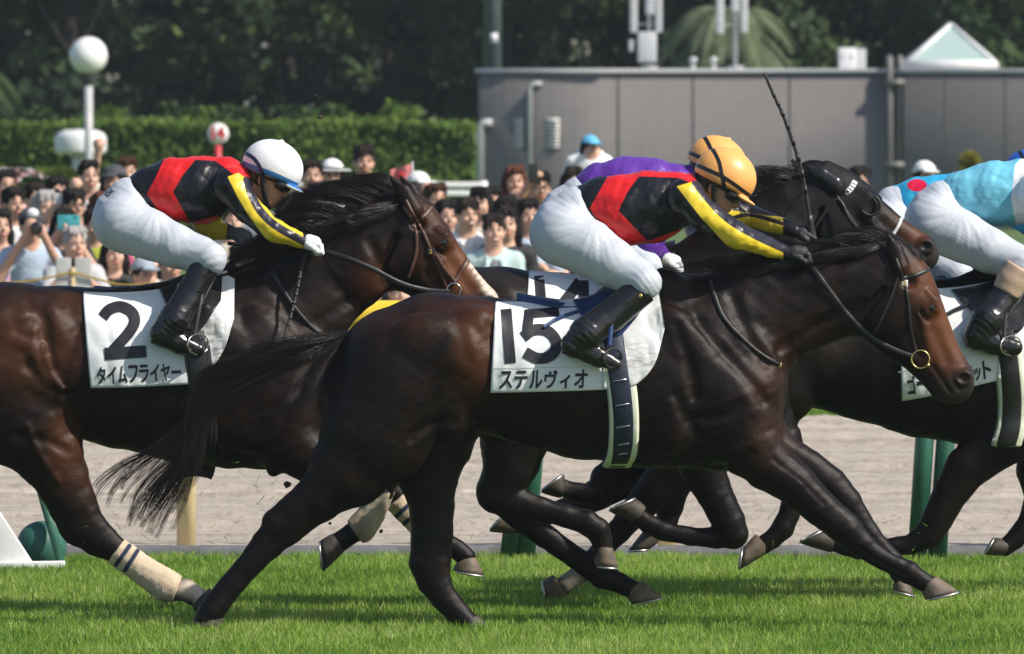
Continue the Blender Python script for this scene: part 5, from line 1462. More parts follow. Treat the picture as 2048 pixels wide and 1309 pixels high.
M_SILK_CY = silk_pattern('light_blue_silk', (0.16, 0.50, 0.66), [('white', (0.74, 0.78, 0.82))])
M_SILK_BL = silk_pattern('blue_silk_red_spot', (0.03, 0.36, 0.62), [('red', (0.60, 0.012, 0.05))])
def helmet_mat(name, c, band, second=None):
    m = mat(name, c, 0.38); co = coords(m)
    base = c
    if second is not None: base = mixc(m, step_attr(m, 'second', 0.003), base, second)
    setc(m, mixc(m, step_attr(m, 'band', 0.003), base, band))
    setn(m, bump(m, noise(m, coords(m, (1, 1, 1)), 12, 3, 0.5, 0.8), 0.25, 0.01))
    return m
M_HELM_O = helmet_mat('orange_cap_cover', (0.82, 0.40, 0.115), (0.012, 0.011, 0.012))
M_HELM_W = helmet_mat('white_cap_cover', (0.78, 0.78, 0.80), (0.014, 0.02, 0.06), (0.03, 0.16, 0.42))
M_HELM_B = helmet_mat('blue_cap_cover', (0.02, 0.10, 0.46), (0.012, 0.014, 0.03))

def hand_prims(F, W, S, sc, grow=0.0, k=0.004):
    """a closed hand: wrist px, knuckle direction; fingers curl round a rein"""
    wr, kn, off, cu = S['wrist'], S['knuckle'], S['off'], S.get('curl', (0, 1))
    w = W(wr, off); q = W(kn, off); d = q - w; d /= np.linalg.norm(d)
    c = np.array((cu[0], 0, -cu[1]), float); c /= np.linalg.norm(c)
    side = np.cross(d, c); side /= np.linalg.norm(side)
    Lp = np.linalg.norm(q - w)
    g = grow
    F.chain([w, w + d * Lp * 0.5, q], [0.026 + g, 0.034 + g, 0.030 + g], 1.0, 0.012)
    ln = (0.036, 0.041, 0.038, 0.030); rad = (0.0098, 0.0102, 0.0098, 0.0085)
    for i in range(4):
        b = q + side * (i - 1.5) * 0.0205 - d * 0.004
        l = ln[i]
        p1 = b + d * l * 0.8 + c * l * 0.25
        p2 = p1 + c * l * 0.85 + d * 0.002
        p3 = p2 - d * l * 0.65 + c * 0.006
        F.chain([b - d * 0.015, b, p1, p2, p3], [rad[i] + g, rad[i] + g, rad[i] * 0.97 + g, rad[i] * 0.92 + g, rad[i] * 0.85 + g], 1.0, k, 'add', 0.003)
    b = w + d * Lp * 0.35 - side * 0.028 + c * 0.010
    t1 = b + d * 0.026 - side * 0.012 + c * 0.016; t2 = t1 + d * 0.022 + side * 0.010 + c * 0.016
    F.chain([b, t1, t2], [0.014 + g, 0.0115 + g, 0.010 + g], 1.0, 0.006)

FIELDS = {}
def rider(sp):
    D = sp['D']; sc = D / FPX
    def W(p, off=0.0): return P(p[0], p[1], D + off)
    def RR(ps): return [p[2] * sc for p in ps]
    def KD(ps, d): return [p[3] if len(p) > 3 else d for p in ps]
    base = P(sp['torso'][1][0], 0, D); base = (base[0], D, 0)
    hd = sp['head']; hc = W(hd['c']); fa = math.radians(hd['tilt'])
    fw = np.array((math.cos(fa), 0, -math.sin(fa))); up = np.array((math.sin(fa), 0, math.cos(fa)))
    yw = hd.get('yaw', 0.0); fw = fw * math.cos(yw) + np.array((0, -1, 0)) * math.sin(yw); sd = np.cross(fw, up)
    Rm = np.stack([fw, sd, up], 1)            # head frame -> world
    h_ = sp.get('h', 0.0085)
    allp = sp['torso'] + sp['hips'] + sp['thigh'] + sp['boot'] + sp['arm'] + sp['arm2'] + sp['boot2']
    lo = W((min(p[0] for p in allp) - 70, max(p[1] for p in allp) + 40)); hi = W((max([p[0] for p in allp] + [hd['c'][0] + 90]) + 60, hd['c'][1] - 110))
    def newF(h=h_): return Field((lo[0], D - 0.50, lo[2]), (hi[0], D + 0.50, hi[2]), h)
    NL = sp.get('near', dict(hip=-.10, knee=-.27, ankle=-.335, sh=-.165, el=-.235, hand=-.09))
    nth, nb, na = len(sp['thigh']), len(sp['boot']), len(sp['arm'])
    def lin(n, a, b): return [a + (b - a) * i / max(1, n - 1) for i in range(n)]
    thigh = [W(p, o) for p, o in zip(sp['thigh'], lin(nth, NL['hip'], NL['knee']))]
    bl = sp['boot']; bo = [NL['knee'] - 0.03 * min(1, i / 2) - (0.035 if i > 1 else 0) for i in range(nb)]
    boot = [W(p, o) for p, o in zip(bl, bo)]
    th2 = [W(p, -o) for p, o in zip(sp.get('thigh2', sp['thigh']), lin(nth, NL['hip'], NL['knee']))]
    boot2 = [W(p, -o) for p, o in zip(sp['boot2'], bo)]
    arm = [W(p, o) for p, o in zip(sp['arm'], [NL['sh'], (NL['sh'] + NL['el']) / 2, NL['el'], NL['hand']][:na] if na == 4 else lin(na, NL['sh'], NL['hand']))]
    ar2 = [W(p, o) for p, o in zip(sp['arm2'], [-NL['sh'], -(NL['sh'] + NL['el']) / 2, -NL['el'], -NL['hand']] if len(sp['arm2']) == 4 else lin(len(sp['arm2']), -NL['sh'], -NL['hand']))]
    tor = [W(p) for p in sp['torso']]; hip = [W(p) for p in sp['hips']]
    # ---- one continuous body under the clothes
    B = newF()
    sh = 0.90
    B.chain(tor, np.array(RR(sp['torso'])) * sh, KD(sp['torso'], 0.95), 0.02, 'add', 0.015)
    B.chain(hip, np.array(RR(sp['hips'])) * sh, KD(sp['hips'], 1.1), 0.03, 'add', 0.015)
    for t, b, a, A in ((thigh, boot, arm, sp['arm']), (th2, boot2, ar2, sp['arm2'])):
        B.chain(t, np.array(RR(sp['thigh'])) * 0.86, 0.9, 0.03, 'add', 0.01)
        B.chain(b, np.array(RR(bl)) * 0.80, 0.85, 0.02, 'add', 0.01)
        B.chain(a, np.array(RR(A)) * 0.82, 0.95, 0.02, 'add', 0.01)
    nk = W(sp['neck']); B.chain([tor[-1], nk, hc - up * 0.04 - fw * 0.03], [0.075, 0.062, 0.060], 1.0, 0.02)
    def hp(f, s, u): return hc + fw * f + sd * s + up * u
    B.ell(hp(-0.008, 0, 0.015), (0.098, 0.078, 0.112), 0, 0.01, 'add', Rm)
    B.ell(hp(0.030, 0, -0.052), (0.068, 0.062, 0.078), 0, 0.02, 'add', Rm)
    B.ell(hp(0.052, 0, -0.105), (0.034, 0.038, 0.026), 0, 0.02, 'add', Rm)                              # chin
    B.chain([hp(0.088, 0, -0.005), hp(0.110, 0, -0.042)], [0.010, 0.014], 1.0, 0.014)                    # nose
    B.chain([hp(0.086, -0.02, -0.076), hp(0.094, 0, -0.074), hp(0.086, 0.02, -0.076)], 0.0085, 1.0, 0.006)   # lips
    for s in (-1, 1):
        B.ell(hp(-0.015, s * 0.080, -0.018), (0.022, 0.012, 0.034), 0, 0.006, 'add', Rm)                 # ear
        B.ell(hp(0.083, s * 0.033, -0.002), (0.018, 0.018, 0.013), 0, 0.010, 'sub', Rm)                  # eye hollow
    for S in sp['hands']: hand_prims(B, W, S, sc, -0.001)
    v, fs = B.poly()
    root = put('person', v, fs, M_SKIN, None, base)
    tag(root, sp['label'], 'person', G_RIDERS)
    # ---- jacket
    J = newF(sp.get('hj', 0.0075))
    J.chain(tor, RR(sp['torso']), KD(sp['torso'], 0.98), 0.02, 'add', 0.02)
    J.chain(arm, RR(sp['arm']), 0.98, 0.022, 'add', 0.010); J.chain(ar2, RR(sp['arm2']), 0.98, 0.022, 'add', 0.010)
    J.chain([tor[-1], nk], [0.085, 0.072], 1.0, 0.02)
    for e in sp.get('jfolds', []):
        pts = [W(p, e[2] if len(e) > 2 else -0.17) for p in curve(e[0], 8)]
        J.chain(pts, e[1], 1.0, 0.012, 'sub')
    J.warp(lambda X, Y, Z: 0.0026 * tri_noise(X, Y, Z, 37, sp['seed']) + 0.0013 * tri_noise(X, Z, Y, 88, sp['seed'] + 1))
    v, fs = J.poly(); px, py = proj(v)
    put('jacket', v, fs, sp['silk'], root, attrs=sp['pattern'](px, py, v[:, 1] - D, sc))
    # ---- breeches with folds fanning out from the hip crease
    Bf = newF(sp.get('hj', 0.0075))
    Bf.chain(hip, RR(sp['hips']), KD(sp['hips'], 1.12), 0.03, 'add', 0.02)
    Bf.chain(thigh, RR(sp['thigh']), 0.95, 0.03, 'add', 0.02); Bf.chain(th2, RR(sp['thigh']), 0.95, 0.03, 'add', 0.02)
    if 'waist' in sp: Bf.chain([W(p) for p in sp['waist']], RR(sp['waist']), 1.02, 0.02, 'add', 0.02)
    cp = W(sp['crease']); kp = W(sp['thigh'][-1])
    def folds(X, Y, Z):
        dx, dz = X - cp[0], Z - cp[2]; r = np.sqrt(dx * dx + dz * dz) + 1e-3; a = np.arctan2(dz, dx)
        w = np.exp(-((r - 0.11) / 0.10) ** 2)
        d2 = (X - kp[0]) ** 2 + (Z - kp[2]) ** 2; w2 = np.exp(-d2 / 0.010)
        return (0.0013 * w * np.sin(15 * a + 5 * Y + sp['seed'] + 14 * r) + 0.0011 * w * np.sin(34 * a - 9 * Y + 26 * r + 2 * np.sin(30 * Z)) + 0.0009 * tri_noise(X, Y, Z, 30, sp['seed']) + 0.0018 * w2 * np.sin(150 * (Z + 0.5 * X) + 8 * np.sin(20 * X)))
    Bf.warp(folds)
    FIELDS[root.name] = Bf; v, fs = Bf.poly(); put('breeches', v, fs, M_BREECH, root)
    # ---- boots
    for pts, nm in ((boot, 'boot'), (boot2, 'boot')):
        Fb = Field(np.min(pts, 0) - 0.12, np.max(pts, 0) + 0.12, 0.0065)
        r = RR(bl)
        i = sp.get('heel', 3)
        Fb.chain(pts[:i + 1], r[:i + 1], 0.88, 0.01, 'add', 0.012); Fb.chain(pts[i - 1:], r[i - 1:], 0.80, 0.018, 'add', 0.012)
        a = pts[1] - pts[0]; a /= np.linalg.norm(a); Fb.half(pts[0] - a * r[0] * 0.15, -a, 0.006)
        s0 = pts[i] ; s1 = pts[-1]; t_ = s1 - s0; t_ /= np.linalg.norm(t_)
        n_ = np.array((t_[2], 0, -t_[0])); n_ = n_ if n_[2] < 0 else -n_
        sole0 = s0 + n_ * r[i] * 0.86 - t_ * r[i] * 0.5; sole1 = s1 + n_ * r[-1] * 0.8
        an = pts[i - 1] * 0.6 + pts[i] * 0.4
        Fb.chain([sole0, sole1], [0.013, 0.010], 2.1, 0.004)
        Fb.warp(lambda X, Y, Z: 0.0011 * tri_noise(X, Y, Z, 60, sp['seed'] + 2) + 0.0030 * np.exp(-((X - an[0]) ** 2 + (Z - an[2]) ** 2) / 0.0042) * np.sin(230 * ((Z - an[2]) * 0.75 + (X - an[0]) * 0.66) + 6 * np.sin(25 * Y)))
        v, fs = Fb.poly(); put('boot', v, fs, sp.get('bootmat', M_BOOT), root)
    # ---- helmet with cover, peak and bands
    Hf = Field(hc - 0.24, hc + 0.24, 0.0055)
    g = sp.get('hs', 1.0)
    ho = hd.get('ho', (0.0, 0.045))
    ch = hp(ho[0], 0, ho[1])
    Hf.ell(ch, (0.146 * g, 0.118 * g, 0.128 * g), 0, 0.01, 'add', Rm)
    Hf.half(hp(0, 0, ho[1] - 0.050) , -up + fw * 0.10, 0.012)
    Hf.ell(hp(0.125 + ho[0], 0, ho[1] - 0.050), (0.060, 0.080, 0.011), 0, 0.015, 'add', Rm)
    Hf.ell(hp(ho[0] - 0.01, 0, ho[1] + 0.126 * g), (0.012, 0.012, 0.010), 0, 0.006, 'add', Rm)
    Hf.ell(hp(ho[0] - 0.01, 0, ho[1] - 0.060), (0.118 * g, 0.094 * g, 0.110 * g), 0, 0.006, 'sub', Rm)
    v, fs = Hf.poly(); px, py = proj(v)
    at = {'band': np.full(len(v), 1.0), 'second': np.full(len(v), 1.0)}
    loc = (v - ch) @ Rm
    for ln, w in hd['bands']: at['band'] = np.minimum(at['band'], line_sd(ln, w, px, py) * sc)
    for ln, w in hd.get('second', []): at['second'] = np.minimum(at['second'], line_sd(ln, w, px, py) * sc)
    put('helmet', v, fs, sp['helmet'], root, attrs=at)
    # hair under the rim at the nape, chin strap, goggles
    Hh = Field(hc - 0.2, hc + 0.2, 0.0065)
    Hh.ell(hp(-0.022, 0, 0.010), (0.096, 0.086, 0.105), 0, 0.01, 'add', Rm); Hh.half(hp(-0.035, 0, 0), fw + up * 0.55, 0.01); Hh.half(hp(0, 0, -0.055), -up, 0.01)
    v, fs = Hh.poly(); put('hair', v, fs, M_HAIR, root)
    st = [hp(-0.02, -0.093, 0.0), hp(0.0, -0.090, -0.04), hp(0.03, -0.070, -0.09), hp(0.052, -0.030, -0.128), hp(0.055, 0.0, -0.136)]
    st = st + [hp(0.052, 0.030, -0.128), hp(0.03, 0.070, -0.09), hp(0.0, 0.090, -0.04), hp(-0.02, 0.093, 0)]
    MB().tube(curve(st, 30), 0.0135, 6, flat=0.35).put('chin_strap', M_RUBBER, root)
    Gf = Field(hc - 0.16, hc + 0.16, 0.0055)
    Gf.ell(hp(0.066, 0, -0.004), (0.056, 0.086, 0.038), 0, 0.01, 'add', Rm); Gf.half(hp(0.045, 0, 0), -fw, 0.01)
    v, fs = Gf.poly(); gg = put('goggles', v, fs, M_GOG, root)
    ring = [hp(0.095 * math.cos(t) - 0.012, 0.093 * math.sin(t), 0.004) for t in np.linspace(0.75, 2 * PI - 0.75, 24)]
    MB().tube(ring, 0.011, 6, flat=0.5).put('goggle_strap', M_RUBBER, gg)
    # gloves
    for S in sp['hands']:
        c0 = W(S['knuckle'], S['off'])
        Gf = Field(c0 - 0.16, c0 + 0.16, 0.0045)
        hand_prims(Gf, W, S, sc, 0.0022, 0.003)
        v, fs = Gf.poly(); put('glove', v, fs, S['mat'], root)
    return root, W

def band_pattern(redpoly, yel, stripe, yel2, stripe2):
    def f(px, py, y, sc):
        a = {}
        a['red'] = np.minimum.reduce([poly_sd(p, px, py) for p in redpoly]) * sc
        yn = np.where(y < -0.02, 1, 0)
        d1 = poly_sd(yel, px, py) * sc; d2 = poly_sd(yel2, px, py) * sc
        a['yellow'] = np.where(yn, d1, np.where(y > 0.05, d2, 1.0))
        a['stripe'] = np.where(yn, line_sd(stripe[0], stripe[1], px, py), line_sd(stripe2[0], stripe2[1], px, py)) * sc
        a['stripe'] = np.where(a['yellow'] < 0.01, a['stripe'], 1.0)
        return a
    return f

# ---- rider of number 15
r15 = dict(D=D15, seed=1.0, label='rider in black, red and yellow silks and the nearer orange cap, on horse 15', silk=M_SILK_BRY, helmet=M_HELM_O,
    torso=[(1160, 412, 40), (1200, 412, 56), (1245, 421, 71), (1305, 414, 71), (1352, 400, 57)],
    hips=[(1122, 468, 64), (1150, 440, 54), (1160, 415, 42)], waist=[(1126, 440, 52), (1146, 414, 38)],
    thigh=[(1130, 474, 62), (1180, 498, 55), (1225, 527, 48), (1272, 556, 39), (1289, 566, 35)], crease=(1186, 440),
    boot=[(1284, 580, 31), (1222, 632, 33), (1172, 668, 32), (1148, 690, 24), (1196, 714, 20), (1232, 729, 12)], heel=3,
    boot2=[(1296, 575, 31), (1236, 628, 33), (1186, 664, 32), (1162, 686, 24), (1210, 710, 20), (1246, 725, 12)],
    arm=[(1372, 396, 40), (1405, 428, 31), (1470, 470, 27), (1572, 507, 15)], arm2=[(1392, 388, 38), (1440, 424, 26), (1500, 432, 22), (1590, 462, 15)],
    neck=(1392, 378), head=dict(c=(1439, 373), tilt=30, yaw=0.10, ho=(0.0, 0.055), bands=[
        (curve([(1372, 322), (1417, 341), (1453, 359), (1502, 394)], 20), 4.2), (curve([(1412, 290), (1424, 298), (1437, 322), (1443, 348), (1449, 376)], 20), 4.2)]),
    hands=[dict(wrist=(1578, 508), knuckle=(1604, 506), off=-.09, curl=(0.2, 1), mat=M_BGLOVE), dict(wrist=(1594, 463), knuckle=(1618, 470), off=.09, curl=(-0.1, 1), mat=M_BGLOVE)],
    jfolds=[([(1300, 470), (1340, 440), (1365, 420)], .010, -.16), ([(1395, 440), (1420, 452)], .008, -.2), ([(1450, 470), (1490, 480)], .006, -.235)],
    pattern=band_pattern([[(1223, 340), (1180, 417), (1185, 426), (1216, 467), (1255, 500), (1291, 496), (1376, 462), (1378, 453), (1296, 483), (1266, 453), (1237, 422), (1255, 384), (1278, 353), (1356, 356), (1397, 372), (1385, 343), (1345, 330), (1273, 336)]],
        [(1353, 373), (1384, 364), (1408, 372), (1455, 436), (1490, 456), (1567, 488), (1566, 530), (1510, 528), (1462, 502), (1432, 468), (1404, 438), (1380, 408)], (curve([(1392, 366), (1427, 409), (1460, 440), (1510, 470), (1572, 499)], 20), 8.5),
        [(1440, 380), (1456, 420), (1566, 436), (1566, 470), (1500, 470), (1440, 450)], (curve([(1455, 440), (1500, 430), (1566, 448)], 10), 4)))
R15, _ = rider(r15)

# ---- rider of number 2
r2 = dict(D=D2, seed=2.3, label='rider in black, red and yellow silks and a white cap, on horse 2', silk=M_SILK_BRY, helmet=M_HELM_W,
    torso=[(262, 390, 34), (300, 383, 48), (345, 380, 62), (402, 380, 67), (448, 366, 52)],
    hips=[(243, 444, 60), (258, 412, 50), (262, 392, 38)], waist=[(236, 418, 46), (250, 392, 32)],
    thigh=[(250, 450, 58), (300, 470, 49), (350, 492, 43), (402, 512, 37), (421, 518, 33)], crease=(312, 412),
    boot=[(410, 534, 29), (384, 585, 29), (350, 640, 31), (327, 668, 25), (362, 688, 21), (396, 700, 14)], heel=3,
    boot2=[(420, 532, 29), (396, 583, 29), (362, 636, 31), (339, 664, 25), (374, 684, 21), (408, 696, 14)],
    arm=[(462, 372, 38), (495, 418, 27), (545, 460, 24), (606, 483, 15)], arm2=[(440, 380, 36), (410, 440, 26), (425, 458, 22), (462, 466, 15)],
    neck=(487, 362), head=dict(c=(538, 356), tilt=24, yaw=0.12, ho=(-0.004, 0.053), bands=[
        (curve([(490, 306), (508, 318), (520, 336), (530, 362)], 20), 4.0)], second=[(curve([(478, 324), (500, 334), (545, 350), (606, 378)], 20), 6.0)]),
    near=dict(hip=-.10, knee=-.27, ankle=-.335, sh=-.165, el=-.235, hand=-.19),
    hands=[dict(wrist=(607, 484), knuckle=(629, 486), off=-.19, curl=(0.1, 1), mat=M_WGLOVE), dict(wrist=(466, 467), knuckle=(492, 474), off=.09, curl=(0.0, 1), mat=M_GGLOVE)],
    jfolds=[([(400, 445), (430, 420), (452, 395)], .010, -.16), ([(478, 430), (500, 446)], .007, -.2), ([(500, 395), (520, 420)], .006, -.2)],
    pattern=band_pattern([[(334, 306), (312, 354), (294, 388), (316, 422), (359, 444), (391, 456), (440, 440), (436, 432), (380, 446), (363, 415), (346, 385), (366, 350), (391, 320), (431, 322), (459, 343), (492, 372), (502, 354), (485, 326), (452, 306), (406, 301)]],
        [(455, 354), (476, 346), (500, 362), (520, 396), (549, 436), (604, 460), (612, 500), (560, 500), (530, 476), (500, 436), (476, 396)], (curve([(494, 360), (503, 390), (522, 424), (553, 453), (608, 484)], 20), 8),
        [(380, 430), (430, 420), (455, 450), (452, 486), (400, 480)], ([(400, 500), (420, 500)], 1)))
R2, _ = rider(r2)

# ---- rider of number 14 (purple)
def TR(cx, cy, s, dx=0, dy=0):
    def f(p): return ((p[0] - 1439) * s + cx + dx, (p[1] - 373) * s + cy + dy) + ((p[2] * s,) if len(p) > 2 else ()) + tuple(p[3:])
    return f
def shifted(base, f, D, **kw):
    o = dict(base); o['D'] = D
    for k in ('torso', 'hips', 'waist', 'thigh', 'boot', 'boot2', 'arm', 'arm2'): o[k] = [f(p) for p in base[k]]
    for k in ('crease', 'neck'): o[k] = f(base[k])
    h = dict(base['head']); h['c'] = f(base['head']['c']); h['bands'] = [([f(p) for p in l], w) for l, w in base['head']['bands']]; o['head'] = h
    o['hands'] = [dict(S, wrist=f(S['wrist']), knuckle=f(S['knuckle'])) for S in base['hands']]
    o['jfolds'] = []; o.update(kw); return o
f14 = TR(1434, 352, .95)
def pat14(px, py, y, sc):
    return {'white': np.minimum(line_sd([(1350, 440), (1385, 470)], 16, px, py), np.where(y < -.1, line_sd([(1340, 522), (1360, 522)], 16, px, py), 1000)) * sc}
r14 = shifted(r15, f14, D14, seed=3.1, label='rider in purple silks and the farther orange cap, behind the nearest rider', silk=M_SILK_PUR, pattern=pat14, h=0.0095, hj=0.009,
    torso=[(1172, 388, 38), (1200, 380, 52), (1245, 383, 68), (1300, 386, 70), (1345, 380, 54)],
    arm=[(1350, 384, 38), (1320, 440, 30), (1296, 492, 27), (1332, 521, 16)], arm2=[(1372, 380, 36), (1384, 430, 25), (1390, 462, 20), (1425, 486, 14)])
r14['head'] = shifted(r15, TR(1423, 347, .97), D14)['head']
r14['hands'] = [dict(wrist=(1334, 522), knuckle=(1350, 524), off=-.09, curl=(0.1, 1), mat=M_WGLOVE), dict(wrist=(1428, 487), knuckle=(1448, 492), off=.09, curl=(0, 1), mat=M_WGLOVE)]
R14, _ = rider(r14)

# ---- rider at the right edge (light blue)
fR = TR(2172, 372, .93)
def patR(px, py, y, sc):
    return {'white': poly_sd([(2030, 330), (2060, 300), (2300, 300), (2300, 600), (2060, 600), (2036, 470), (2022, 400)], px, py) * sc}
rR = shifted(r15, fR, DR, seed=4.4, label='rider in light blue silks and white sleeves at the right edge of the picture', silk=M_SILK_CY, pattern=patR, h=0.0095, hj=0.008,
    torso=[(1890, 402, 38), (1935, 394, 54), (1985, 388, 64), (2050, 384, 64), (2092, 378, 52)],
    hips=[(1866, 442, 58), (1884, 414, 50), (1890, 402, 40)], waist=[(1868, 418, 46), (1884, 400, 34)],
    thigh=[(1870, 448, 58), (1925, 474, 50), (1980, 502, 44), (2030, 525, 37), (2046, 532, 33)], crease=(1918, 420),
    boot=[(2044, 545, 30), (2012, 590, 29), (1976, 640, 33), (1955, 672, 27), (1990, 688, 23), (2030, 696, 16)],
    boot2=[(2054, 542, 30), (2022, 588, 29), (1986, 636, 33), (1965, 668, 27), (2000, 684, 23), (2040, 692, 16)],
    arm=[(2082, 384, 44), (2110, 430, 30), (2160, 470, 25), (2250, 500, 15)], arm2=[(2100, 380, 40), (2130, 425, 27), (2180, 440, 22), (2270, 470, 15)])
RR_, _ = rider(rR)

# ---- farthest rider (blue with a red spot)
fF = TR(2052, 372, .915)
def patF(px, py, y, sc):
    return {'red': np.minimum((np.hypot((px - 1834) / 1.0, (py - 371) / 0.62) - 20), np.minimum(line_sd([(1994, 474), (2010, 462)], 10, px, py), np.hypot(px - 1930, py - 350) - 22)) * sc}
rF = shifted(r15, fF, DF, seed=5.7, label='rider in deep blue silks with a red spot and a blue cap, farthest', silk=M_SILK_BL, helmet=M_HELM_B, pattern=patF, h=0.0105, hj=0.009)
RF, _ = rider(rF)
# ================================================================== tack, manes and tails
M_BLUE = speckle('navy_saddle_leather', (0.010, 0.035, 0.12), (0.018, 0.055, 0.17), 25, 0.38)
M_NAVY = speckle('navy_girth_webbing', (0.008, 0.014, 0.034), (0.014, 0.022, 0.05), 40, 0.5)
M_SADB = speckle('black_saddle_leather', (0.010, 0.010, 0.011), (0.02, 0.02, 0.02), 25, 0.3)
M_PADW = speckle('pale_girth_pad', (0.62, 0.66, 0.50), (0.72, 0.75, 0.62), 20, 0.75)
M_GOLD = mat('gold_print', (0.62, 0.42, 0.12), 0.4, 0.4)
M_TAN = speckle('tan_boot_top', (0.46, 0.32, 0.22), (0.56, 0.40, 0.29), 30, 0.6)
M_GREYEDGE = mat('pale_piping', (0.55, 0.56, 0.58), 0.5)

def saddle(H, pts, material, edge=None, flap=None):
    """seat from cantle tip to pommel: (x, y, r) photo pixels"""
    D, sc = H['D'], H['sc']
    c = curve(pts, 14); W = np.array([H['W'](p) for p in c])
    n = len(W); wd = np.interp(np.linspace(0, 1, n), [0, .25, .6, 1], [0.06, 0.11, 0.12, 0.09])
    th = np.linspace(-1, 1, 15)
    V = []; Q = []
    for lay in (0, 1):
        for i in range(n):
            r = c[i][2] * sc
            for t in th:
                y = D + t * wd[i]
                drop = (abs(t) ** 2.2) * 0.030
                z = W[i][2] - drop + (r * (1 - 0.6 * abs(t)) if lay == 0 else -0.006)
                V.append((W[i][0], y, z))
    k = len(th); m = n * k
    for i in range(n - 1):
        for j in range(k - 1):
            a = i * k + j; Q.append([a, a + 1, a + k + 1, a + k]); b = a + m; Q.append([b, b + k, b + k + 1, b + 1])
    for i in range(n - 1):
        for j in (0, k - 1):
            a = i * k + j; Q.append([a, a + k, a + k + m, a + m])
    for i in (0, n - 1):
        for j in range(k - 1):
            a = i * k + j; Q.append([a, a + m, a + m + 1, a + 1])
    s = put('saddle', np.array(V), np.array(Q), material, H['root'])
    if edge is not None:
        pe = np.array([(V[i * k][0], V[i * k][1] - 0.002, V[i * k][2] + 0.002) for i in range(n)])
        MB().tube(pe, 0.006, 6).put('piping', edge, s)
    return s

def ring_px(H, c, r, off, rad, name, material, parent, sq=1.0, tilt=0.0):
    t = np.linspace(0, 2 * PI, 25)
    p = [H['W']((c[0] + r * math.cos(a), c[1] + r * sq * math.sin(a)), off) for a in t]
    if tilt:
        for q, a in zip(p, t): q[1] += tilt * math.cos(a)
    return MB().tube(p, rad, 6, cap=False).put(name, material, parent)

def leather_free(H, name, pts, w, material, parent, t=0.004, n=24):
    return strap(H, name, pts, w, material, parent, free=True, n=n, t=t)

def eye(H, u, w):
    p = H['W'](H['uv'](u, w)); y = float(sample_map(H['F'], H['map'], p[0], p[2], H['D']))
    for s in (-1, 1):
        c = np.array((p[0], y + 0.0150, p[2]))
        if s > 0: c[1] = 2 * H['D'] - c[1]
        MB().ball(c, (0.026, 0.018, 0.021), 14, 9).put('eye', M_EYE, H['root'])
        for a0, a1, r, dz in ((0.15, PI - 0.15, 0.0052, 0.001), (PI + 0.4, 2 * PI - 0.4, 0.0036, -0.001)):
            lid = [c + np.array((0.025 * math.cos(a), s * 0.0085, dz + 0.0185 * math.sin(a))) for a in np.linspace(a0, a1, 10)]
            MB().tube(lid, r, 6).put('eyelid', H['coat'], H['root'])
H15['coat'] = M_BAY; H2['coat'] = M_BROWN; H14['coat'] = M_BLACK; HR['coat'] = M_BLACK; HF['coat'] = M_BLACK
for H in (H15, H2, H14, HR, HF): eye(H, .430, .060)

def plate(H, c, w, h, text_mat, text, back, parent):
    p = surf(H, c[0], c[1], 0.010); sc = H['sc']
    o = MB().box(p, (w * sc, 0.006, h * sc), bev=0.0015).put('number_plate', back, parent)
    flat_text(text, p + np.array((0, -0.0045, 0)), h * sc * 0.62, text_mat, o, 0.0007, 'plate_digit')
    return o

# ---- 15
c15 = Cloth(H15, [(991, 602), (1050, 603), (1120, 601), (1215, 588)], [(981, 783), (1060, 781), (1140, 779), (1214, 776)], 0.014, 0.004, 0.5)
nc = c15.put('number_cloth', M_CLOTH, horse15, dirt=[(1190, 770, 30, 14, .35)])
digit(c15, [([(1012, 617), (1021, 724)], 22, False)], nc)
digit(c15, [([(1050, 627), (1118, 622)], 18, False), ([(1059, 619), (1053, 670)], 20, False), ([(1046, 672), (1068, 658), (1096, 661), (1113, 684), (1102, 708), (1075, 714), (1050, 702)], 22)], nc)
glyphs('ステルヴィオ', ((998, 739), (1177, 736), (1175, 773), (996, 776)), c15, nc, 0.028, 'lettering', squash={'ィ': (.10, .80, .25, 1.0)})
digit(c15, [([(986, 734), (1060, 733), (1150, 731), (1212, 730)], 1.6)], nc, 'seam', 0.002, mt=M_GREYEDGE)
p15 = Cloth(H15, [(1200, 594), (1240, 576), (1285, 560), (1313, 556)], [(1206, 775), (1262, 770), (1306, 728), (1328, 655)], 0.019, 0.004, 1.9)
p15.put('saddle_pad', M_CLOTH, horse15, dirt=[(1285, 722, 60, 24, 1.0), (1262, 700, 30, 18, .8)])
s15 = saddle(H15, [(1034, 587, 2), (1090, 598, 3), (1150, 604, 5), (1215, 588, 11), (1275, 562, 15), (1312, 550, 12)], M_BLUE, M_BLUE)
f15 = Cloth(H15, [(1146, 600), (1190, 590), (1240, 575), (1292, 565)], [(1168, 640), (1205, 664), (1240, 668), (1288, 612)], 0.030, 0.003, 3.0)
f15.put('saddle_flap', M_BLUE, s15, n=(24, 14))
strap(H15, 'girth_pull', [(1088, 652), (1118, 634), (1165, 618)], 7, M_BLUE, s15, 0.030)
g15p = girth_strap(H15, 'girth_pad', [(1226, 690), (1236, 740), (1244, 790), (1247, 850), (1244, 905), (1234, 934)], 60, M_PADW, horse15, 0.015, 0.009)
g15 = girth_strap(H15, 'girth', [(1224, 660), (1232, 720), (1242, 790), (1246, 850), (1243, 905), (1234, 935)], 40, M_NAVY, horse15, 0.026, 0.006)
for yy, xx in ((757, 1238), (806, 1243), (850, 1245), (886, 1244), (906, 1241)):
    a, b = surf(H15, xx - 13, yy + 2, 0.036), surf(H15, xx + 13, yy - 2, 0.036)
    MB().tube(np.array([a + (0, 0, -.004), a, b, b + (0, 0, -.004)]), 0.0022, 6).put('buckle', M_STEEL, g15)
leather_free(H15, 'stirrup_leather', [(1236, 600, -.30), (1224, 640, -.345), (1219, 690, -.372)], 9, M_BLUE, s15)
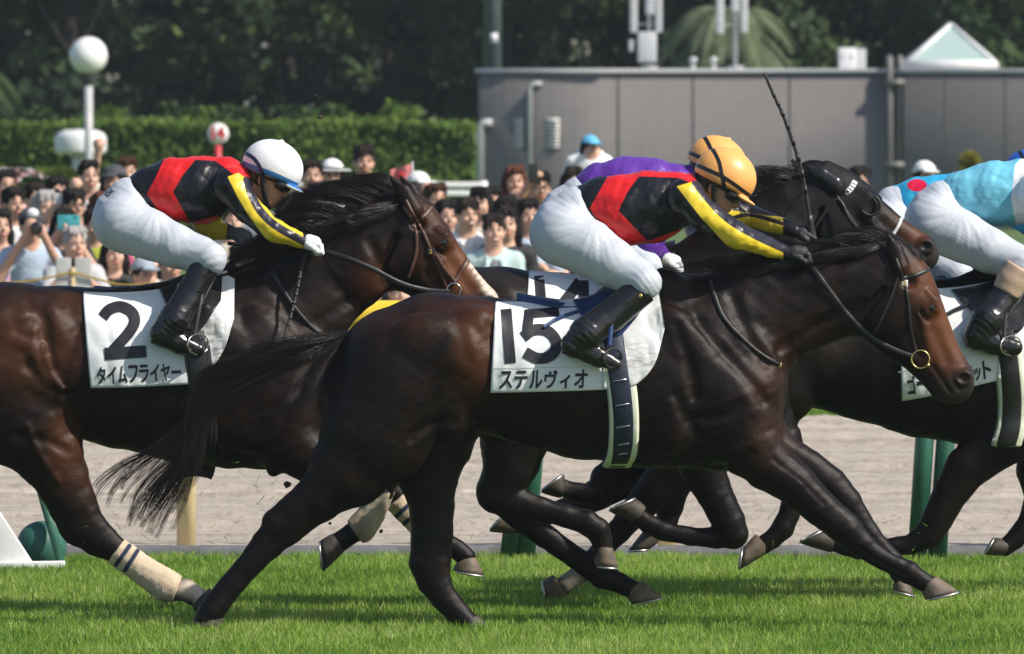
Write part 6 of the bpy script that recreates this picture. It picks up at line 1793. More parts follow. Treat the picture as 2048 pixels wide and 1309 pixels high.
ring_px(H15, (1226, 717), 18, -.345, 0.005, 'stirrup', M_RUBBER, s15, 1.1, 0.05)
b15 = strap(H15, 'bridle', [(1790, 516), (1801, 548), (1810, 575), (1816, 612), (1820, 655), (1831, 700)], 6, M_STRAP, horse15, 0.006, 34)
strap(H15, 'browband', [(1802, 556), (1830, 550), (1861, 537)], 8, M_STRAP, b15, 0.006)
strap(H15, 'throat_lash', [(1797, 540), (1782, 590), (1760, 640), (1745, 672)], 5, M_STRAP, b15, 0.005)
plate(H15, (1806, 567), 17, 15, M_GOLD, '15', M_WGLOVE, b15)
ring_px(H15, (1841, 719), 18, -.085, 0.0045, 'bit_ring', M_BRASS, b15)
MB().ball(H15['W']((1856, 731), -.09), 0.011, 10, 6).put('bit_end', M_BRASS, b15)
rn = strap(H15, 'rein', [(1604, 512), (1622, 532), (1660, 584), (1697, 632), (1740, 672), (1790, 700), (1836, 716)], 10, M_STRAP, horse15, 0.012, 40)
bs = strap(H15, 'breast_strap', [(1420, 560), (1428, 590), (1446, 634), (1485, 677), (1522, 708), (1560, 730)], 8, M_STRAP, horse15, 0.007, 34)
MB().box(surf(H15, 1558, 729, 0.012), (0.018, 0.006, 0.022), bev=0.002).put('buckle', M_BRASS, bs)

# ---- 2
c2 = Cloth(H2, [(168, 583), (230, 584), (300, 580), (388, 566)], [(186, 773), (250, 772), (320, 769), (390, 765)], 0.014, 0.005, 2.2)
nc2 = c2.put('number_cloth', M_CLOTH, horse2, dirt=[(350, 768, 40, 10, .3)])
digit(c2, [([(209, 633), (222, 618), (244, 612), (266, 622), (273, 641), (262, 663), (240, 688), (224, 706)], 22), ([(214, 705), (297, 700)], 24, False)], nc2)
glyphs('タイムフライヤー', ((196, 731), (366, 722), (368, 758), (198, 766)), c2, nc2, 0.028, 'lettering', squash={'ー': (.06, .94, .42, .60)})
p2 = Cloth(H2, [(380, 570), (420, 556), (452, 550), (471, 557)], [(386, 764), (422, 740), (452, 694), (471, 634)], 0.019, 0.004, 4.0)
p2.put('saddle_pad', M_CLOTH, horse2, dirt=[(425, 660, 30, 50, 1.0), (436, 700, 20, 30, 1.0)])
s2 = saddle(H2, [(189, 573, 2), (245, 578, 3), (305, 574, 5), (365, 560, 10), (420, 545, 14), (455, 536, 12)], M_SADB, M_GREYEDGE)
f2 = Cloth(H2, [(320, 576), (370, 562), (410, 550), (446, 552)], [(345, 625), (375, 655), (402, 660), (444, 600)], 0.030, 0.003, 3.0)
f2.put('saddle_flap', M_SADB, s2, n=(24, 14))
girth_strap(H2, 'girth_pad', [(395, 690), (402, 740), (408, 800), (410, 870), (404, 930), (396, 950)], 56, M_SADB, horse2, 0.015, 0.009)
girth_strap(H2, 'girth', [(392, 660), (400, 720), (407, 800), (409, 870), (404, 930), (396, 951)], 38, M_SADB, horse2, 0.026, 0.006)
leather_free(H2, 'stirrup_leather', [(408, 560, -.30), (398, 620, -.35), (389, 668, -.378)], 8, M_STRAP, s2)
ring_px(H2, (396, 689), 20, -.345, 0.0038, 'stirrup', M_STEEL, s2, 1.05, 0.06)
b2 = strap(H2, 'bridle', [(812, 400), (831, 437), (848, 468), (862, 500), (877, 534), (894, 577)], 7, M_BRSTRAP, horse2, 0.006, 34)
strap(H2, 'browband', [(826, 452), (838, 442), (852, 428), (864, 413)], 9, M_BRSTRAP, b2, 0.006)
strap(H2, 'throat_lash', [(808, 413), (824, 440), (833, 470), (832, 510), (817, 555)], 7, M_BRSTRAP, b2, 0.006)
strap(H2, 'noseband', [(872, 510), (884, 530), (898, 550), (910, 563)], 8, M_BRSTRAP, b2, 0.006)
strap(H2, 'noseband', [(910, 563), (922, 544), (936, 518)], 10, M_BRSTRAP, b2, 0.007)
plate(H2, (862, 503), 15, 14, M_GOLD, '2', M_STRAP, b2)
ring_px(H2, (908, 581), 14, -.085, 0.0045, 'bit_ring', M_STEEL, b2)
leather_free(H2, 'rein', [(632, 497, -.10), (690, 515, -.16), (745, 538, -.17), (800, 566, -.14), (850, 580, -.10), (900, 584, -.088)], 10, M_STRAP, horse2, 0.004, 34)
leather_free(H2, 'rein', [(455, 487, .05), (490, 490, .02), (545, 490, -.04), (620, 492, -.09)], 8, M_STRAP, horse2)
strap(H2, 'breast_strap', [(540, 528), (552, 554), (589, 612), (632, 660), (668, 680)], 8, M_STRAP, horse2, 0.007, 34)
wrap(H2, 'bandage', [(234, 1103, 27), (285, 1140, 27.5), (330, 1170, 31), (352, 1179, 27)], -.104, M_BAND, [([(259, 1092), (232, 1130)], 4.5), ([(275, 1102), (250, 1141)], 4.5)], None, 1.06)
wrap(H2, 'bandage', [(764, 974, 26), (744, 1028, 25), (723, 1056, 28), (712, 1064, 26)], -.09, M_BANDG, [([(742, 984), (775, 978)], 8)], [(715, 1060, 34), (770, 1010, 16)], 1.08)
wrap(H2, 'bandage', [(796, 1001, 27), (838, 1048, 24), (876, 1077, 25)], .105, M_BAND, [([(790, 1036), (824, 1004)], 4.5), ([(804, 1052), (838, 1022)], 4.5)], None, 1.05)

# ---- 14
c14 = Cloth(H14, [(1058, 541), (1110, 545), (1170, 549), (1240, 545)], [(1046, 716), (1110, 715), (1180, 712), (1240, 708)], 0.014, 0.004, 5.0)
nc14 = c14.put('number_cloth', M_CLOTH, horse14)
digit(c14, [([(1078, 551), (1087, 660)], 20, False)], nc14)
digit(c14, [([(1160, 562), (1104, 634)], 22, False), ([(1100, 634), (1192, 630)], 18, False), ([(1166, 560), (1170, 662)], 21, False)], nc14)
s14 = saddle(H14, [(1215, 530, 2), (1235, 532, 4), (1250, 530, 7), (1270, 522, 11), (1310, 505, 15), (1350, 492, 12)], M_SADB)
girth_strap(H14, 'girth', [(1270, 620), (1280, 700), (1285, 780), (1280, 850), (1270, 872)], 38, M_SADB, horse14, 0.016, 0.006)
# black hood with ear covers
Hd = H14['F'].copy(); uv = H14['uv']
def hc_(u, w): return H14['W'](uv(u, w))
d14 = hc_(1, 0) - hc_(0, 0); d14 /= np.linalg.norm(d14)
Hd.f -= 0.006
Hd.half(hc_(.50, .2), d14, 0.006); Hd.half(hc_(.00, .3), -d14 + np.array((0, 0, 0.0)), 0.01)
Hd.half(hc_(0.0, .62), np.array((-0.2, 0, -1.0)), 0.01)
v, fs = Hd.poly()
M_HOOD = speckle('black_hood_fabric', (0.004, 0.004, 0.0045), (0.007, 0.007, 0.0075), 40, 0.6, spec=0.2)
M_EARC = mat('black_shiny_ear_cover', (0.012, 0.012, 0.013), 0.25)
hood14 = put('hood', v, fs, M_HOOD, horse14)
cupc = hc_(.455, .06); cupy = float(sample_map(H14['F'], H14['map'], cupc[0], cupc[2], D14))
for s in (-1, 1):
    cc = np.array((cupc[0], cupy, cupc[2]))
    if s > 0: cc[1] = 2 * D14 - cc[1]
    rr = [cc + np.array((0.046 * math.cos(t), s * 0.012, 0.046 * math.sin(t))) for t in np.linspace(-2.6, 1.2, 20)]
    MB().tube(rr, 0.007, 8).put('eye_cup', M_RUBBER, hood14)
Fe = Field(H14['W']((1600, 400), -.25), H14['W']((1720, 310), .25), 0.0065)
Fe = Field((H14['W']((1590, 0))[0], D14 - .2, H14['W']((0, 400))[2]), (H14['W']((1720, 0))[0], D14 + .2, H14['W']((0, 305))[2]), 0.006)
Fe.chain([H14['W'](p, -.085) for p in ((1668, 368), (1642, 350), (1615, 333))], np.array([19, 16, 5]) * H14['sc'], [.8, .7, .6], 0.01)
Fe.chain([H14['W'](p, .075) for p in ((1645, 362), (1612, 344), (1580, 320))], np.array([17, 14, 4]) * H14['sc'], [.8, .7, .6], 0.01)
v, fs = Fe.poly(); put('ear_cover', v, fs, M_EARC, hood14)
bb = strap(H14, 'hood_band', [(1688, 388), (1700, 378), (1710, 362)], 12, M_WGLOVE, hood14, 0.012)
for i, (a, b) in enumerate((((1686, 386), (1692, 391)), ((1690, 381), (1697, 387)), ((1697, 384), (1692, 379)), ((1696, 376), (1703, 381)), ((1700, 371), (1708, 376)), ((1704, 366), (1711, 370)))):
    strap(H14, 'band_mark', [a, b], 2.0, M_PRINT, bb, 0.0175, 6, 0.001)
b14 = strap(H14, 'bridle', [(1672, 392), (1690, 420), (1712, 452), (1735, 482)], 6, M_STRAP, horse14, 0.012)
strap(H14, 'noseband', [(1803, 436), (1796, 452), (1786, 468)], 7, M_GREYEDGE, b14, 0.006)
leather_free(H14, 'rein', [(1735, 482, -.1), (1700, 440, -.15), (1670, 400, -.14), (1600, 480, -.12), (1440, 500, -.06)], 6, M_STRAP, horse14)

# ---- right edge horse
cR = Cloth(HR, [(1792, 576), (1850, 577), (1920, 572), (1990, 560)], [(1800, 800), (1860, 789), (1925, 774), (1994, 757)], 0.014, 0.004, 6.0)
ncR = cR.put('number_cloth', M_CLOTH, horseR)
glyphs('ゴーフォザサミット', ((1807, 751), (1976, 716), (1980, 752), (1812, 789)), cR, ncR, 0.03, 'lettering', squash={'ー': (.06, .94, .36, .58), 'ォ': (.12, .85, .25, 1), 'ッ': (.1, .85, .3, 1)})
digit(cR, [([(1792, 742), (1860, 727), (1925, 711), (1990, 697)], 1.6)], ncR, 'seam', 0.002, mt=M_GREYEDGE)
pR = Cloth(HR, [(1985, 565), (2030, 548), (2060, 540), (2088, 540)], [(1990, 757), (2045, 745), (2080, 700), (2098, 640)], 0.019, 0.004, 7.0)
pR.put('saddle_pad', M_CLOTH, horseR)
sR = saddle(HR, [(1830, 572, 3), (1890, 580, 6), (1950, 572, 10), (2010, 550, 13), (2060, 530, 14), (2090, 520, 12)], M_SADB)
fR_ = Cloth(HR, [(1900, 578), (1950, 570), (2010, 552), (2070, 535)], [(1930, 612), (1985, 650), (2035, 660), (2066, 590)], 0.030, 0.003, 3.0)
fR_.put('saddle_flap', M_SADB, sR, n=(24, 14))
strap(HR, 'girth_pull', [(1884, 630), (1905, 618), (1940, 604)], 7, M_SADB, sR, 0.030)
girth_strap(HR, 'girth_pad', [(2006, 680), (2014, 740), (2020, 800), (2018, 850), (2006, 892)], 60, M_PADW, horseR, 0.015, 0.009)
girth_strap(HR, 'girth', [(2004, 660), (2012, 720), (2019, 790), (2017, 850), (2006, 893)], 38, M_SADB, horseR, 0.026, 0.006)
leather_free(HR, 'stirrup_leather', [(2030, 560, -.30), (2012, 620, -.35), (2008, 676, -.378)], 9, M_STRAP, sR)
ring_px(HR, (2022, 692), 22, -.345, 0.0038, 'stirrup', M_STEEL, sR, 0.9, 0.06)
sF = saddle(HF, [(1755, 565, 3), (1810, 577, 5), (1860, 577, 9), (1920, 560, 13), (1980, 540, 15), (2010, 530, 12)], M_SADB)
# tan boot top of the right-hand rider
Fw = Field(HR['W']((1970, 610), -.55), HR['W']((2080, 510), .55), 0.007)
Fw = Field((HR['W']((1960, 0))[0], DR - .5, HR['W']((0, 620))[2]), (HR['W']((2090, 0))[0], DR - .1, HR['W']((0, 505))[2]), 0.007)
wp = [HR['W'](p, -.295) for p in ((2042, 536), (2026, 560), (2012, 586))]
Fw.chain(wp, np.array([32.5, 32, 29]) * HR['sc'], .92, 0.01)
Fw.half(wp[-1], wp[-1] - wp[0], 0.006); Fw.half(wp[0], wp[0] - wp[-1], 0.006)
v, fs = Fw.poly(); put('boot_top', v, fs, M_TAN, RR_)

# ---- whips
def whip(label, pts, D, off, r0=0.0105, r1=0.0065):
    W = np.array([P(p[0], p[1], D + o) for p, o in zip(curve(pts, 30), np.linspace(off[0], off[1], 30))])
    root = MB().tube(W, np.linspace(r0, r1, 30), 7).put('whip', M_RUBBER, None, W[0])
    tag(root, label, 'whip', 'riding whips')
    MB().tube(W[:6], r0 * 1.5, 8).put('grip', M_STRAP, root)
    tp = W[-4:]; dirn = W[-1] - W[-2]; dirn /= np.linalg.norm(dirn)
    for i in range(8, 24, 2): MB().tube(W[i:i + 2], np.interp(i, [0, 29], [r0, r1]) * 1.22, 7).put('binding', M_STRAP, root)
    return root
whip('long black whip held upright by the rider in the nearer orange cap', [(1624, 486), (1617, 420), (1600, 330), (1570, 240), (1545, 185), (1529, 147)], D15, (.07, .02))
whip('black whip pointing down from the white glove of the rider on horse 2', [(617, 492), (604, 530), (592, 590), (578, 645), (564, 692)], D2, (-.12, -.34))

# ---- manes and tails
def GW(H, guides): return [[H['W'](p[:2], p[2] if len(p) > 2 else 0.0) for p in g] for g in guides]
hair_clumps('tail', GW(H15, [
    [(690, 664, -.02), (630, 688, -.03), (550, 706, -.05), (470, 728, -.07), (410, 765, -.08), (385, 830, -.09), (392, 900, -.09), (385, 960, -.08), (350, 1040, -.07)],
    [(686, 668, -.02), (620, 702, -.03), (540, 728, -.06), (460, 762, -.08), (405, 815, -.09), (392, 880, -.09), (370, 945, -.09), (325, 1010, -.07), (290, 1060, -.06)],
    [(682, 674, -.01), (612, 712, -.03), (520, 750, -.06), (440, 800, -.08), (390, 860, -.09), (355, 920, -.09), (315, 965, -.08), (285, 1010, -.07), (275, 1055, -.06)],
    [(680, 678, 0), (612, 718, -.03), (520, 764, -.06), (430, 815, -.08), (360, 870, -.09), (300, 915, -.09), (255, 945, -.08), (225, 975, -.07), (212, 1000, -.07)]]),
    52, 24, M_HAIR2, horse15, 0.030, 0.0095, 0.00115, 20, 11, 0.025, (0.80, 1.03))
hair_clumps('tail', GW(H15, [
    [(690, 668, -.03), (650, 690, -.06), (610, 720, -.10), (575, 770, -.12), (520, 800, -.13)],
    [(684, 676, -.03), (655, 720, -.06), (630, 780, -.10), (605, 830, -.12), (590, 850, -.12)],
    [(688, 664, -.02), (620, 680, -.05), (540, 690, -.08), (450, 715, -.1), (385, 735, -.1)],
    [(688, 668, -.02), (630, 692, -.05), (550, 715, -.08), (440, 750, -.1), (385, 800, -.1)],
    [(688, 666, -.02), (625, 690, -.05), (540, 712, -.08), (430, 780, -.1), (372, 870, -.1)]]),
    44, 11, M_HAIR2, horse15, 0.035, 0.010, 0.0010, 14, 12, 0.035, (0.6, 1.05))
hair_clumps('mane', GW(H2, [
    [(818, 400), (800, 374), (768, 356), (725, 358), (680, 378), (650, 400)],
    [(790, 402, -.02), (755, 380, -.03), (712, 368, -.03), (668, 372, -.03), (625, 392, -.03), (600, 410, -.03)],
    [(750, 415, -.03), (700, 392, -.04), (650, 385, -.05), (605, 400, -.05), (575, 420, -.05), (555, 440, -.05)],
    [(700, 435, -.04), (655, 415, -.05), (615, 415, -.06), (580, 432, -.06), (548, 452, -.06), (535, 470, -.05)],
    [(650, 462, -.04), (610, 445, -.06), (575, 450, -.06), (545, 468, -.06), (515, 490, -.06), (500, 505, -.05)],
    [(600, 492, -.04), (560, 480, -.05), (525, 490, -.05), (495, 508, -.05), (470, 525, -.04), (455, 540, -.03)],
    [(545, 520, -.02), (510, 512, -.03), (480, 522, -.03), (455, 538, -.03), (440, 552, -.02), (435, 560, -.02)]]),
    130, 22, M_HAIR, horse2, 0.024, 0.008, 0.0011, 10, 21, 0.02, (0.6, 1.05))
hair_clumps('mane', GW(H2, [
    [(812, 404, -.06), (786, 420, -.09), (752, 432, -.11), (712, 446, -.13), (670, 466, -.13)],
    [(770, 412, -.06), (735, 425, -.1), (700, 442, -.12), (660, 462, -.13), (620, 486, -.13)],
    [(700, 440, -.06), (665, 455, -.1), (625, 475, -.12), (585, 497, -.13), (545, 520, -.12)],
    [(630, 478, -.05), (600, 490, -.09), (565, 508, -.11), (530, 530, -.12), (495, 548, -.11)]]),
    60, 18, M_HAIR, horse2, 0.024, 0.009, 0.0011, 10, 22, 0.02, (0.6, 1.05))
hair_clumps('forelock', GW(H2, [[(828, 398), (842, 400), (856, 410), (864, 426)], [(830, 402, -.03), (842, 408, -.04), (852, 420, -.05), (856, 436, -.05)]]), 10, 8, M_HAIR, horse2, 0.008, 0.004, 0.0013, 8, 23, 0.006)
hair_clumps('mane', GW(H15, [
    [(1800, 486), (1780, 470), (1750, 462), (1718, 462), (1690, 474)],
    [(1755, 486, -.03), (1730, 474, -.04), (1700, 476, -.04), (1672, 486, -.04), (1650, 492, -.04)],
    [(1700, 496, -.04), (1670, 487, -.05), (1640, 490, -.05), (1612, 496, -.05), (1590, 505, -.05)],
    [(1640, 505, -.04), (1610, 495, -.05), (1580, 500, -.05), (1552, 508, -.05), (1530, 516, -.04)],
    [(1580, 520, -.04), (1550, 508, -.05), (1520, 512, -.05), (1490, 520, -.05), (1465, 526, -.04)],
    [(1500, 538, -.03), (1470, 522, -.04), (1440, 522, -.04), (1410, 528, -.04), (1385, 540, -.03)],
    [(1430, 550, -.02), (1400, 536, -.03), (1370, 535, -.03), (1345, 540, -.03), (1322, 548, -.02)]]),
    120, 18, M_HAIR, horse15, 0.016, 0.008, 0.0011, 8, 31, 0.012, (0.6, 1.0))
hair_clumps('mane', GW(H15, [
    [(1775, 486, -.05), (1745, 500, -.075), (1710, 508, -.085), (1680, 512, -.09)],
    [(1690, 500, -.06), (1655, 512, -.085), (1620, 520, -.09), (1590, 526, -.095)],
    [(1600, 520, -.06), (1565, 528, -.09), (1530, 535, -.1), (1500, 542, -.1)],
    [(1500, 540, -.05), (1465, 545, -.08), (1430, 550, -.09), (1395, 556, -.09)]]),
    60, 16, M_HAIR, horse15, 0.014, 0.008, 0.0011, 8, 32, 0.01)
hair_clumps('forelock', GW(H15, [[(1806, 484), (1822, 492), (1838, 506), (1846, 522)], [(1806, 488, -.03), (1820, 500, -.04), (1834, 514, -.05), (1840, 530, -.05)]]), 10, 8, M_HAIR, horse15, 0.008, 0.004, 0.0013, 8, 33, 0.006)
hair_clumps('mane', GW(H14, [
    [(1655, 356), (1630, 350), (1600, 352), (1570, 362), (1545, 380)],
    [(1610, 372, -.03), (1580, 354, -.04), (1545, 345, -.04), (1515, 350, -.04), (1492, 366, -.04)],
    [(1570, 395, -.04), (1540, 370, -.05), (1510, 360, -.05), (1482, 368, -.05), (1462, 385, -.05)],
    [(1530, 425, -.03), (1500, 405, -.04), (1475, 400, -.04), (1452, 408, -.04), (1432, 424, -.03)],
    [(1480, 455, -.02), (1452, 440, -.03), (1425, 440, -.03), (1400, 450, -.03), (1380, 464, -.02)]]),
    90, 18, M_HAIR, horse14, 0.022, 0.009, 0.0012, 9, 41, 0.02, (0.6, 1.05))

# printed letters on the breeches of the rider on horse 2, small badge on the boot of the nearest rider
def print_on(field, txt, c, ang, h, D, material, parent, name='letter'):
    cu = bpy.data.curves.new(name, 'FONT'); cu.body = txt; cu.size = 1.0; cu.offset = 0.03; cu.align_x = 'CENTER'; cu.align_y = 'CENTER'
    to = bpy.data.objects.new(name, cu); COL.objects.link(to); bpy.context.view_layer.update()
    ev = to.evaluated_get(bpy.context.evaluated_depsgraph_get()); me = ev.to_mesh(); me.calc_loop_triangles()
    V = np.array([w.co[:2] for w in me.vertices]) * h * 1.35; T = np.array([t.vertices[:] for t in me.loop_triangles]); ev.to_mesh_clear(); bpy.data.objects.remove(to); bpy.data.curves.remove(cu)
    a = math.radians(ang); px = c[0] + V[:, 0] * math.cos(a) - V[:, 1] * math.sin(a); py = c[1] - V[:, 0] * math.sin(a) - V[:, 1] * math.cos(a)
    W_ = np.array([P(x, y, D - .2) for x, y in zip(px, py)]); mp = field.near_map()
    W_[:, 1] = sample_map(field, mp, W_[:, 0], W_[:, 2], D - .15) - 0.004
    return put(name, W_, T, material, parent, smooth=False)
print_on(FIELDS[R2.name], 'DK', (217, 386), 42, 10, D2, M_PRINT, R2)
_bp = P(1281, 592, D15 - .352)
MB().box(_bp, (.016, .004, .016), [[.8, 0, .6], [0, 1, 0], [-.6, 0, .8]], bev=.001).put('badge', M_BRASS, R15)
# ================================================================== spectators
SKINS = [mat('skin_light', (0.60, 0.36, 0.26), 0.55), mat('skin_warm', (0.54, 0.31, 0.215), 0.55), mat('skin_tan', (0.46, 0.25, 0.165), 0.55)]
HAIRS = {k: speckle('hair_' + k, tuple(x * .7 for x in c), c, 60, 0.6, .4, .004, 5, spec=0.12) for k, c in dict(black=(0.010, 0.0085, 0.008), brown=(0.05, 0.024, 0.014), red=(0.095, 0.036, 0.022), grey=(0.36, 0.35, 0.34), dark=(0.018, 0.012, 0.010)).items()}
CLOTH = {k: fabric('shirt_' + k, c, 0.75, 0.5, 0.1, 9) for k, c in dict(white=(0.74, 0.74, 0.74), ltblue=(0.40, 0.50, 0.62), pink=(0.62, 0.36, 0.46), black=(0.014, 0.014, 0.016), navy=(0.03, 0.04, 0.075), grey=(0.17, 0.175, 0.19), ltgrey=(0.46, 0.47, 0.49),
    magenta=(0.46, 0.07, 0.16), lime=(0.36, 0.40, 0.03), mint=(0.44, 0.58, 0.57), red=(0.50, 0.03, 0.03), rose=(0.33, 0.135, 0.12), bluegrey=(0.28, 0.34, 0.40), orange=(0.55, 0.17, 0.03), green=(0.07, 0.20, 0.12), denim=(0.12, 0.17, 0.25), char=(0.045, 0.047, 0.055), brown=(0.10, 0.06, 0.04), cream=(0.62, 0.57, 0.46), teal=(0.05, 0.34, 0.37), sky=(0.10, 0.42, 0.68)).items()}
M_EYEW = mat('dark_eye', (0.02, 0.014, 0.012), 0.25); M_LIP = mat('lips', (0.36, 0.10, 0.085), 0.5); M_TOOTH = mat('teeth', (0.75, 0.72, 0.66), 0.4)
M_LENS = mat('camera_lens', (0.01, 0.01, 0.012), 0.08, 0, .8); M_CAMB = speckle('black_camera_body', (0.012, 0.012, 0.013), (0.03, 0.03, 0.03), 60, .5)
def unit_ball(name, m, r, n=10, k=6):
    b = MB().ball((0, 0, 0), r, n, k); me = mesh_np(name, b.v[0], np.concatenate(b.q)); me.materials.append(m); return me
ME_EYE = unit_ball('eye', M_EYEW, (0.0165, 0.007, 0.0075)); ME_LIP = unit_ball('mouth', M_LIP, (0.026, 0.008, 0.008)); ME_SMILE = unit_ball('mouth', M_LIP, (0.030, 0.008, 0.014)); ME_TEETH = unit_ball('teeth', M_TOOTH, (0.022, 0.006, 0.006))
ME_BROW = {k: unit_ball('eyebrow', HAIRS[k], (0.021, 0.006, 0.0045), 8, 5) for k in HAIRS}
G_CROWD = 'spectators behind the rail'
REST = {'down': [((.235, .02, -.55), (.23, -.06, -.80)), ((.235, .02, -.55), (.23, -.06, -.80))],
        'camera': [((.27, -.16, -.46), (.075, -.22, -.06)), ((.27, -.18, -.46), (.06, -.27, -.10))],
        'phone': [((.27, -.2, -.40), (.07, -.32, -.05)), ((.27, -.2, -.42), (.05, -.32, -.09))],
        'high': [((.30, -.2, -.30), (.13, -.30, .05)), ((.235, .02, -.55), (.20, -.10, -.78))],
        'chin': [((.20, -.17, -.42), (.035, -.155, -.155)), ((.20, -.17, -.42), (.035, -.155, -.165))],
        'fist': [((.27, -.14, -.42), (.19, -.20, -.13)), ((.235, .02, -.55), (.22, -.06, -.80))],
        'up': [((.30, -.06, -.12), (.25, -.10, .16)), ((.235, .02, -.55), (.22, -.06, -.80))],
        'rail': [((.24, -.14, -.44), (.05, -.20, -.20)), ((.24, -.12, -.46), (.10, -.24, -.34))],
        'fold': [((.24, -.10, -.52), (-.02, -.20, -.46)), ((.24, -.10, -.52), (-.02, -.21, -.50))]}
def spectator(px, py, Y, label, shirt='white', hair='black', style='short', pose='down', yaw=12, skin=0, hat=None, hatm=None, extra=(), s=1.0, seed=0, sleeve='short', tilt=0.0, wide=1.0, legs='navy', smile=False, sb=.88):
    hc = P(px, py, Y); g = elev(Y); base = np.array((hc[0], Y, g)); hz_ = hc[2]
    yr = math.radians(yaw); R = np.array([[math.cos(yr), -math.sin(yr), 0], [math.sin(yr), math.cos(yr), 0], [0, 0, 1]])
    b2 = math.radians(yaw * 0.5); RB = np.array([[math.cos(b2), -math.sin(b2), 0], [math.sin(b2), math.cos(b2), 0], [0, 0, 1]])
    tl = math.radians(tilt); RT = np.array([[math.cos(tl), 0, math.sin(tl)], [0, 1, 0], [-math.sin(tl), 0, math.cos(tl)]])
    RH = R @ RT
    def h(x, y, z): return hc + RH @ (np.array((x, y, z)) * s)
    def b(x, y, z): return hc + RB @ (np.array((x * (sb + (1 - sb) * .6), y + 0.045, z * sb)) * s)
    hip_z = -0.80
    leg = max(0.25, (hz_ - g) / s + hip_z)
    V = np.array
    sh = [b(-.168 * wide, 0, -.258), b(.168 * wide, 0, -.258)]
    arms = []
    for i, (e, w) in enumerate(REST[pose]):
        sg = -1 if i == 0 else 1
        arms.append([sh[i], b(sg * e[0] * wide, e[1], e[2]), (h if w[2] > -.2 else b)(sg * w[0], w[1], w[2])])
    top = hz_ + 0.16 * s; lo = np.minimum.reduce([base + (-.45 * s, -.5 * s, 0)]); hi = base + np.array((.45 * s, .32 * s, 0)); hi[2] = max(top, max(a[2][2] for a in arms) + 0.12); lo[2] = g
    F = Field(lo, hi, 0.0115)
    # head
    F.ell(h(0, .012, .018), V((.077, .096, .108)) * s, 0, .01, 'add', RH)
    F.ell(h(0, -.022, -.052), V((.060, .066, .070)) * s, 0, .03, 'add', RH)
    F.ell(h(0, -.052, -.098), V((.030, .026, .022)) * s, 0, .02, 'add', RH)
    F.chain([h(0, -.090, .012), h(0, -.106, -.028)], V((.010, .0155)) * s, 1, .012)
    for q in (-1, 1):
        F.ell(h(q * .078, .006, -.012), V((.012, .020, .031)) * s, 0, .006, 'add', RH)
        F.ell(h(q * .032, -.094, .008), V((.019, .014, .011)) * s, 0, .010, 'sub', RH)
        F.ell(h(q * .040, -.074, -.035), V((.022, .018, .020)) * s, 0, .02, 'add', RH)
    F.chain([h(-.017, -.088, -.066), h(.017, -.088, -.066)], .008 * s, 1, .01)
    nk = .052 if style in ('long', 'bob', 'tail') else .060
    F.chain([h(0, .012, -.06), b(0, -.01, -.19)], V((nk, nk * 1.08)) * s, 1, .03)
    # trunk, limbs
    F.chain([b(0, .0, -.28), b(0, 0, -.50), b(0, 0, -.66), b(0, 0, -.80)], V((.135, .125, .115, .135)) * s * wide, .78, .05, 'add', .03)
    F.chain([sh[0], sh[1]], .060 * s, 1, .05)
    for i, a in enumerate(arms):
        F.chain(a, V((.052, .043, .030)) * s, 1, .02)
        d = a[2] - a[1]; d /= np.linalg.norm(d); up_ = V((0, 0, 1.0)) if abs(d[2]) < .8 else V((0, -1.0, 0)); sd_ = np.cross(d, up_); sd_ /= np.linalg.norm(sd_); nn = np.cross(sd_, d)
        p0 = a[2] + d * .07 * s
        F.chain([a[2], p0], V((.030, .036)) * s, .9, .012)
        for k in range(4):
            f0 = p0 + sd_ * (k - 1.5) * .021 * s; L_ = (.030, .036, .033, .026)[k] * s
            F.chain([f0, f0 + d * L_, f0 + d * L_ * 1.3 - nn * L_ * .9, f0 + d * L_ * .6 - nn * L_ * 1.4], .0098 * s, 1, .004)
        F.chain([a[2] + d * .03 * s - sd_ * .028 * s, p0 - sd_ * .050 * s - nn * .012, p0 - sd_ * .040 * s + d * .03 * s - nn * .03], .0115 * s, 1, .008)
    fz = g + 0.05
    for q in (-1, 1):
        hp_ = b(q * .085, 0, -.84); kn = np.array((hp_[0], hp_[1] - .03, (hp_[2] + fz) / 2)); ft = np.array((hp_[0], hp_[1] + .02, fz + .03))
        F.chain([hp_, kn, ft], V((.082, .056, .042)) * s, 1, .03); F.chain([ft, ft + (0, -.16 * s, -.025)], V((.042, .032)) * s, 1, .02)
    v, fs = F.poly(0, 0.25)
    root = put('person', v, fs, SKINS[skin], None, base); tag(root, label, 'person', G_CROWD)
    # garments
    T = Field(lo, hi, 0.014)
    T.chain([b(0, .0, -.30), b(0, 0, -.50), b(0, 0, -.66), b(0, .005, -.82)], V((.150, .143, .135, .150)) * s * wide, .78, .05, 'add', .03)
    T.chain([sh[0], b(0, .012, -.215), sh[1]], V((.074, .070, .074)) * s, 1, .04)
    for a in arms:
        if sleeve == 'none': continue
        m = a[0] + (a[1] - a[0]) * (0.78 if sleeve == 'short' else 1)
        pts = [a[0], m] if sleeve == 'short' else [a[0], a[1], a[1] + (a[2] - a[1]) * .88]
        T.chain(pts, V([.066, .062, .045][:len(pts)]) * s, 1, .025)
    T.ell(h(0, -.03, -.215) if False else b(0, -.080, -.150), V((.052, .062, .038)) * s, 0, .010, 'sub')
    T.warp(lambda X, Y_, Z: 0.0035 * tri_noise(X, Y_, Z, 30, seed) + 0.002 * tri_noise(X, Z, Y_, 70, seed))
    v, fs = T.poly(0, 0.2); put('shirt', v, fs, CLOTH[shirt], root)
    Tr = Field(lo, hi, 0.016)
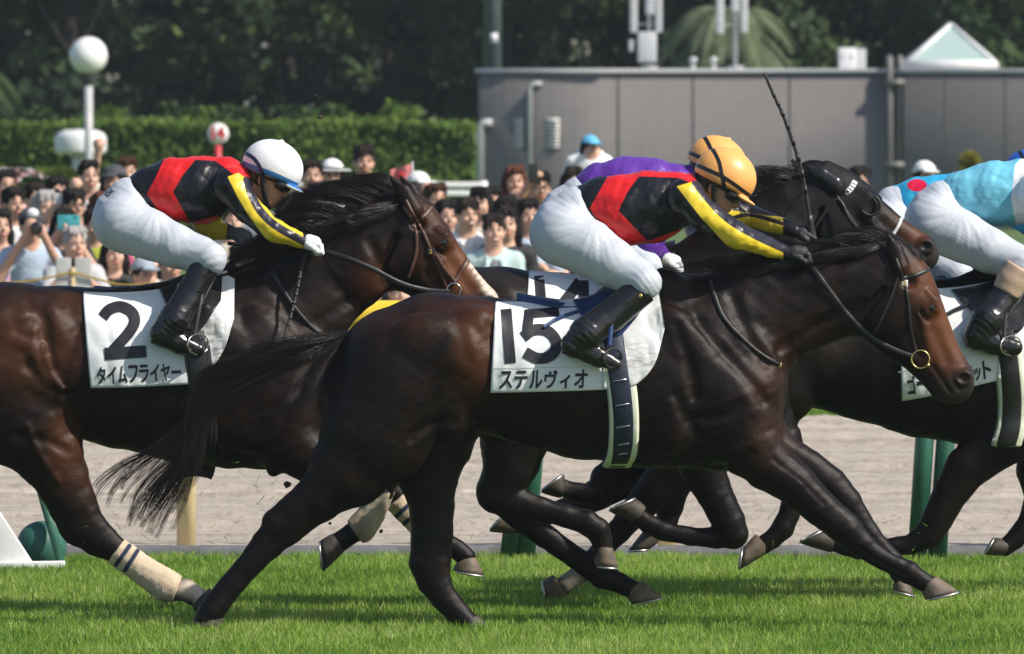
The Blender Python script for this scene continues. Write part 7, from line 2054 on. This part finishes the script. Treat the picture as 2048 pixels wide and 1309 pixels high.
    for q in (-1, 1):
        hp_ = b(q * .085, 0, -.84); kn = np.array((hp_[0], hp_[1] - .03, (hp_[2] + fz) / 2)); ft = np.array((hp_[0], hp_[1] + .02, fz + .06))
        Tr.chain([hp_, kn, ft], V((.098, .073, .062)) * s, 1, .03)
    Tr.chain([b(0, 0, -.78), b(0, 0, -.88)], V((.14, .14)) * s * wide, .8, .04)
    v, fs = Tr.poly(0, 0.3); put('trousers', v, fs, CLOTH[legs], root)
    # hair
    if style != 'bald':
        Hh = Field(hc - .34 * s, hc + .22 * s, 0.0095)
        Hh.ell(h(0, .024, .026), V((.086, .101, .110)) * s, 0, .01, 'add', RH)
        Hh.ell(h(0, -.110, -.030), V((.080, .082, .104)) * s, 0, .018, 'sub', RH)
        Hh.half(h(0, 0, -.055), RH @ V((0, -.25, -1.0)), .02)
        rgh = np.random.default_rng(seed + 900)
        nf = 0 if hat else 7 if style in ('fringe', 'long', 'bob') else 5
        for k in range(nf):
            x0 = (k / max(1, nf - 1) - .5) * .125; zl = (.030 if style in ('fringe', 'bob') else .058) + rgh.uniform(-.012, .012)
            Hh.chain([h(x0 * .8, -.035, .120), h(x0 + rgh.normal(0, .006), -.066, .096), h(x0 * 1.05 + rgh.normal(0, .010), -.086 + .03 * abs(x0) * 4, zl)], V((.018, .013, .005)) * s, .8, .012)
        for k in range(0 if hat else 9):
            a = rgh.uniform(0, 2 * PI); Hh.ell(h(.062 * math.cos(a), .03 + .062 * math.sin(a), .092 + rgh.uniform(-.03, .02)), V((.030, .030, .024)) * s, 0, .015)
        if hat: Hh.half(h(0, 0, .055), RH @ V((0, 0, 1.0)), .01)
        if style in ('long', 'bob', 'tail'):
            ln = -.30 if style == 'long' else -.13
            for q in (-1, 1): Hh.chain([h(q * .070, .01, .03), h(q * .088, .0, -.07), h(q * .085, -.01, ln)], V((.034, .036, .022)) * s, .9, .025)
            Hh.chain([h(0, .07, .0), h(0, .09, -.10), h(0, .085, ln)], V((.07, .065, .045)) * s, .7, .03)
        Hh.warp(lambda X, Y_, Z: 0.003 * tri_noise(X, Y_, Z, 110, seed) + 0.002 * tri_noise(Z, X, Y_, 190, seed))
        v, fs = Hh.poly(0, 0.1); put('hair', v, fs, HAIRS[hair], root)
    def inst(me, nm, p, rz=yr, sc=1.0, ry=0.0):
        o = bpy.data.objects.new(nm, me); COL.objects.link(o); o.parent = root; o.location = p - base; o.rotation_euler = (0, tl + ry, rz); o.scale = (s * sc,) * 3; return o
    bh = hair if style != 'bald' else 'grey'
    if 'shades' not in extra:
        for q in (-1, 1): inst(ME_EYE, 'eye', h(q * .031, -.0935, .010))
    for q in (-1, 1): inst(ME_BROW[bh], 'eyebrow', h(q * .032, -.0975, .033), ry=q * .12)
    inst(ME_SMILE if smile else ME_LIP, 'mouth', h(0, -.0955, -.068))
    if smile: inst(ME_TEETH, 'teeth', h(0, -.1015, -.064))
    if 'shades' in extra or 'glasses' in extra:
        gm = MB()
        for q in (-1, 1):
            t = np.linspace(0, 2 * PI, 15); gm.tube([h(q * .034 + .027 * math.cos(a), -.109, .009 + .020 * math.sin(a)) for a in t], .0035 * s, 5, cap=False)
            if 'shades' in extra: gm.ball(h(q * .034, -.106, .009), V((.026, .006, .019)) * s, 10, 6)
            gm.tube([h(q * .060, -.108, .015), h(q * .085, -.02, .012)], .003 * s, 5)
        gm.tube([h(-.010, -.110, .012), h(.010, -.110, .012)], .003 * s, 5)
        gm.put('glasses', M_LENS, root)
    if hat:
        Fh = Field(hc - .26 * s, hc + .26 * s, 0.009)
        Fh.ell(h(0, .014, .045), V((.096, .112, .098)) * s, 0, .01, 'add', RH); Fh.half(h(0, 0, .045), RH @ V((0, -.18, -1.0)), .008)
        if hat == 'cap': Fh.ell(h(0, -.135, .050), V((.075, .075, .010)) * s, 0, .012, 'add', RH)
        else: Fh.ell(h(0, .01, .043), V((.165, .175, .012)) * s, 0, .012, 'add', RH)
        v, fs = Fh.poly(0, 0.1); ho = put('hat', v, fs, hatm, root)
        if 'patch' in extra: MB().ball(h(0.0, -.078, .095), V((.045, .022, .040)) * s, 12, 8).put('cap_front', CLOTH['white'], ho)
        if 'band' in extra: MB().tube([h(.106 * math.cos(a), .015 + .119 * math.sin(a), .060) for a in np.linspace(0, 2 * PI, 25)], .010 * s, 6, cap=False).put('hat_band', CLOTH['black'], ho)
    if 'strap' in extra: MB().tube(curve([b(-.12, .02, -.235), b(-.06, -.105, -.36), b(.05, -.130, -.52), b(.15, -.08, -.68)], 16), .017 * s, 6, flat=.4).put('bag_strap', CLOTH['black'], root)
    if 'open' in extra:
        for q in (-1, 1):
            pts = curve([b(q * .055, -.115, -.245), b(q * .075, -.145, -.40), b(q * .085, -.148, -.62), b(q * .085, -.14, -.80)], 12)
            MB().tube(pts, .022 * s, 6, flat=.5).put('jacket_edge', CLOTH[shirt], root)
        MB().ball(b(0, -.06, -.50), V((.085, .090, .27)) * s, 14, 10).put('undershirt', CLOTH['grey'], root)
    if 'collar' in extra:
        for q in (-1, 1): MB().tube(curve([b(q * .075, .03, -.19), b(q * .07, -.06, -.20), b(q * .035, -.11, -.27)], 8), .020 * s, 6, flat=.45).put('collar', CLOTH[shirt], root)
    return root, h, b, arms
def held_phone(h, label, p, w, hgt, material, s=1.0, rot=0.0):
    c = h(*p); o = MB().box(c, (w, .010, hgt), bev=.004).put('phone', material, None, c); tag(o, label, 'phone', 'phones and cameras held up by spectators')
    MB().ball(c + (w * .3, -.007, hgt * .35), (.008, .004, .008), 8, 6).put('lens', M_LENS, o); return o
def held_camera(h, label, p=(0.0, -.16, -.005)):
    c = h(*p); root = empty('camera', c); tag(root, label, 'camera', 'phones and cameras held up by spectators')
    MB().box(c, (.135, .07, .095), bev=.012).put('camera_body', M_CAMB, root); MB().box(c + (0, 0, .055), (.05, .05, .03), bev=.01).put('viewfinder', M_CAMB, root)
    m = MB(); 
    y0 = c[1] - .03; m.tube([(c[0] + .005, y0, c[2] - .005), (c[0] + .005, y0 - .06, c[2] - .008), (c[0] + .006, y0 - .06, c[2] - .008), (c[0] + .008, y0 - .15, c[2] - .012)], [.040, .042, .047, .050], 16); m.put('lens', M_CAMB, root)
    MB().ball((c[0] + .008, y0 - .150, c[2] - .012), (.042, .008, .042), 14, 8).put('front_glass', M_LENS, root)
    return root
_sp = [
 dict(px=27, py=408, Y=82.6, label='young man with a thick black fringe in a white tee at the left', shirt='white', style='fringe', yaw=28, skin=1, seed=1),
 dict(px=-2, py=452, Y=81.3, label='woman in a pink blouse cut by the left edge', shirt='pink', style='long', yaw=25, seed=2, sleeve='long'),
 dict(px=61, py=452, Y=80.9, label='man in a light blue tee and dark cap aiming a camera', shirt='ltblue', style='short', pose='camera', yaw=14, skin=1, hat='cap', hatm=CLOTH['char'], extra=('patch',), seed=3),
 dict(px=113, py=386, Y=84.6, label='man in sunglasses and a dark shirt looking over the phone users', shirt='navy', style='short', yaw=22, skin=1, extra=('shades',), seed=4),
 dict(px=90, py=415, Y=83.4, label='grey-haired person in grey holding up a white phone', shirt='grey', hair='grey', style='bob', pose='phone', yaw=20, seed=5),
 dict(px=127, py=452, Y=81.8, label='long-haired woman in black behind a teal phone', shirt='black', hair='black', style='long', pose='phone', yaw=8, seed=6),
 dict(px=149, py=412, Y=83.0, label='black-haired man in a white tee, right of the white phone', shirt='white', hair='black', style='fringe', yaw=24, skin=1, extra=('glasses',), seed=7),
 dict(px=177, py=353, Y=86.4, label='tall man at the back in a white tee with a black bag strap, fist raised', shirt='white', style='short', pose='fist', yaw=18, skin=0, extra=('strap',), seed=8),
 dict(px=150, py=488, Y=80.35, label='old grey-haired man leaning on the fence board', shirt='ltgrey', hair='grey', style='short', pose='rail', yaw=22, skin=0, seed=9),
 dict(px=228, py=364, Y=85.6, label='person in a dark cap partly hidden by the rider of horse 2', shirt='navy', hair='dark', style='bob', yaw=-14, skin=2, hat='cap', hatm=CLOTH['char'], seed=10),
 dict(px=254, py=346, Y=87.4, label='person behind the dark cap raising a bare hand', shirt='cream', hair='brown', style='short', pose='up', yaw=10, seed=11),
 dict(px=202, py=418, Y=84.0, label='red-brown haired woman in magenta behind the white breeches', shirt='magenta', hair='red', style='bob', yaw=20, seed=12),
 dict(px=190, py=452, Y=82.2, label='person in a yellow-green jacket behind the old man', shirt='lime', hair='dark', style='short', yaw=16, seed=13, sleeve='long', wide=1.1),
 dict(px=228, py=508, Y=80.5, label='woman in a black dress at the fence below the white breeches', shirt='black', hair='black', style='long', yaw=14, seed=14, legs='black'),
 dict(px=297, py=522, Y=81.4, label='woman in a white top half hidden under the thigh of the rider', shirt='white', hair='black', style='bob', yaw=14, seed=15),
 dict(px=288, py=552, Y=80.3, label='crouching man in a pale denim cap just above the saddle of horse 2', shirt='ltgrey', hair='dark', style='short', yaw=26, skin=1, hat='cap', hatm=CLOTH['bluegrey'], seed=16, pose='fold'),
 dict(px=342, py=530, Y=81.0, label='person in a mint green top low behind the saddle of horse 2', shirt='mint', hair='black', style='short', yaw=18, seed=17),
 dict(px=624, py=352, Y=85.4, label='man in pale blue just right of the white riding cap', shirt='bluegrey', hair='dark', style='short', yaw=6, skin=1, seed=18, tilt=4),
 dict(px=664, py=352, Y=85.9, label='woman in a white brimmed hat with a dark band', shirt='cream', hair='brown', style='bob', yaw=4, skin=1, hat='brim', hatm=CLOTH['white'], extra=('band',), seed=19),
 dict(px=728, py=324, Y=87.4, label='dark-haired man in a charcoal top, raised above the crowd', shirt='char', hair='dark', style='fringe', yaw=10, skin=1, seed=20, sleeve='long', tilt=3),
 dict(px=838, py=378, Y=84.7, label='man in a white cap holding a camera, behind the ears of horse 2', shirt='ltgrey', hair='dark', style='short', pose='camera', yaw=24, skin=1, hat='cap', hatm=CLOTH['white'], seed=22),
 dict(px=577, py=418, Y=83.6, label='woman in blue seen between the visor and the mane of horse 2', shirt='sky', hair='black', style='bob', yaw=16, seed=23, pose='chin'),
 dict(px=604, py=408, Y=84.4, label='person in a pale shirt behind the clear visor', shirt='ltblue', hair='brown', style='short', yaw=20, seed=24),
 dict(px=640, py=398, Y=83.8, label='person in pale grey just above the mane of horse 2', shirt='ltgrey', hair='black', style='short', yaw=20, seed=25, pose='fist'),
 dict(px=892, py=434, Y=82.6, label='black-haired man in slate grey just right of the forehead of horse 2', shirt='bluegrey', hair='black', style='short', yaw=20, skin=0, seed=26),
 dict(px=934, py=430, Y=81.9, label='laughing man in a white collared shirt', shirt='white', hair='dark', style='fringe', yaw=22, skin=0, extra=('collar',), seed=27, sleeve='long', smile=True),
 dict(px=961, py=408, Y=83.6, label='woman partly hidden behind the laughing man', shirt='cream', hair='black', style='bob', yaw=-10, seed=28),
 dict(px=985, py=403, Y=84.0, label='child with a bright red scarf, below the woman in brown-pink', shirt='red', hair='black', style='fringe', yaw=14, s=.86, sb=.7, seed=29, pose='fold', skin=1),
 dict(px=1012, py=424, Y=83.2, label='person in pale grey between the red scarf child and the smiling man', shirt='ltgrey', hair='black', style='bob', yaw=12, skin=1, seed=30),
 dict(px=1029, py=364, Y=85.2, label='brown-haired woman in a brown-pink sleeveless dress, hands at her chin', shirt='rose', hair='red', style='long', pose='chin', yaw=8, skin=1, seed=31, sleeve='none'),
 dict(px=1080, py=377, Y=84.8, label='man in glasses and black holding up a black phone', shirt='black', hair='black', style='fringe', pose='high', yaw=10, skin=1, extra=('glasses',), seed=32, sleeve='short'),
 dict(px=1146, py=367, Y=85.4, label='dark-haired woman in black just left of the purple rider', shirt='black', hair='dark', style='bob', yaw=8, seed=33),
 dict(px=988, py=462, Y=80.8, label='smiling man in an open mint shirt over a grey tee', shirt='mint', hair='dark', style='fringe', yaw=8, skin=0, extra=('open', 'collar'), seed=34, sleeve='long', smile=True),
 dict(px=1014, py=450, Y=81.7, label='long-haired woman behind the man in the mint shirt', shirt='black', hair='black', style='long', yaw=4, seed=35),
 dict(px=1181, py=298, Y=86.5, wide=1.25, label='child in a sky blue cap and white tee raised above the crowd', shirt='white', hair='black', style='bob', yaw=24, s=.80, sb=.52, hat='cap', hatm=CLOTH['sky'], seed=36),
 dict(px=1180, py=384, Y=86.8, label='adult in grey directly below the child in the sky blue cap', shirt='grey', hair='black', style='short', yaw=10, seed=37),
 dict(px=1058, py=432, Y=82.4, label='long-haired woman in pale blue beside the white breeches of the nearest rider', shirt='ltblue', hair='black', style='long', yaw=10, seed=38, pose='fold'),
 dict(px=1716, py=366, Y=85.6, label='person whose dark hair shows behind the black hood', shirt='navy', hair='black', style='fringe', yaw=30, seed=40),
 dict(px=1850, py=356, Y=86.4, label='person in a white cap behind the back of the blue rider', shirt='ltgrey', hair='black', style='short', yaw=20, hat='cap', hatm=CLOTH['white'], seed=41),
 dict(px=463, py=442, Y=82.8, label='person seen between the arms of the rider on horse 2', shirt='cream', hair='black', style='short', yaw=16, seed=42),
 dict(px=482, py=520, Y=80.8, label='person in orange under the grey glove of the rider on horse 2', shirt='orange', hair='black', style='short', yaw=16, skin=1, seed=43),
 dict(px=872, py=400, Y=83.9, label='person in rose red with one arm raised, above the nose band of horse 2', shirt='rose', hair='brown', style='short', pose='fist', yaw=16, skin=1, seed=44),
 dict(px=800, py=400, Y=84.4, label='person in white hidden by the head of horse 2', shirt='white', hair='black', style='short', yaw=14, seed=45),
 dict(px=1392, py=508, Y=81.6, label='person seen under the chest of the nearest rider', shirt='brown', hair='brown', style='short', yaw=10, skin=1, seed=46),
 dict(px=12, py=372, Y=87.0, label='person behind the blossom raising one hand at the left edge', shirt='pink', hair='black', style='short', pose='up', yaw=16, seed=47),
 dict(px=70, py=398, Y=85.6, label='person in white behind the cameraman, head half covered', shirt='white', hair='dark', style='short', yaw=24, seed=48),
 dict(px=800, py=585, Y=80.3, label='crouching person in pale blue just above the yellow rail', shirt='ltblue', hair='black', style='short', yaw=10, pose='fold', seed=49),
 dict(px=520, py=392, Y=84.0, label='person behind the goggles of the rider on horse 2', shirt='ltgrey', hair='dark', style='short', yaw=14, seed=50),
]
for d in _sp:
    rt, h, b, arms = spectator(**d)
    sd_ = d['seed']
    if sd_ == 3: held_camera(h, 'black camera with a long lens at the eye of the capped man', (0.012, -.17, 0.0))
    if sd_ == 22: held_camera(h, 'black camera held by the man in the white cap', (0.0, -.17, -.02))
    if sd_ == 5: held_phone(h, 'white phone held up by the grey-haired person', (.02, -.36, .03), .085, .16, M_WHT)
    if sd_ == 6: held_phone(h, 'teal phone held sideways in front of a face', (.0, -.40, .03), .17, .115, CLOTH['teal'])
    if sd_ == 32: held_phone(h, 'black phone held up by the man in glasses', (-.13 + .26, -.36, .02) if False else (-.12, -.38, .12), .075, .15, M_CAMB)
# flag
fp = P(803, 356, 85.0); fl = empty('flag', (fp[0], 85.0, elev(85.0))); tag(fl, 'small pink and white hand flag held above the ear of horse 2', 'flag')
u, w = np.meshgrid(np.linspace(0, 1, 12), np.linspace(0, 1, 8), indexing='ij')
fv = np.stack([fp[0] + (u - .5) * .17 + 0 * w, 85.0 + .02 * np.sin(u * 7) + .01 * np.sin(w * 5), fp[2] + (w - .5) * .13 + .045 * u], -1).reshape(-1, 3)
M_FLAG = mat('pink_flag', (0.62, 0.20, 0.20), .7)
put('cloth', fv, np.array([[i * 8 + j, (i + 1) * 8 + j, (i + 1) * 8 + j + 1, i * 8 + j + 1] for i in range(11) for j in range(7)]), M_FLAG, fl)
MB().ball((fp[0], 84.975, fp[2] + .022), (.030, .004, .030), 14, 8).put('emblem', mat('flag_red', (.5, .03, .04), .7), fl)
MB().tube([(fp[0] + .088, 85.0, fp[2] - .35), (fp[0] + .088, 85.0, fp[2] + .13)], .005, 6).put('stick', M_WHT, fl)
# fence board and rope at the front of the crowd
FY = 79.85
fb = empty('fence_board', (P(147, 0, FY)[0], FY, 0)); tag(fb, 'pale grey double fence board with a cream post, in front of the old man', 'fence')
M_PLATE = speckle('pale_grey_board', (0.36, 0.38, 0.36), (0.43, 0.45, 0.43), 5, .7)
for a, c in ((112, 142), (150, 183)):
    A, B = P(a, 640, FY), P(c, 516, FY); MB().box((A + B) / 2, (B[0] - A[0], .03, B[2] - A[2]), bev=.006).put('board', M_PLATE, fb)
A = P(146, 0, FY)[0]; MB().box((A, FY - .01, P(0, 535, FY)[2] / 2), (.030, .04, P(0, 535, FY)[2]), bev=.004).put('post', M_CREAM, fb)
MB().box((A, FY + .02, P(0, 514, FY)[2] / 2), (.035, .02, P(0, 514, FY)[2])).put('batten', M_BRSTRAP, fb)
M_ROPE = mat('yellow_black_rope', (.6, .42, .03), .7); _w = N(M_ROPE, 'ShaderNodeTexWave'); _w.inputs['Scale'].default_value = 18; L(M_ROPE, coords(M_ROPE, (1, 0, 1)), _w.inputs['Vector']); setc(M_ROPE, ramp(M_ROPE, _w.outputs['Fac'], [(.45, (.62, .42, .03)), (.55, (.03, .025, .02))]))
pts = curve([P(-120, 562, FY - .03), P(20, 566, FY - .03), P(95, 556, FY - .03), P(146, 547, FY - .035), P(200, 560, FY - .03), P(258, 571, FY - .03), P(400, 560, FY - .03), P(560, 556, FY - .03)], 60)
rp = MB().tube(pts, .0085, 6).put('rope', M_ROPE, None, pts[30]); tag(rp, 'yellow and black rope slung along the crowd, over the fence board', 'rope')
for i, px in enumerate((-120, 560, 1250)):
    x = P(px, 0, FY)[0]; o = MB().tube([(x, FY, 0), (x, FY, 1.05)], .03, 8).put('rope_post', M_CREAM, None, (x, FY, 0)); tag(o, ['cream rope post left of the frame', 'cream rope post hidden behind horse 2', 'cream rope post hidden behind the nearest horse'][i], 'post')
# ---- thin summer haze between the horses and the wood
M_HAZE = bpy.data.materials.new('haze'); M_HAZE.use_nodes = True
_nt = M_HAZE.node_tree; _nt.nodes.clear()
_ho = _nt.nodes.new('ShaderNodeOutputMaterial'); _hv = _nt.nodes.new('ShaderNodeVolumePrincipled')
_hv.inputs['Color'].default_value = (0.86, 0.92, 1.0, 1); _hv.inputs['Density'].default_value = 0.00026; _hv.inputs['Anisotropy'].default_value = 0.3
_nt.links.new(_hv.outputs[0], _ho.inputs['Volume'])
hzb = MB().box((0, 245, 9.5), (700, 600, 21)).put('haze', M_HAZE, smooth=False); hzb['kind'] = 'stuff'
